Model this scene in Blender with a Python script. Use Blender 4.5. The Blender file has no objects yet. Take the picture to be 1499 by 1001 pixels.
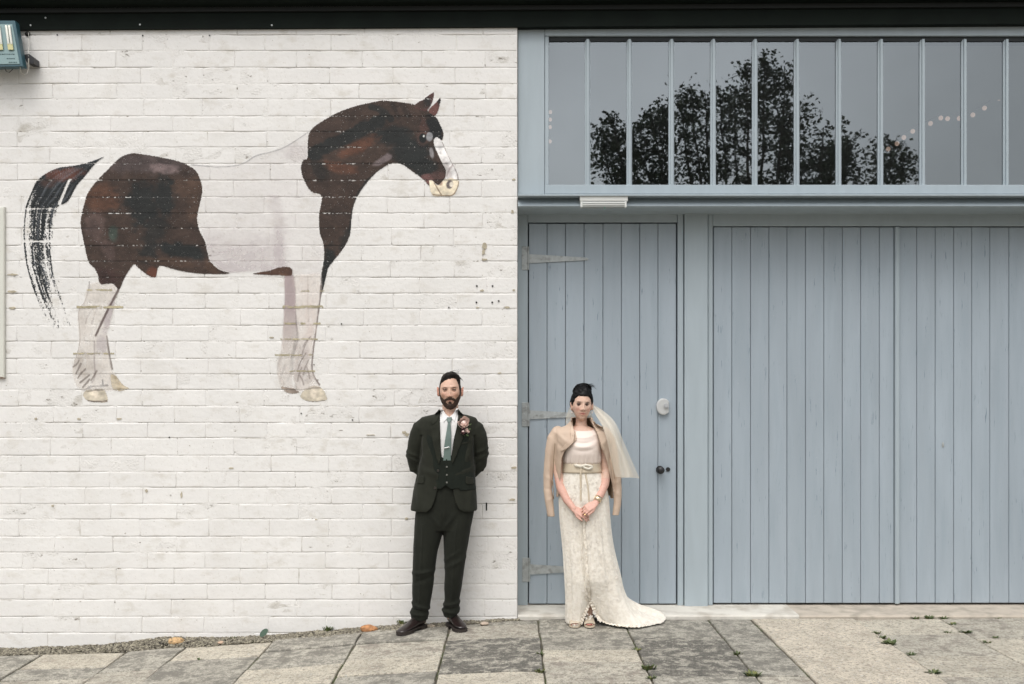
import bpy, bmesh, math, random
import numpy as np
from mathutils import Vector, Matrix
from mathutils.bvhtree import BVHTree
from mathutils.geometry import tessellate_polygon

random.seed(7)
scene = bpy.context.scene
COL = scene.collection
R = math.radians

# ------------------------------------------------------------------ camera
FOC = 1457.0      # focal length in photo pixels (35 mm on 36 mm)
CAMD = 7.285      # metres from the lens to the face of the brick wall (Y = 0)
CAMH = 1.725
CX, CY = 749.5, 560.0
cam_data = bpy.data.cameras.new('camera')
cam_data.lens = 35.0
cam_data.sensor_width = 36.0
cam_data.shift_y = (560.0 - 500.5) / 1499.0
cam_data.clip_end = 2000
cam = bpy.data.objects.new('camera', cam_data)
COL.objects.link(cam)
cam.location = (0, -CAMD, CAMH)
cam.rotation_euler = (R(90), 0, 0)
scene.camera = cam

# ------------------------------------------------------------------ sky and sun
SUN_EL, SUN_AZ = 60.0, 14.0     # soft high sun behind a cloud layer, behind the camera and a little left
world = bpy.data.worlds.new('World')
scene.world = world
world.use_nodes = True
wn, wl = world.node_tree.nodes, world.node_tree.links
wn.clear()
sky = wn.new('ShaderNodeTexSky')
sky.sky_type = 'NISHITA'
sky.sun_disc = False
sky.sun_elevation = R(SUN_EL)
sky.sun_rotation = R(180 + SUN_AZ)
sky.air_density = 1.0
sky.dust_density = 4.0
sky.ozone_density = 1.0
hs = wn.new('ShaderNodeHueSaturation'); hs.inputs['Saturation'].default_value = 0.22
wtc = wn.new('ShaderNodeTexCoord')
wno = wn.new('ShaderNodeTexNoise'); wno.inputs['Scale'].default_value = 3.2; wno.inputs['Detail'].default_value = 5
wmr = wn.new('ShaderNodeMapRange'); wmr.inputs[1].default_value = 0.3; wmr.inputs[2].default_value = 0.7
wmr.inputs[3].default_value = 0.72; wmr.inputs[4].default_value = 1.28
wmx = wn.new('ShaderNodeVectorMath'); wmx.operation = 'SCALE'
bg = wn.new('ShaderNodeBackground'); bg.inputs['Strength'].default_value = 0.15
wo = wn.new('ShaderNodeOutputWorld')
wl.new(sky.outputs[0], hs.inputs['Color'])
wl.new(wtc.outputs['Generated'], wno.inputs['Vector'])
wl.new(wno.outputs['Fac'], wmr.inputs[0])
wl.new(hs.outputs[0], wmx.inputs[0]); wl.new(wmr.outputs[0], wmx.inputs['Scale'])
wl.new(wmx.outputs[0], bg.inputs['Color']); wl.new(bg.outputs[0], wo.inputs['Surface'])

sd = bpy.data.lights.new('sun', 'SUN')
sd.energy = 0.62
sd.angle = R(38)
sd.color = (1.0, 0.965, 0.92)
sun = bpy.data.objects.new('sun', sd)
COL.objects.link(sun)
sun.rotation_euler = (R(90 - SUN_EL), 0, R(-SUN_AZ))
sun.location = (-3, -8, 9)

scene.view_settings.view_transform = 'Standard'
scene.view_settings.look = 'None'
scene.view_settings.exposure = 0.41
scene.view_settings.gamma = 1.0
scene.view_settings.use_curve_mapping = False
scene.cycles.use_denoising = True
scene.cycles.max_bounces = 8
scene.cycles.transparent_max_bounces = 24

# ------------------------------------------------------------------ helpers
def W(px, py, Y=0.0):
    """metres on the plane Y for a measurement taken off the photograph"""
    d = CAMD + Y
    return Vector(((px - CX) * d / FOC, Y, CAMH - (py - CY) * d / FOC))

def wx(px, Y=0.0): return (px - CX) * (CAMD + Y) / FOC
def wz(py, Y=0.0): return CAMH - (py - CY) * (CAMD + Y) / FOC

GX = [-30, -8, -3.75, -2.8, -2.5, -1.75, -1.25, -1.0, -.5, 0.0, 30]
GZ = [-.6, -.40, -.218, -.19, -.165, -.117, -.078, -.052, -.025, 0.0, 0.0]
def gz(x): return float(np.interp(x, GX, GZ))

def tag(o, label=None, cat=None, group=None, kind=None):
    if label: o['label'] = label
    if cat: o['category'] = cat
    if group: o['group'] = group
    if kind: o['kind'] = kind
    return o

def wloc(o):
    v = Vector((0, 0, 0))
    while o is not None:
        v += o.location
        o = o.parent
    return v

def empty(name, loc, label=None, cat=None, group=None, kind=None):
    o = bpy.data.objects.new(name, None)
    COL.objects.link(o)
    o.location = loc
    o.empty_display_size = 0.1
    return tag(o, label, cat, group, kind)

def link(name, me, m=None, parent=None, smooth=False, local=False):
    """link a mesh given in world coordinates as one object"""
    if m is not None:
        for mm in (m if isinstance(m, (list, tuple)) else [m]):
            me.materials.append(mm)
    o = bpy.data.objects.new(name, me)
    COL.objects.link(o)
    if parent is not None:
        o.parent = parent
        if not local:
            me.transform(Matrix.Translation(-wloc(parent)))
    if smooth:
        me.polygons.foreach_set('use_smooth', [True] * len(me.polygons))
    me.update()
    return o

def bmo(name, bm, m=None, parent=None, smooth=False):
    me = bpy.data.meshes.new(name)
    bm.to_mesh(me)
    bm.free()
    return link(name, me, m, parent, smooth)

def box(bm, x0, x1, y0, y1, z0, z1, bev=0.0, seg=1):
    r = bmesh.ops.create_cube(bm, size=1.0)
    vs = r['verts']
    for v in vs:
        v.co = Vector((x0 + (v.co.x + .5) * (x1 - x0), y0 + (v.co.y + .5) * (y1 - y0), z0 + (v.co.z + .5) * (z1 - z0)))
    if bev > 0:
        es = list({e for v in vs for e in v.link_edges})
        r2 = bmesh.ops.bevel(bm, geom=es, offset=bev, segments=seg, profile=0.5, affect='EDGES')
        return r2['verts']
    return vs

def boxo(name, m, parent, x0, x1, y0, y1, z0, z1, bev=0.002, seg=1):
    bm = bmesh.new()
    box(bm, x0, x1, y0, y1, z0, z1, bev, seg)
    return bmo(name, bm, m, parent)

def prism(bm, pts, y0, y1):
    """outline in (x, z), extruded from y0 to y1"""
    a = [bm.verts.new((p[0], y0, p[1])) for p in pts]
    b = [bm.verts.new((p[0], y1, p[1])) for p in pts]
    n = len(pts)
    bm.faces.new(a); bm.faces.new(b[::-1])
    for i in range(n):
        bm.faces.new((a[i], b[i], b[(i + 1) % n], a[(i + 1) % n]))
    bmesh.ops.recalc_face_normals(bm, faces=bm.faces)

def profile_x(bm, prof, x0, x1, slope=0.0):
    """profile in (y, z) swept along x"""
    a = [bm.verts.new((x0, p[0], p[1] + slope * x0)) for p in prof]
    b = [bm.verts.new((x1, p[0], p[1] + slope * x1)) for p in prof]
    n = len(prof)
    bm.faces.new(a); bm.faces.new(b[::-1])
    for i in range(n):
        bm.faces.new((a[i], b[i], b[(i + 1) % n], a[(i + 1) % n]))
    bmesh.ops.recalc_face_normals(bm, faces=bm.faces)

def cyl(bm, c, r, depth, axis='Y', n=20, r2=None):
    rr = bmesh.ops.create_cone(bm, cap_ends=True, segments=n, radius1=r, radius2=r if r2 is None else r2, depth=depth)
    rot = Matrix.Rotation(R(90), 4, 'X') if axis == 'Y' else (Matrix.Rotation(R(90), 4, 'Y') if axis == 'X' else Matrix())
    bmesh.ops.transform(bm, matrix=Matrix.Translation(c) @ rot, verts=rr['verts'])
    return rr['verts']

def ball(bm, c, rx, ry=None, rz=None, u=16, v=10):
    rr = bmesh.ops.create_uvsphere(bm, u_segments=u, v_segments=v, radius=1.0)
    bmesh.ops.transform(bm, matrix=Matrix.Translation(c) @ Matrix.Diagonal((rx, ry or rx, rz or rx, 1)), verts=rr['verts'])
    return rr['verts']

def limb(bm, pts, n=14, ends=True, squash=None):
    """tapered tube through pts = [(Vector, r) or (Vector, rx, ry)] with rounded ends"""
    P = [Vector(p[0]) for p in pts]
    Rr = [(p[1], p[2] if len(p) > 2 else p[1]) for p in pts]
    if ends:
        t0 = (P[0] - P[1]).normalized(); t1 = (P[-1] - P[-2]).normalized()
        a, b = Rr[0], Rr[-1]
        P = [P[0] + t0 * min(a) * .85, P[0] + t0 * min(a) * .5] + P + [P[-1] + t1 * min(b) * .5, P[-1] + t1 * min(b) * .85]
        Rr = [(a[0] * .35, a[1] * .35), (a[0] * .84, a[1] * .84)] + Rr + [(b[0] * .84, b[1] * .84), (b[0] * .35, b[1] * .35)]
    rings = []
    ref = Vector((1, 0, 0))
    for i, p in enumerate(P):
        t = (P[min(i + 1, len(P) - 1)] - P[max(i - 1, 0)]).normalized()
        u = ref - t * ref.dot(t)
        if u.length < 0.15:
            ref = Vector((0, 1, 0)); u = ref - t * ref.dot(t)
        u.normalize(); v = t.cross(u)
        ref = u
        rings.append([bm.verts.new(p + u * Rr[i][0] * math.cos(2 * math.pi * k / n) + v * Rr[i][1] * math.sin(2 * math.pi * k / n)) for k in range(n)])
    for i in range(len(rings) - 1):
        for k in range(n):
            bm.faces.new((rings[i][k], rings[i][(k + 1) % n], rings[i + 1][(k + 1) % n], rings[i + 1][k]))
    bm.faces.new(rings[0][::-1]); bm.faces.new(rings[-1])

def loft(bm, secs, n=36, cap=True):
    """horizontal rings: (cx, cy, z, rx, ry, power)"""
    rings = []
    for s in secs:
        cx, cy, z, rx, ry = s[:5]
        e = 2.0 / (s[5] if len(s) > 5 else 2.0)
        ring = []
        for k in range(n):
            a = 2 * math.pi * k / n
            c, d = math.cos(a), math.sin(a)
            ring.append(bm.verts.new((cx + rx * math.copysign(abs(c) ** e, c), cy + ry * math.copysign(abs(d) ** e, d), z)))
        rings.append(ring)
    for i in range(len(rings) - 1):
        for k in range(n):
            bm.faces.new((rings[i][k], rings[i][(k + 1) % n], rings[i + 1][(k + 1) % n], rings[i + 1][k]))
    if cap:
        bm.faces.new(rings[0][::-1]); bm.faces.new(rings[-1])
    return rings

def interp_secs(secs, step=0.02):
    """denser ring list, smooth in z"""
    out = []
    arr = np.array([list(s) + [2.0] * (6 - len(s)) for s in secs], float)
    zs = arr[:, 2]
    order = np.argsort(zs); arr = arr[order]; zs = arr[:, 2]
    n = max(2, int((zs[-1] - zs[0]) / step) + 1)
    for z in np.linspace(zs[0], zs[-1], n):
        out.append((np.interp(z, zs, arr[:, 0]), np.interp(z, zs, arr[:, 1]), z, np.interp(z, zs, arr[:, 3]), np.interp(z, zs, arr[:, 4]), np.interp(z, zs, arr[:, 5])))
    return out

def remesh(bm, voxel, smooth=4):
    """one continuous skin round overlapping closed pieces"""
    bmesh.ops.recalc_face_normals(bm, faces=bm.faces)
    me = bpy.data.meshes.new('tmp')
    bm.to_mesh(me); bm.free()
    o = bpy.data.objects.new('tmp', me)
    COL.objects.link(o)
    md = o.modifiers.new('r', 'REMESH'); md.mode = 'VOXEL'; md.voxel_size = voxel; md.adaptivity = 0
    if smooth:
        sm = o.modifiers.new('s', 'SMOOTH'); sm.iterations = smooth; sm.factor = 0.5
    dg = bpy.context.evaluated_depsgraph_get()
    out = bpy.data.meshes.new_from_object(o.evaluated_get(dg))
    bpy.data.objects.remove(o); bpy.data.meshes.remove(me)
    return out

def coords(me):
    a = np.empty(len(me.vertices) * 3); me.vertices.foreach_get('co', a)
    return a.reshape(-1, 3)
def normals(me):
    a = np.empty(len(me.vertices) * 3); me.vertices.foreach_get('normal', a)
    return a.reshape(-1, 3)
def setco(me, a):
    me.vertices.foreach_set('co', a.ravel()); me.update()

# value noise in numpy ----------------------------------------------------
def _h(i, j, k, s):
    x = (i * 374761393 + j * 668265263 + k * 2147483647 + s * 144665) & 0xffffffff
    x = ((x ^ (x >> 13)) * 1274126177) & 0xffffffff
    x = ((x ^ (x >> 16)) * 2246822519) & 0xffffffff
    return ((x ^ (x >> 15)) & 0xffffff) / float(0xffffff)
def vnoise(x, y, z=0.0, s=1):
    x = np.asarray(x, float); y = np.asarray(y, float); z = np.zeros_like(x) + z
    xi, yi, zi = [np.floor(q).astype(np.int64) for q in (x, y, z)]
    fx, fy, fz = [(q - np.floor(q)) for q in (x, y, z)]
    fx, fy, fz = [q * q * (3 - 2 * q) for q in (fx, fy, fz)]
    r = 0
    for a in (0, 1):
        for b in (0, 1):
            for c in (0, 1):
                w = (fx if a else 1 - fx) * (fy if b else 1 - fy) * (fz if c else 1 - fz)
                r = r + w * _h(xi + a, yi + b, zi + c, s)
    return r
def fbm(x, y, z=0.0, s=1, o=3):
    r, a, f, t = 0, 1.0, 1.0, 0
    for k in range(o):
        r = r + a * vnoise(np.asarray(x) * f, np.asarray(y) * f, np.asarray(z) * f, s + k * 17); t += a
        a *= .5; f *= 2.03
    return r / t

def spline(pts, closed=True, k=6):
    P = [np.array(p, float) for p in pts]
    n = len(P); out = []
    rng = range(n) if closed else range(n - 1)
    for i in rng:
        if closed:
            a, b, c, d = P[(i - 1) % n], P[i], P[(i + 1) % n], P[(i + 2) % n]
        else:
            a, b, c, d = P[max(i - 1, 0)], P[i], P[i + 1], P[min(i + 2, n - 1)]
        for j in range(k):
            t = j / k
            out.append(.5 * ((2 * b) + (c - a) * t + (2 * a - 5 * b + 4 * c - d) * t * t + (3 * b - a - 3 * c + d) * t ** 3))
    if not closed: out.append(P[-1])
    return np.array(out)

def sdf(poly, X, Y):
    """signed distance to a polygon, positive inside"""
    poly = np.asarray(poly, float)
    d = np.full(X.shape, 1e9); inside = np.zeros(X.shape, bool)
    n = len(poly)
    for i in range(n):
        a, b = poly[i], poly[(i + 1) % n]
        e = b - a; L = e @ e + 1e-12
        t = np.clip(((X - a[0]) * e[0] + (Y - a[1]) * e[1]) / L, 0, 1)
        d = np.minimum(d, (X - a[0] - t * e[0]) ** 2 + (Y - a[1] - t * e[1]) ** 2)
        c = ((a[1] > Y) != (b[1] > Y))
        with np.errstate(divide='ignore', invalid='ignore'):
            xx = (b[0] - a[0]) * (Y - a[1]) / (b[1] - a[1] + 1e-12) + a[0]
        inside ^= c & (X < xx)
    d = np.sqrt(d)
    return np.where(inside, d, -d)

# ------------------------------------------------------------------ materials
def mat(name, col, rough=0.6, metal=0.0, var=0.0, vscale=3.0, col2=None, c2scale=2.0, c2thr=(0.5, 0.6), c2amt=1.0,
        bump=0.0, bscale=60.0, bdet=4.0, stretch=None, spec=0.5, sss=0.0, objrand=0.0, coat=0.0, sheen=0.0, c2det=6.0, bdist=0.002, c2rough=.5):
    m = bpy.data.materials.new(name)
    m.use_nodes = True
    N, L = m.node_tree.nodes, m.node_tree.links
    b = N['Principled BSDF']
    b.inputs['Roughness'].default_value = rough
    b.inputs['Metallic'].default_value = metal
    b.inputs['Specular IOR Level'].default_value = spec
    b.inputs['Coat Weight'].default_value = coat
    b.inputs['Sheen Weight'].default_value = sheen
    if sss > 0:
        b.inputs['Subsurface Weight'].default_value = sss
        b.inputs['Subsurface Radius'].default_value = (0.012, 0.005, 0.003)
        b.inputs['Subsurface Scale'].default_value = 1.0
    g = N.new('ShaderNodeNewGeometry')
    vec = g.outputs['Position']
    if stretch:
        mp = N.new('ShaderNodeVectorMath'); mp.operation = 'MULTIPLY'; mp.inputs[1].default_value = stretch
        L.new(vec, mp.inputs[0]); vec = mp.outputs[0]
    def noise(sc, det, vv=vec, rg=.5):
        n = N.new('ShaderNodeTexNoise'); n.inputs['Scale'].default_value = sc; n.inputs['Detail'].default_value = det; n.inputs['Roughness'].default_value = rg
        L.new(vv, n.inputs['Vector']); return n.outputs['Fac']
    def mix(fac, a, c, blend='MIX'):
        x = N.new('ShaderNodeMix'); x.data_type = 'RGBA'; x.blend_type = blend
        if isinstance(fac, float): x.inputs[0].default_value = fac
        else: L.new(fac, x.inputs[0])
        for sock, v in ((x.inputs[6], a), (x.inputs[7], c)):
            if isinstance(v, tuple): sock.default_value = v + (1,) if len(v) == 3 else v
            else: L.new(v, sock)
        return x.outputs[2]
    def rng(f, a0, a1, b0, b1):
        r = N.new('ShaderNodeMapRange'); L.new(f, r.inputs[0])
        for i, v in enumerate((a0, a1, b0, b1)): r.inputs[i + 1].default_value = v
        return r.outputs[0]
    c = tuple(col)
    out = c
    if var > 0:
        f = rng(noise(vscale, 5), .3, .7, 1 - var, 1 + var)
        vm = N.new('ShaderNodeVectorMath'); vm.operation = 'SCALE'; vm.inputs[0].default_value = c; L.new(f, vm.inputs['Scale'])
        out = vm.outputs[0]
    if col2 is not None:
        f = rng(noise(c2scale, c2det, vec, c2rough), c2thr[0], c2thr[1], 0, c2amt)
        out = mix(f, out, tuple(col2))
    if objrand > 0:
        oi = N.new('ShaderNodeObjectInfo')
        f = rng(oi.outputs['Random'], 0, 1, 1 - objrand, 1 + objrand)
        vm = N.new('ShaderNodeVectorMath'); vm.operation = 'SCALE'
        if isinstance(out, tuple): vm.inputs[0].default_value = out
        else: L.new(out, vm.inputs[0])
        L.new(f, vm.inputs['Scale']); out = vm.outputs[0]
    if isinstance(out, tuple): b.inputs['Base Color'].default_value = out + (1,)
    else: L.new(out, b.inputs['Base Color'])
    if bump > 0:
        bn = N.new('ShaderNodeBump'); bn.inputs['Strength'].default_value = bump; bn.inputs['Distance'].default_value = bdist
        L.new(noise(bscale, bdet), bn.inputs['Height'])
        L.new(bn.outputs[0], b.inputs['Normal'])
    m['_'] = 0
    return m

# ------------------------------------------------------------------ setting materials
WALLC = (.80, .783, .752)
M_brick = mat('white_masonry_paint', WALLC, .72, var=.035, vscale=2.2, col2=(.66, .63, .575), c2scale=4.0, c2thr=(.55, .8), c2amt=.45, bump=.75, bscale=26, bdet=6, objrand=.018, spec=.3, bdist=.004)
def add_specks(m, scale, thr, colr, stretch=(1, 1, 1)):
    """small chips and pits scattered through a material"""
    N, L = m.node_tree.nodes, m.node_tree.links
    b = N['Principled BSDF']
    g = N.new('ShaderNodeNewGeometry')
    mp = N.new('ShaderNodeVectorMath'); mp.operation = 'MULTIPLY'; mp.inputs[1].default_value = stretch
    L.new(g.outputs['Position'], mp.inputs[0])
    n = N.new('ShaderNodeTexNoise'); n.inputs['Scale'].default_value = scale; n.inputs['Detail'].default_value = 4; n.inputs['Roughness'].default_value = .65
    of = N.new('ShaderNodeVectorMath'); of.operation = 'ADD'; of.inputs[1].default_value = (scale * .37, scale * .11, scale * .53)
    L.new(mp.outputs[0], of.inputs[0]); L.new(of.outputs[0], n.inputs['Vector'])
    r = N.new('ShaderNodeMapRange')
    for i, v in enumerate((thr[0], thr[1], 0, 1)): r.inputs[i + 1].default_value = v
    L.new(n.outputs['Fac'], r.inputs[0])
    x = N.new('ShaderNodeMix'); x.data_type = 'RGBA'
    src = b.inputs['Base Color']
    if src.links: L.new(src.links[0].from_socket, x.inputs[6])
    else: x.inputs[6].default_value = src.default_value
    x.inputs[7].default_value = colr + (1,)
    L.new(r.outputs[0], x.inputs[0]); L.new(x.outputs[2], src)
add_specks(M_brick, 30, (.69, .73), (.34, .30, .24), (1, 1, 1.2))
add_specks(M_brick, 7, (.56, .85), (.62, .585, .52), (1, 1, 1.6))
add_specks(M_brick, 55, (.60, .80), (.60, .57, .51), (1, 1, 1))
M_mortar = mat('painted_mortar', (.775, .755, .72), .85, var=.04, vscale=6, col2=(.42, .385, .32), c2scale=5.5, c2thr=(.57, .70), c2amt=.6, bump=.8, bscale=70, bdist=.006)
add_specks(M_mortar, 16, (.60, .70), (.17, .145, .11), (1, 1, 2))
M_chip = mat('bare_mortar', (.46, .41, .31), .95, var=.2, vscale=30, bump=1, bscale=80)
M_hole = mat('drill_hole', (.015, .014, .012), .9)
M_blue = mat('blue_grey_paint', (.345, .40, .445), .5, var=.06, vscale=1.1, col2=(.29, .35, .395), c2scale=1.6, c2thr=(.48, .75), c2amt=.5, bump=.12, bscale=9, bdet=8, stretch=(9, 9, 1), objrand=.03, bdist=.003)
add_specks(M_blue, 18, (.65, .72), (.17, .22, .26), (3.5, 1, .3))
add_specks(M_blue, 45, (.64, .70), (.25, .31, .35), (6, 1, .15))
add_specks(M_blue, 60, (.70, .72), (.42, .46, .48), (1, 1, .6))
M_frame = mat('blue_grey_frame_paint', (.375, .435, .468), .5, var=.04, vscale=2.5, bump=.15, bscale=8, bdet=8, stretch=(6, 6, 1), objrand=.02, bdist=.003)
M_dark = mat('dark_gap', (.02, .022, .024), .9)
M_eave = mat('dark_green_gutter_paint', (.0035, .0065, .0045), .75, spec=.15, var=.3, vscale=5, bump=.3, bscale=20)
M_zinc = mat('galvanised_steel', (.44, .465, .46), .55, metal=.45, var=.10, vscale=30, col2=(.32, .33, .32), c2scale=25, c2thr=(.5, .66), bump=.2, bscale=90)
M_black = mat('black_plastic', (.015, .015, .016), .4)
M_sill = mat('painted_concrete_sill', (.66, .63, .565), .85, var=.08, vscale=5, col2=(.43, .39, .33), c2scale=6, c2thr=(.48, .68), c2amt=.8, bump=.7, bscale=45, bdist=.004)
M_sill2 = mat('bare_concrete_sill', (.50, .44, .365), .9, var=.1, vscale=7, col2=(.33, .295, .24), c2scale=9, c2thr=(.46, .66), c2amt=.8, bump=.8, bscale=45, bdist=.004)

# ------------------------------------------------------------------ ground
def ground_sheet():
    bm = bmesh.new()
    xs = sorted(set([-900, -200, -60, -30, -15] + GX[1:-1] + [4, 8, 30, 60, 200, 900] + [x * .5 for x in range(-12, 0)]))
    ys = [-1200, -300, -80, -30, -15, -9, -6, -4, -3, -2, -1, -.5, 0, .4, 8]
    V = [[bm.verts.new((x, y, gz(x) - .085)) for x in xs] for y in ys]
    for j in range(len(ys) - 1):
        for i in range(len(xs) - 1):
            bm.faces.new((V[j][i], V[j][i + 1], V[j + 1][i + 1], V[j + 1][i]))
    m = mat('packed_earth', (.20, .18, .145), .95, var=.2, vscale=4, bump=1, bscale=60)
    return tag(bmo('ground', bm, m), kind='structure')
ground_sheet()
# bedding sand/soil showing in the joints, just under the slab tops
def bed():
    bm = bmesh.new()
    xs = np.arange(-6.0, 6.01, .05); ys = np.arange(-3.2, .001, .05)
    V = [[bm.verts.new((x, y, gz(x) - .016 + .008 * vnoise(x * 30, y * 30))) for x in xs] for y in ys]
    for j in range(len(ys) - 1):
        for i in range(len(xs) - 1):
            bm.faces.new((V[j][i], V[j][i + 1], V[j + 1][i + 1], V[j + 1][i]))
    m = mat('joint_soil', (.10, .088, .065), .95, var=.3, vscale=15, col2=(.07, .085, .03), c2scale=5, c2thr=(.5, .6), bump=1, bscale=90)
    return m, tag(bmo('joint_soil', bm, m), kind='stuff')
bed()

pave = empty('pavement', (0, 0, 0), kind='structure')
def slabmat(name, base, dark, amt, thr=(.42, .62), sc=7):
    m = mat(name, base, .9, var=.16, vscale=5, col2=dark, c2scale=sc, c2thr=thr, c2amt=amt, bump=.9, bscale=38, bdet=8, objrand=.07, c2det=12, bdist=.004, c2rough=.72)
    add_specks(m, 34, (.50, .66), tuple(v * .50 for v in base))
    add_specks(m, 95, (.52, .64), tuple(v * .42 for v in base))
    add_specks(m, 60, (.60, .70), tuple(min(.62, v * 1.5) for v in base))
    return m
SLAB = [slabmat('stone_grey_lichen', (.41, .385, .325), (.17, .16, .135), .9, (.47, .56), 9),
        slabmat('stone_buff', (.52, .475, .385), (.28, .23, .185), .6, (.52, .64), 8),
        slabmat('stone_dark_mottled', (.40, .375, .315), (.095, .09, .078), .95, (.44, .51), 11),
        slabmat('stone_pale_grey', (.47, .435, .36), (.21, .175, .145), .8, (.50, .60), 9)]
M_conc = slabmat('poured_concrete', (.60, .535, .43), (.38, .30, .24), .5, (.53, .64), 9)

def slab(x0, x1, ya, yb, m, name='paving_stone'):
    """one stone, its top following the fall of the ground"""
    g = .0062
    bm = bmesh.new()
    nx, ny = max(2, int((x1 - x0) / .07)), max(1, int((ya - yb) / .08))
    jx = [random.uniform(-.006, .006) for _ in range(4)]; sd_ = random.random() * 50
    dz = random.uniform(-.005, .005); tx = random.uniform(-.006, .006); ty = random.uniform(-.005, .005)
    def P(u, v, inset, z):
        X = x0 + g + inset + u * (x1 - x0 - 2 * g - 2 * inset) + jx[0] * (1 - v) * (1 - u) + jx[1] * u * v
        Y = yb + g + inset + v * (ya - yb - 2 * g - 2 * inset) + jx[2] * (1 - u) + jx[3] * u
        X += .0035 * (vnoise(Y * 18 + sd_, X * 3) - .5) * 2; Y += .004 * (vnoise(X * 14 + sd_, Y * 3) - .5) * 2
        return (X, Y, gz(X) + z + dz + tx * (u - .5) + ty * (v - .5))
    top = [[bm.verts.new(P(i / nx, j / ny, .004, 0.0)) for i in range(nx + 1)] for j in range(ny + 1)]
    for j in range(ny):
        for i in range(nx):
            bm.faces.new((top[j][i], top[j][i + 1], top[j + 1][i + 1], top[j + 1][i]))
    loop = [(i, 0) for i in range(nx)] + [(nx, j) for j in range(ny)] + [(i, ny) for i in range(nx, 0, -1)] + [(0, j) for j in range(ny, 0, -1)]
    r1 = [bm.verts.new(P(i / nx + 0, j / ny, 0.0, -.005 - random.uniform(0, .002))) for i, j in loop]
    r2 = [bm.verts.new(P(i / nx, j / ny, 0.0, -.06)) for i, j in loop]
    n = len(loop)
    for k in range(n):
        a, b = loop[k], loop[(k + 1) % n]
        bm.faces.new((top[a[1]][a[0]], r1[k], r1[(k + 1) % n], top[b[1]][b[0]]))
        bm.faces.new((r1[k], r2[k], r2[(k + 1) % n], r1[(k + 1) % n]))
    bmesh.ops.recalc_face_normals(bm, faces=bm.faces)
    return bmo(name, bm, m, pave)

# joints measured along each column of stones: (x0, x1, near-wall edge, [cross joints], stone kinds)
COLS = [
    (-4.60, -3.93, -.20, [-.62, -1.2], [1, 0, 1]), (-3.93, -3.33, -.22, [-.78, -1.25], [0, 1, 0]),
    (-3.33, -2.73, -.22, [-.58, -.83, -1.4], [1, 0, 3, 1]), (-2.73, -2.32, -.21, [-.74, -1.3], [0, 3, 1]),
    (-2.32, -1.70, -.20, [-.57, -1.22], [1, 0, 0]), (-1.70, -1.07, -.17, [-.49, -.94, -1.5], [0, 0, 1, 0]),
    (-1.07, -.445, -.14, [-.50, -.92, -1.25], [0, 3, 1, 0]), (-.445, .19, -.055, [-.18, -.56, -1.33], [0, 3, 2, 1]),
    (.19, .81, -.012, [-.10, -.40, -.85, -1.12, -1.57], [0, 0, 0, 1, 3, 2]), (.81, 1.43, -.012, [-.545, -1.44], [0, 2, 0]),
    (1.43, 1.745, -.012, [-1.43], [0, 3]), (1.745, 2.495, -.012, [], [9]),
    (2.495, 3.12, -.012, [-.455, -1.0, -1.44], [1, 3, 1, 3]), (3.12, 3.75, -.012, [-.58, -1.44], [3, 1, 3]),
    (3.75, 4.40, -.012, [-.50, -1.1], [1, 1, 3])]
for x0, x1, y0, js, kinds in COLS:
    ys = [y0] + js
    y = ys[-1]
    while y > -2.9:
        y -= random.uniform(.45, .75) if kinds[0] != 9 else 3.0
        ys.append(y)
    for i in range(len(ys) - 1):
        k = kinds[i] if i < len(kinds) else random.randrange(4)
        if k == 9: slab(x0, x1, ys[i], ys[i + 1], M_conc, 'concrete_strip')
        else: slab(x0, x1, ys[i], ys[i + 1], SLAB[k])

# gravel run along the foot of the brick wall
def rnd_stone(bm, c, r, cols=None):
    t = bmesh.ops.create_icosphere(bm, subdivisions=1, radius=1.0)
    sc = Matrix.Diagonal((r * random.uniform(.8, 1.4), r * random.uniform(.7, 1.2), r * random.uniform(.45, .8), 1))
    rt = Matrix.Rotation(random.uniform(0, 6.3), 4, 'Z') @ Matrix.Rotation(random.uniform(-.5, .5), 4, 'X')
    for v in t['verts']: v.co *= random.uniform(.8, 1.15)
    bmesh.ops.transform(bm, matrix=Matrix.Translation(c) @ rt @ sc, verts=t['verts'])

def scatter_mesh(name, m, items, proto_fn, kinds=5, parent=None, kind='stuff'):
    """many small copies joined into one mesh: items = [(matrix, k)]"""
    protos = []
    for k in range(kinds):
        bm = bmesh.new(); proto_fn(bm, k); bm.verts.ensure_lookup_table()
        protos.append((np.array([v.co[:] for v in bm.verts]), [tuple(v.index for v in f.verts) for f in bm.faces]))
        bm.free()
    V, F, off = [], [], 0
    for mt, k in items:
        pv, pf = protos[k % kinds]
        A = np.array(mt)
        V.append(pv @ A[:3, :3].T + A[:3, 3])
        F.extend([tuple(i + off for i in f) for f in pf]); off += len(pv)
    me = bpy.data.meshes.new(name)
    me.from_pydata(np.concatenate(V).tolist(), [], F)
    o = link(name, me, m, parent)
    return tag(o, kind=kind)

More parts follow.
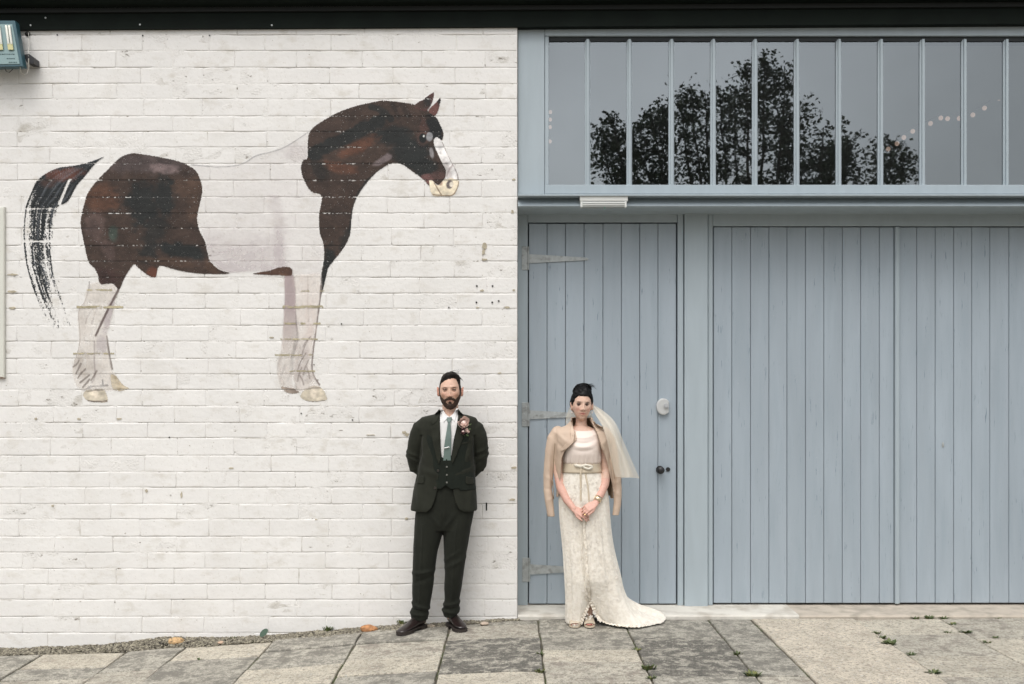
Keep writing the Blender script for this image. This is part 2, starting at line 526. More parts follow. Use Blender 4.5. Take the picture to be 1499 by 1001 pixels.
def pebble(bm, k):
    random.seed(100 + k)
    rnd_stone(bm, (0, 0, 0), 1.0)
M_grav = mat('gravel_chippings', (.27, .245, .185), .9, var=.6, vscale=60, col2=(.13, .115, .09), c2scale=45, c2thr=(.48, .58))
st = random.getstate()
items = []
random.seed(5)
for i in range(8500):
    x = random.uniform(-4.4, .05)
    wdt = .22 if x < -1 else .22 - (x + 1) * .17
    y = -random.uniform(.0, 1) ** 1.15 * wdt
    if x > -.05 and y < -.04: continue
    rr = random.uniform(.004, .0115)
    hz = .034 * math.exp(-((x + 2.55) / .32) ** 2) * max(0, 1 + y / .2) + .012 * vnoise(x * 9, y * 9)
    mt = Matrix.Translation((x, y, gz(x) - .010 + hz + random.uniform(0, .006))) @ Matrix.Rotation(random.uniform(0, 6.28), 4, 'Z') @ Matrix.Diagonal((rr, rr, rr, 1))
    items.append((mt, i))
scatter_mesh('gravel', M_grav, items, pebble, 6)
random.setstate(st)

# ------------------------------------------------------------------ brick wall
wall = empty('brick_wall', (-1.86, .1, -.1), 'white painted brick wall carrying the horse mural, left of the blue doors', 'wall')
ZC = [wz(51.4 + 23.63 * k) + random.uniform(-.006, .006) for k in range(-2, 39)]      # bed joints from the eave down
ZC = [z for z in ZC if z > -.30]
XR = wx(757.5)
XL = -4.45
ROWS = []
for k in range(len(ZC) - 1):
    par = (k - 2) % 2
    xs = [XR]
    x = 709 if par else 663.5
    while True:
        X = wx(x) + random.uniform(-.028, .028)
        if X < XL: break
        xs.append(X)
        x -= 90.4
    xs.append(XL)
    xs = xs[::-1]
    ROWS.append((xs, [random.uniform(.0048, .0066) for _ in xs[:-1]]))

GAP = .0022
def brick_mesh(L, H, seed):
    """face at y = 0 looking towards -y, worn arrises, a little uneven"""
    rs = random.Random(seed)
    bm = bmesh.new()
    nx, nz = 8, 4
    us = [0, .007 / L, .18, .34, .5, .66, .82, 1 - .007 / L, 1]; vs_ = [0, .007 / H, .5, 1 - .007 / H, 1]
    w, h = L / 2 - GAP, H / 2 - GAP
    def edge(u, s): return .0030 * (vnoise(u * 9 + seed * 3.1, s * 7.0) - .5) * 2
    g = []
    for j in range(nz + 1):
        row = []
        for i in range(nx + 1):
            u, v = us[i], vs_[j]
            X, Z = -w + .004 + u * 2 * (w - .004), -h + .004 + v * 2 * (h - .004)
            row.append(bm.verts.new((X, -.0 + .0022 * (vnoise(X * 14 + seed, Z * 14) - .5), Z)))
        g.append(row)
    for j in range(nz):
        for i in range(nx): bm.faces.new((g[j][i], g[j][i + 1], g[j + 1][i + 1], g[j + 1][i]))
    loop = [(i, 0) for i in range(nx)] + [(nx, j) for j in range(nz)] + [(i, nz) for i in range(nx, 0, -1)] + [(0, j) for j in range(nz, 0, -1)]
    r1, r2 = [], []
    for k, (i, j) in enumerate(loop):
        c = g[j][i].co
        X = -w if i == 0 else (w if i == nx else c.x)
        Z = -h if j == 0 else (h if j == nz else c.z)
        X += edge(k * .7, 1) if i in (0, nx) else 0
        Z += edge(k * .9, 2) if j in (0, nz) else 0
        r1.append(bm.verts.new((X, .0008 + .0012 * rs.random(), Z))); r2.append(bm.verts.new((X, .030, Z)))
    n = len(loop)
    for k in range(n):
        a, b = loop[k], loop[(k + 1) % n]
        bm.faces.new((g[a[1]][a[0]], r1[k], r1[(k + 1) % n], g[b[1]][b[0]]))
        bm.faces.new((r1[k], r2[k], r2[(k + 1) % n], r1[(k + 1) % n]))
    bmesh.ops.recalc_face_normals(bm, faces=bm.faces)
    return bm
count = 0
cache = {}
rest = []
for k, (xs, pr) in enumerate(ROWS):
    H = ZC[k] - ZC[k + 1]; zc = (ZC[k] + ZC[k + 1]) / 2
    visible_row = zc < wz(40) and zc > -.03
    for i in range(len(xs) - 1):
        L = xs[i + 1] - xs[i]
        if L < .05: pr[i] = .0; continue
        xc = (xs[i] + xs[i + 1]) / 2
        if visible_row and xs[i + 1] > -3.72 and count < 298:
            key = (round(L / .006), round(H / .003), random.randrange(2))
            if key not in cache:
                bm = brick_mesh(L, H, len(cache))
                me = bpy.data.meshes.new('brick'); bm.to_mesh(me); bm.free()
                me.materials.append(M_brick)
                me.polygons.foreach_set('use_smooth', [True] * len(me.polygons))
                cache[key] = me
            o = bpy.data.objects.new('brick', cache[key])
            COL.objects.link(o); o.parent = wall
            o.location = Vector((xc, -pr[i], zc)) - wall.location
            count += 1
        else:
            rest.append((xc, pr[i], zc, L, H))
bmr = bmesh.new()
for (xc, p, zc, L, H) in rest:
    b2 = brick_mesh(L, H, 5)
    me = bpy.data.meshes.new('t'); b2.to_mesh(me); b2.free()
    me.transform(Matrix.Translation((xc, -p, zc)))
    bmr.from_mesh(me); bpy.data.meshes.remove(me)
tag(bmo('brickwork', bmr, M_brick, wall, True), kind='stuff')

ZCA = np.array(ZC)
def mortar_y(X, Z):
    """paint has filled the joints flush in most places and left the bed joints open in others"""
    f = fbm(X * 3.1, Z * 8.5, 0, 3, 4)
    k = np.abs(np.asarray(Z)[..., None] - ZCA).min(-1)
    bed = np.clip(1.6 - k / .010, 0, 1)
    open_ = np.clip((f - .50) / .10, 0, 1) * bed + .35 * np.clip((fbm(X * 9, Z * 3, 0, 31, 2) - .58) / .1, 0, 1) * (1 - bed)
    return -.0049 + .0085 * np.clip(open_, 0, 1)
def mortar_sheet():
    xs = np.arange(XL, XR + .001, .022); xs[-1] = XR - .002
    zs = [-.32]
    for z in sorted(ZC):
        zs += [z - .035, z - .012, z - .006, z - .002, z + .002, z + .006, z + .012, z + .035]
    zs = np.array(sorted(zs)); zs = zs[zs < ZC[0] + .01]
    Xg, Zg = np.meshgrid(xs, zs)
    Yg = mortar_y(Xg, Zg)
    n, m_ = Xg.shape
    V = np.stack([Xg, Yg, Zg], -1).reshape(-1, 3)
    idx = np.arange(n * m_).reshape(n, m_)
    F = np.stack([idx[:-1, :-1], idx[:-1, 1:], idx[1:, 1:], idx[1:, :-1]], -1).reshape(-1, 4)
    me = bpy.data.meshes.new('mortar'); me.from_pydata(V.tolist(), [], F.tolist())
    link('mortar', me, M_mortar, wall, True)
mortar_sheet()
boxo('wall_core', M_mortar, wall, XL, XR, .012, .34, -.35, ZC[0] + .05, 0)

def relief(X, Z):
    """y of the painted surface over bricks and joints"""
    y = mortar_y(X, Z)
    zc = np.array(ZC)
    k = np.clip(np.searchsorted(-zc, -Z, side='right') - 1, 0, len(zc) - 2)
    y = np.minimum(y, .0008)
    out = y.copy()
    for r in np.unique(k):
        msk = k == r
        xs, pr = ROWS[r]
        xa = np.array(xs)
        i = np.clip(np.searchsorted(xa, X[msk]) - 1, 0, len(pr) - 1)
        dx = np.minimum(X[msk] - xa[i], xa[i + 1] - X[msk])
        dz = np.minimum(Z[msk] - zc[r + 1], zc[r] - Z[msk])
        d = np.minimum(dx, dz)
        t = np.clip(d / (GAP + .001), 0, 1)
        out[msk] = -np.array(pr)[i] + .0016 * (1 - t)
    return out

# ------------------------------------------------------------------ mural: a paint film that follows the bricks
def mural_material():
    m = bpy.data.materials.new('mural_paint'); m.use_nodes = True
    N, L = m.node_tree.nodes, m.node_tree.links
    b = N['Principled BSDF']; b.inputs['Roughness'].default_value = .62; b.inputs['Specular IOR Level'].default_value = .35
    at = N.new('ShaderNodeAttribute'); at.attribute_name = 'paint'
    g = N.new('ShaderNodeNewGeometry')
    def noise(sc, det, st=(1, 1, 1), rough=.6):
        mp = N.new('ShaderNodeVectorMath'); mp.operation = 'MULTIPLY'; mp.inputs[1].default_value = st
        L.new(g.outputs['Position'], mp.inputs[0])
        n = N.new('ShaderNodeTexNoise'); n.inputs['Scale'].default_value = sc; n.inputs['Detail'].default_value = det; n.inputs['Roughness'].default_value = rough
        L.new(mp.outputs[0], n.inputs['Vector']); return n.outputs['Fac']
    def mr(f, a, b_, c, d):
        r = N.new('ShaderNodeMapRange'); L.new(f, r.inputs[0])
        for i, v in enumerate((a, b_, c, d)): r.inputs[i + 1].default_value = v
        return r.outputs[0]
    def mth(op, a, c):
        x = N.new('ShaderNodeMath'); x.operation = op
        for i, v in enumerate((a, c)):
            if isinstance(v, (int, float)): x.inputs[i].default_value = v
            else: L.new(v, x.inputs[i])
        x.use_clamp = False
        return x.outputs[0]
    vm = N.new('ShaderNodeVectorMath'); vm.operation = 'SCALE'
    L.new(at.outputs['Color'], vm.inputs[0]); L.new(mr(noise(9, 6), .3, .7, .72, 1.28), vm.inputs['Scale'])
    L.new(vm.outputs[0], b.inputs['Base Color'])
    # missed flecks and ragged brushed edges
    n1 = mr(noise(120, 3), .25, .75, -.5, .5)
    al = mth('ADD', at.outputs['Alpha'], mth('MULTIPLY', n1, .9))
    a1 = mr(al, .45, .60, 0, 1)
    fl = mr(noise(70, 4, (1, 1, 1.6), .7), .635, .66, 1, 0)
    fin = mth('MULTIPLY', a1, fl)
    tr = N.new('ShaderNodeBsdfTransparent'); mx = N.new('ShaderNodeMixShader')
    L.new(fin, mx.inputs[0]); L.new(tr.outputs[0], mx.inputs[1]); L.new(b.outputs[0], mx.inputs[2])
    L.new(mx.outputs[0], N['Material Output'].inputs['Surface'])
    bn = N.new('ShaderNodeBump'); bn.inputs['Strength'].default_value = .5; bn.inputs['Distance'].default_value = .004
    L.new(noise(50, 6), bn.inputs['Height']); L.new(bn.outputs[0], b.inputs['Normal'])
    return m
def wash_material():
    """thin translucent glaze: the attribute's alpha is used as it is"""
    m = bpy.data.materials.new('mural_wash'); m.use_nodes = True
    N, L = m.node_tree.nodes, m.node_tree.links
    b = N['Principled BSDF']; b.inputs['Roughness'].default_value = .7; b.inputs['Specular IOR Level'].default_value = .3
    at = N.new('ShaderNodeAttribute'); at.attribute_name = 'paint'
    L.new(at.outputs['Color'], b.inputs['Base Color'])
    tr = N.new('ShaderNodeBsdfTransparent'); mx = N.new('ShaderNodeMixShader')
    L.new(at.outputs['Alpha'], mx.inputs[0]); L.new(tr.outputs[0], mx.inputs[1]); L.new(b.outputs[0], mx.inputs[2])
    L.new(mx.outputs[0], N['Material Output'].inputs['Surface'])
    return m
M_mural, M_wash = mural_material(), wash_material()
mural = empty('horse_mural', (wx(330), -.012, wz(400)), 'painted mural of a brown and white horse standing side-on across the brick wall', 'mural')

def film(name, poly, cfun, off, m, step=.0042, pad=3.0, keep=.02):
    poly = np.asarray(poly, float)
    x0, x1 = wx(poly[:, 0].min() - pad), wx(poly[:, 0].max() + pad)
    z1, z0 = wz(poly[:, 1].min() - pad), wz(poly[:, 1].max() + pad)
    xs = np.arange(x0, x1, step); zs = np.arange(z0, z1, step)
    Xg, Zg = np.meshgrid(xs, zs)
    PX = Xg * 200.0 + CX; PY = (CAMH - Zg) * 200.0 + CY
    S = sdf(poly, PX, PY)
    C = cfun(PX, PY, S)                       # rgba
    Yg = relief(Xg.ravel(), Zg.ravel()).reshape(Xg.shape) - off
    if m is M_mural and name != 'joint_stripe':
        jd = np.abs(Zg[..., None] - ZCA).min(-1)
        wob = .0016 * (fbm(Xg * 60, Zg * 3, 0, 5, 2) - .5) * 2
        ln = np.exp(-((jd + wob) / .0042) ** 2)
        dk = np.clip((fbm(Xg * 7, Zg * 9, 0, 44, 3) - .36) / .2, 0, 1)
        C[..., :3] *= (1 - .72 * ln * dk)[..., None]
        gate = np.clip((fbm(Xg * 5, Zg * 4, 0, 47, 2) - .52) / .15, 0, 1)
        C[..., 3] -= 1.0 * (ln > .45) * (fbm(Xg * 90, Zg * 130, 0, 46, 2) > .72 - .16 * gate) * (C[..., 3] > .3)
        br = fbm(Xg * 38, Zg * 62, 0, 48, 4) * .6 + fbm(Xg * 14 + Zg * 9, Zg * 11, 0, 49, 3) * .4
        C[..., :3] *= (.45 + 1.1 * br)[..., None]
        C[..., 3] = np.clip(C[..., 3], 0, 1)
    n, k = Xg.shape
    al = C[..., 3]
    use = al > keep
    q = use[:-1, :-1] | use[:-1, 1:] | use[1:, 1:] | use[1:, :-1]
    idx = np.arange(n * k).reshape(n, k)
    F = np.stack([idx[:-1, :-1], idx[:-1, 1:], idx[1:, 1:], idx[1:, :-1]], -1)[q]
    used = np.unique(F)
    re = np.full(n * k, -1); re[used] = np.arange(len(used))
    F = re[F]
    V = np.stack([Xg, Yg, Zg], -1).reshape(-1, 3)[used]
    me = bpy.data.meshes.new(name)
    me.vertices.add(len(V)); me.vertices.foreach_set('co', V.ravel())
    me.loops.add(F.size); me.loops.foreach_set('vertex_index', F.ravel())
    me.polygons.add(len(F)); me.polygons.foreach_set('loop_start', np.arange(0, F.size, 4))
    me.update(calc_edges=True)
    ca = me.color_attributes.new('paint', 'FLOAT_COLOR', 'POINT')
    ca.data.foreach_set('color', C.reshape(-1, 4)[used].astype(np.float32).ravel())
    return link(name, me, m, mural, True)

def lin(r, g, b):
    return np.array([((v / 255.0 + .055) / 1.055) ** 2.4 if v > 10 else v / 3294.0 for v in (r, g, b)]) * 1.06
BROWN, BROWN2, BLACK_, RUST, PINK, PURP = lin(61, 48, 41), lin(50, 40, 35), lin(30, 33, 32), lin(77, 59, 48), lin(92, 75, 70), lin(76, 66, 65)
def base_rgba(PX, c):
    C = np.zeros(PX.shape + (4,)); C[..., :3] = c; return C
def blob(C, PX, PY, x, y, rx, ry, c, amt=1.0, ang=0.0, s=9, soft=.35, wob=.45):
    ca, sa = math.cos(ang), math.sin(ang)
    u = ((PX - x) * ca + (PY - y) * sa) / rx; v = (-(PX - x) * sa + (PY - y) * ca) / ry
    d = np.sqrt(u * u + v * v) + wob * (fbm(PX / 9.0, PY / 7.0, 0, s, 3) - .5) * 2
    t = np.clip((1 + soft - d) / (2 * soft), 0, 1)
    t = (t * t * (3 - 2 * t) * amt)[..., None]
    C[..., :3] = C[..., :3] * (1 - t) + np.asarray(c) * t
def stroke(C, PX, PY, pts, w, c, amt=1.0, alpha=None, wob=.3, s=21):
    P = spline(pts, False, 5)
    d = np.full(PX.shape, 1e9)
    for a, b in zip(P[:-1], P[1:]):
        e = b - a; L_ = e @ e + 1e-9
        t = np.clip(((PX - a[0]) * e[0] + (PY - a[1]) * e[1]) / L_, 0, 1)
        d = np.minimum(d, np.hypot(PX - a[0] - t * e[0], PY - a[1] - t * e[1]))
    ww = w * (1 + wob * (fbm(PX / 6.0, PY / 6.0, 0, s, 2) - .5) * 2)
    t = np.clip((ww - d) / max(.8, w * .35) + .5, 0, 1) * amt
    C[..., :3] = C[..., :3] * (1 - t[..., None]) + np.asarray(c) * t[..., None]
    if alpha is not None: C[..., 3] = np.maximum(C[..., 3], t * alpha)

HIND = spline([(196, 224.7), (211.5, 226.4), (231, 229.7), (257.8, 235.2), (273, 240.7), (286.4, 249.5), (293, 261.6), (296.7, 277), (294, 294.7), (290.4, 310), (289, 323.3), (293, 338.7), (300.7, 354), (304, 369.5), (308.4, 382.7), (321.6, 394.8), (337, 400), (312.8, 401.2), (279.8, 399.2), (253.4, 393.7), (236.5, 388.9), (231.4, 393.7), (229.6, 403.5), (224.8, 406.5), (213.7, 400.4), (202.7, 391.5), (197, 386.7), (189.5, 396), (181.8, 409), (177.4, 420), (174, 424), (170, 419), (163.5, 415), (150.9, 416.5), (145.6, 413), (144, 402.6), (139, 393), (130, 382.7), (123.5, 354), (119, 330), (120.2, 314.5), (124.6, 296.9), (130, 281.5), (143.3, 263.8), (158.7, 248.4), (174, 233), (185, 226.9)], True, 4)
def c_hind(PX, PY, S):
    C = base_rgba(PX, BROWN)
    blob(C, PX, PY, 215, 240, 70, 14, PURP, .75)
    blob(C, PX, PY, 240, 247, 20, 7, lin(120, 104, 102), .8)
    blob(C, PX, PY, 209, 299, 22, 34, BLACK_, .95)
    blob(C, PX, PY, 242, 288, 15, 30, BLACK_, .95, s=10)
    blob(C, PX, PY, 228, 335, 18, 26, BLACK_, .8, s=11)
    blob(C, PX, PY, 266, 367, 40, 11, BLACK_, 1.0, .12, s=12)
    blob(C, PX, PY, 215, 372, 14, 12, BLACK_, .85, s=13)
    blob(C, PX, PY, 277, 274, 20, 14, RUST, .85, s=14)
    blob(C, PX, PY, 284, 303, 10, 18, RUST, .7, s=15)
    blob(C, PX, PY, 245, 384, 40, 6, RUST, .75, .12, s=16)
    blob(C, PX, PY, 310, 392, 12, 7, RUST, .9, .7, s=17)
    blob(C, PX, PY, 140, 330, 15, 24, PINK, .7, s=18)
    blob(C, PX, PY, 160, 366, 9, 18, PINK, .6, -.4, s=19)
    blob(C, PX, PY, 167, 343, 7, 11, lin(60, 76, 68), .7, s=20)
    blob(C, PX, PY, 225, 398, 8, 8, lin(105, 62, 46), .8)
    blob(C, PX, PY, 155, 405, 22, 12, lin(62, 44, 40), .8)
    blob(C, PX, PY, 150, 290, 25, 20, lin(96, 64, 47), .6, s=24)
    C[..., 3] = np.clip(.5 + S / 2.2, 0, 1) * np.where((S < 7) & (PY > 380) & (PX < 175), .85, 1)
    return C
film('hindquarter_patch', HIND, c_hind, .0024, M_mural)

HEAD = spline([(454.5, 192), (471, 178.5), (495, 165), (522, 155.4), (549, 149.4), (561, 147.6), (582, 149.4), (602.9, 152.4), (607.6, 154), (614, 158), (625.4, 162), (636, 169), (640.5, 175), (645, 184.4), (648.7, 192.9), (648.8, 202), (645.5, 205.5), (639, 202), (635.6, 204), (635.3, 209.9), (638, 218.4), (643.3, 230), (648.4, 240.5), (652.6, 249), (652.6, 256.6), (650, 263), (641.6, 271), (634, 266), (629, 272), (621, 264), (612.7, 257.4), (600.8, 249), (594, 243.8), (585.5, 239.6), (577, 238.8), (568.5, 241.3), (560, 246.4), (552, 252), (540, 264), (531, 276), (523.4, 287.9), (517.4, 302.9), (514.4, 323.8), (513, 341.8), (505.4, 359.8), (492, 377.8), (481.5, 391.3), (477, 407.8), (473, 424), (470, 433), (469.5, 420), (471, 400), (474.5, 380), (474, 358), (468.5, 340), (467.5, 314.8), (471, 287), (456, 280.4), (445.5, 263.9), (441, 245.9), (444.5, 234.5), (450.5, 231), (450.9, 209.9)], True, 4)
def c_head(PX, PY, S):
    C = base_rgba(PX, BROWN)
    stroke(C, PX, PY, [(461, 226), (480, 214), (505, 203), (530, 190), (556, 178)], 10, BLACK_, .95)
    stroke(C, PX, PY, [(545, 157), (560, 163), (572, 175)], 5, BLACK_, .8)
    stroke(C, PX, PY, [(590, 155), (598, 170)], 4, BROWN2 * .8, .7)
    stroke(C, PX, PY, [(575, 153), (584, 172)], 3, BROWN2 * .7, .7)
    blob(C, PX, PY, 575, 200, 28, 15, BLACK_, .95, .1)
    blob(C, PX, PY, 600, 222, 32, 22, BLACK_, .97, .3, s=31)
    blob(C, PX, PY, 618, 243, 25, 16, BLACK_, .95, .5, s=32)
    blob(C, PX, PY, 632, 184, 16, 14, lin(25, 27, 27), 1, .5, s=33)
    blob(C, PX, PY, 641, 196, 9, 12, lin(24, 26, 26), 1, s=34)
    blob(C, PX, PY, 470, 250, 10, 18, BLACK_, .6, -.6, s=35)
    blob(C, PX, PY, 500, 315, 18, 12, BROWN2, .6, s=36)
    blob(C, PX, PY, 507, 350, 8, 16, BLACK_, .7, .3, s=37)
    blob(C, PX, PY, 480, 395, 9, 36, BLACK_, .95, .15, s=38)
    stroke(C, PX, PY, [(560, 250), (540, 268), (528, 285), (520, 310), (515, 340)], 5, BLACK_, .8)
    blob(C, PX, PY, 560, 235, 14, 5, lin(118, 106, 106), .8, -.5, s=39)
    blob(C, PX, PY, 500, 246, 22, 8, lin(100, 66, 50), .7, .2, s=40)
    blob(C, PX, PY, 525, 215, 26, 9, lin(96, 62, 46), .7, -.45, s=41)
    blob(C, PX, PY, 620, 186, 6, 12, lin(96, 68, 60), .6, s=42, wob=.6)
    blob(C, PX, PY, 619, 202, 9, 11, lin(84, 62, 55), .6, s=43, wob=.2)
    blob(C, PX, PY, 619, 202.5, 5.5, 7, lin(16, 20, 20), 1, wob=.1, soft=.2)
    blob(C, PX, PY, 629, 200.5, 4.5, 6.5, lin(150, 150, 152), .9, wob=.2, soft=.2)
    blob(C, PX, PY, 620.6, 199.6, 1.2, 1.5, lin(230, 230, 225), 1, wob=.0, soft=.3)
    blob(C, PX, PY, 632, 224, 3, 8, lin(140, 136, 136), .9, -.2, wob=.2, soft=.2)
    blob(C, PX, PY, 642, 257, 13, 7, lin(82, 60, 56), .8, -.3)
    blob(C, PX, PY, 626, 262, 9, 6, lin(110, 78, 74), .8, .6)
    C[..., 3] = np.clip(.5 + S / 2.2, 0, 1)
    return C
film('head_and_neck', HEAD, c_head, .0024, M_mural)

def c_flat(c, c2=None, soft=2.0, a=1.0, spots=()):
    def f(PX, PY, S):
        C = base_rgba(PX, c)
        if c2 is not None:
            t = fbm(PX / 5, PY / 5, 0, 77, 3)[..., None]
            C[..., :3] = C[..., :3] * (1 - t) + c2 * t
        for sp in spots: blob(C, PX, PY, *sp)
        C[..., 3] = np.clip(.5 + S / soft, 0, 1) * a
        return C
    return f
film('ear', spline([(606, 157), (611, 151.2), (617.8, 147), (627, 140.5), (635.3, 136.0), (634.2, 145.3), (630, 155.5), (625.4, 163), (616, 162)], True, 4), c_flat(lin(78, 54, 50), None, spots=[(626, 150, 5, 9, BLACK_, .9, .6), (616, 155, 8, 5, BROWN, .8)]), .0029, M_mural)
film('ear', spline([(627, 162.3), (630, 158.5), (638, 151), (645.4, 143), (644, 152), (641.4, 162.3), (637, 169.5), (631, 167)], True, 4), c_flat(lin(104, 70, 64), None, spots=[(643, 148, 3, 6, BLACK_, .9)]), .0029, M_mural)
CREAM = lin(220, 208, 184)
def c_muz(PX, PY, S):
    C = base_rgba(PX, CREAM)
    stroke(C, PX, PY, [(636, 268), (641, 277), (646, 285)], .8, lin(110, 84, 62), .9)
    stroke(C, PX, PY, [(634, 285), (646, 286.5), (662, 286), (669, 277), (672, 266)], .9, lin(120, 96, 74), .8)
    blob(C, PX, PY, 658.5, 270.5, 5.0, 6.4, lin(92, 84, 84), .95, .3, wob=.1, soft=.2)
    blob(C, PX, PY, 660.8, 270.3, 2.8, 3.8, lin(214, 205, 190), .95, wob=.1, soft=.2)
    blob(C, PX, PY, 645, 268, 4, 4, lin(150, 112, 96), .7)
    C[..., 3] = np.clip(.5 + S / 2.0, 0, 1)
    return C
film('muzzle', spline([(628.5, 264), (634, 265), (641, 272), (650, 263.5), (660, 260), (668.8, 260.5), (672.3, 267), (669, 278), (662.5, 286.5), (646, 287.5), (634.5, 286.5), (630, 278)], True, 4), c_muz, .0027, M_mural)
def c_blaze(PX, PY, S):
    C = base_rgba(PX, lin(232, 229, 226))
    blob(C, PX, PY, 655, 250, 5, 14, lin(205, 196, 192), .7, -.4)
    stroke(C, PX, PY, [(648, 209), (655, 225), (662, 239), (668.5, 252), (671, 264)], .8, lin(120, 105, 100), .8)
    stroke(C, PX, PY, [(654, 258), (658, 248), (663, 242)], 1.2, lin(165, 150, 148), .6)
    C[..., 3] = np.clip(.5 + S / 2.0, 0, 1)
    return C
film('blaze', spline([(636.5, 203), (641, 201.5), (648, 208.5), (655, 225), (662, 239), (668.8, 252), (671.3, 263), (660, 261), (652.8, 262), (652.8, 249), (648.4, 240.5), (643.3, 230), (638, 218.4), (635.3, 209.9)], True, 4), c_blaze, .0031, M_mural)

# the tail: dry strokes that thin out downwards
TL = spline([(153.5, 229.5), (127, 239), (107, 243), (86.7, 246), (69.3, 253.5), (54.8, 265), (47.5, 279.6), (40.3, 297), (37.4, 311.5), (35.5, 334.6), (36, 360.7), (38.8, 384), (44.6, 407), (51.9, 430), (63.5, 456), (80, 483)], False, 4)
TR = spline([(153.5, 229.5), (143, 237), (134, 247), (124.3, 259), (113, 272), (104, 289), (97, 297), (90, 300), (84, 306), (81.5, 326), (79.5, 346), (80, 372), (83, 395.5), (90, 421.6), (99, 447.7), (108, 478)], False, 4)
def c_tail(PX, PY, S):
    C = base_rgba(PX, lin(30, 34, 36))
    # curve coordinates: u across, v along
    n = 60
    tl = TL[np.linspace(0, len(TL) - 1, n).astype(int)]; tr = TR[np.linspace(0, len(TR) - 1, n).astype(int)]
    best = np.full(PX.shape, 1e9); U = np.zeros(PX.shape); Vv = np.zeros(PX.shape)
    for i in range(n):
        a, b = tl[i], tr[i]; e = b - a; L_ = e @ e + 1e-6
        t = np.clip(((PX - a[0]) * e[0] + (PY - a[1]) * e[1]) / L_, 0, 1)
        d = np.hypot(PX - a[0] - t * e[0], PY - a[1] - t * e[1])
        q = d < best
        best = np.where(q, d, best); U = np.where(q, t, U); Vv = np.where(q, i / n, Vv)
    blob(C, PX, PY, 95, 256, 26, 9, lin(96, 58, 46), .8, -.1)
    blob(C, PX, PY, 70, 268, 12, 8, lin(80, 56, 48), .5)
    st_ = fbm(U * 13, Vv * 3.5, 0, 51, 3)
    fine = fbm(U * 34, Vv * 26, 0, 58, 3)
    grain = vnoise(PX / 1.15, PY / 1.3, 0, 63)
    fade = np.interp(Vv, [0, .30, .42, .55, .70, .85, 1.0], [0, .0, .25, .38, .60, .92, 1.5])
    mid = 1 - .55 * np.exp(-((U - .5) / .3) ** 2) * 0
    cover = 1.35 - fade * 1.15 + (st_ - .5) * 2.9 * np.clip(fade * 2.2, .15, 1) + (fine - .5) * 1.3 * np.clip(fade * 2, .1, 1) + (grain - .5) * .9 * np.clip(fade * 2.4, .12, 1)
    # the white parting and the bare bed joint
    nt = np.exp(-(((PX - (103 - (PY - 262) * .42)) / 2.6) ** 2)) * ((PY > 262) & (PY < 300))
    cover -= nt * 1.6
    cover -= 1.3 * np.exp(-((PY - 353.5) / 1.3) ** 2)
    cover -= .7 * np.exp(-((PY - 305.5) / 1.1) ** 2)
    t = np.clip((vnoise(U * 30, Vv * 5, 0, 90) - .5) * 2.6, 0, 1)[..., None] * .35
    C[..., :3] = C[..., :3] * (1 - t) + lin(120, 124, 130) * t
    C[..., 3] = np.clip(.5 + S / 2.2, 0, 1) * np.clip(cover, 0, 1)
    return C
film('tail', np.concatenate([TL, TR[::-1]]), c_tail, .0024, M_mural, step=.0034)

# pale flank: lavender grey washes over the white wall
LAV, LAV2, TAUPE = lin(196, 186, 188), lin(208, 200, 200), lin(150, 133, 134)
FLANK = [(280, 240), (316, 243.5), (342, 242), (359, 237.5), (376, 226.8), (404.7, 219.6), (424, 211), (450, 194), (451, 230), (441, 246), (446, 264), (456, 281), (471, 286), (467, 315), (468, 340), (475, 358), (471, 402), (428, 403), (424, 392), (400, 397), (337, 400), (321, 395), (308, 383), (303, 368), (300, 353), (289, 323), (297, 277)]
def c_flank(PX, PY, S):
    a = .10 + .10 * fbm(PX / 30, PY / 22, 0, 60, 2)
    low = 1 / (1 + np.exp(-(PY - 352 + 10 * (fbm(PX / 12, PY / 12, 0, 65, 2) - .5)) / 9.0)) / (1 + np.exp((PX - 417) / 4.0))
    a = a + .55 * low * (.6 + .6 * fbm(PX / 22, PY / 16, 0, 61, 2))
    sh = np.exp(-(((PX - (404 + (PY - 300) * .13)) / 9) ** 2)) * ((PY > 285) & (PY < 400))
    a = a + .38 * sh * fbm(PX / 14, PY / 20, 0, 62, 2) * 1.4
    a = a + .35 * np.exp(-(((PX - 435) / 20) ** 2 + ((PY - 225) / 12) ** 2))
    C = base_rgba(PX, LAV)
    C[..., 3] = np.clip(a * .62 * (.6 + .8 * fbm(PX / 7, PY / 5, 0, 64, 3)), 0, .7) * np.clip(S / 3 + .2, 0, 1)
    line = np.zeros_like(C)
    stroke(C, PX, PY, [(280, 241), (316, 244.5), (342, 243), (359, 238.5), (376, 228), (404.7, 220.6), (424, 212), (448, 196)], .8, lin(120, 124, 128), .9, .5)
    return C
film('pale_flank', FLANK, c_flank, .0020, M_wash, step=.0055, keep=.01)
film('belly_patch', spline([(371, 401), (380, 398.5), (395, 396), (408, 392), (420, 390.5), (427, 393), (428.5, 399), (425, 404), (410, 403), (392, 402.5)], True, 4), c_flat(lin(66, 46, 38), lin(96, 72, 58), 2.6), .0027, M_mural)

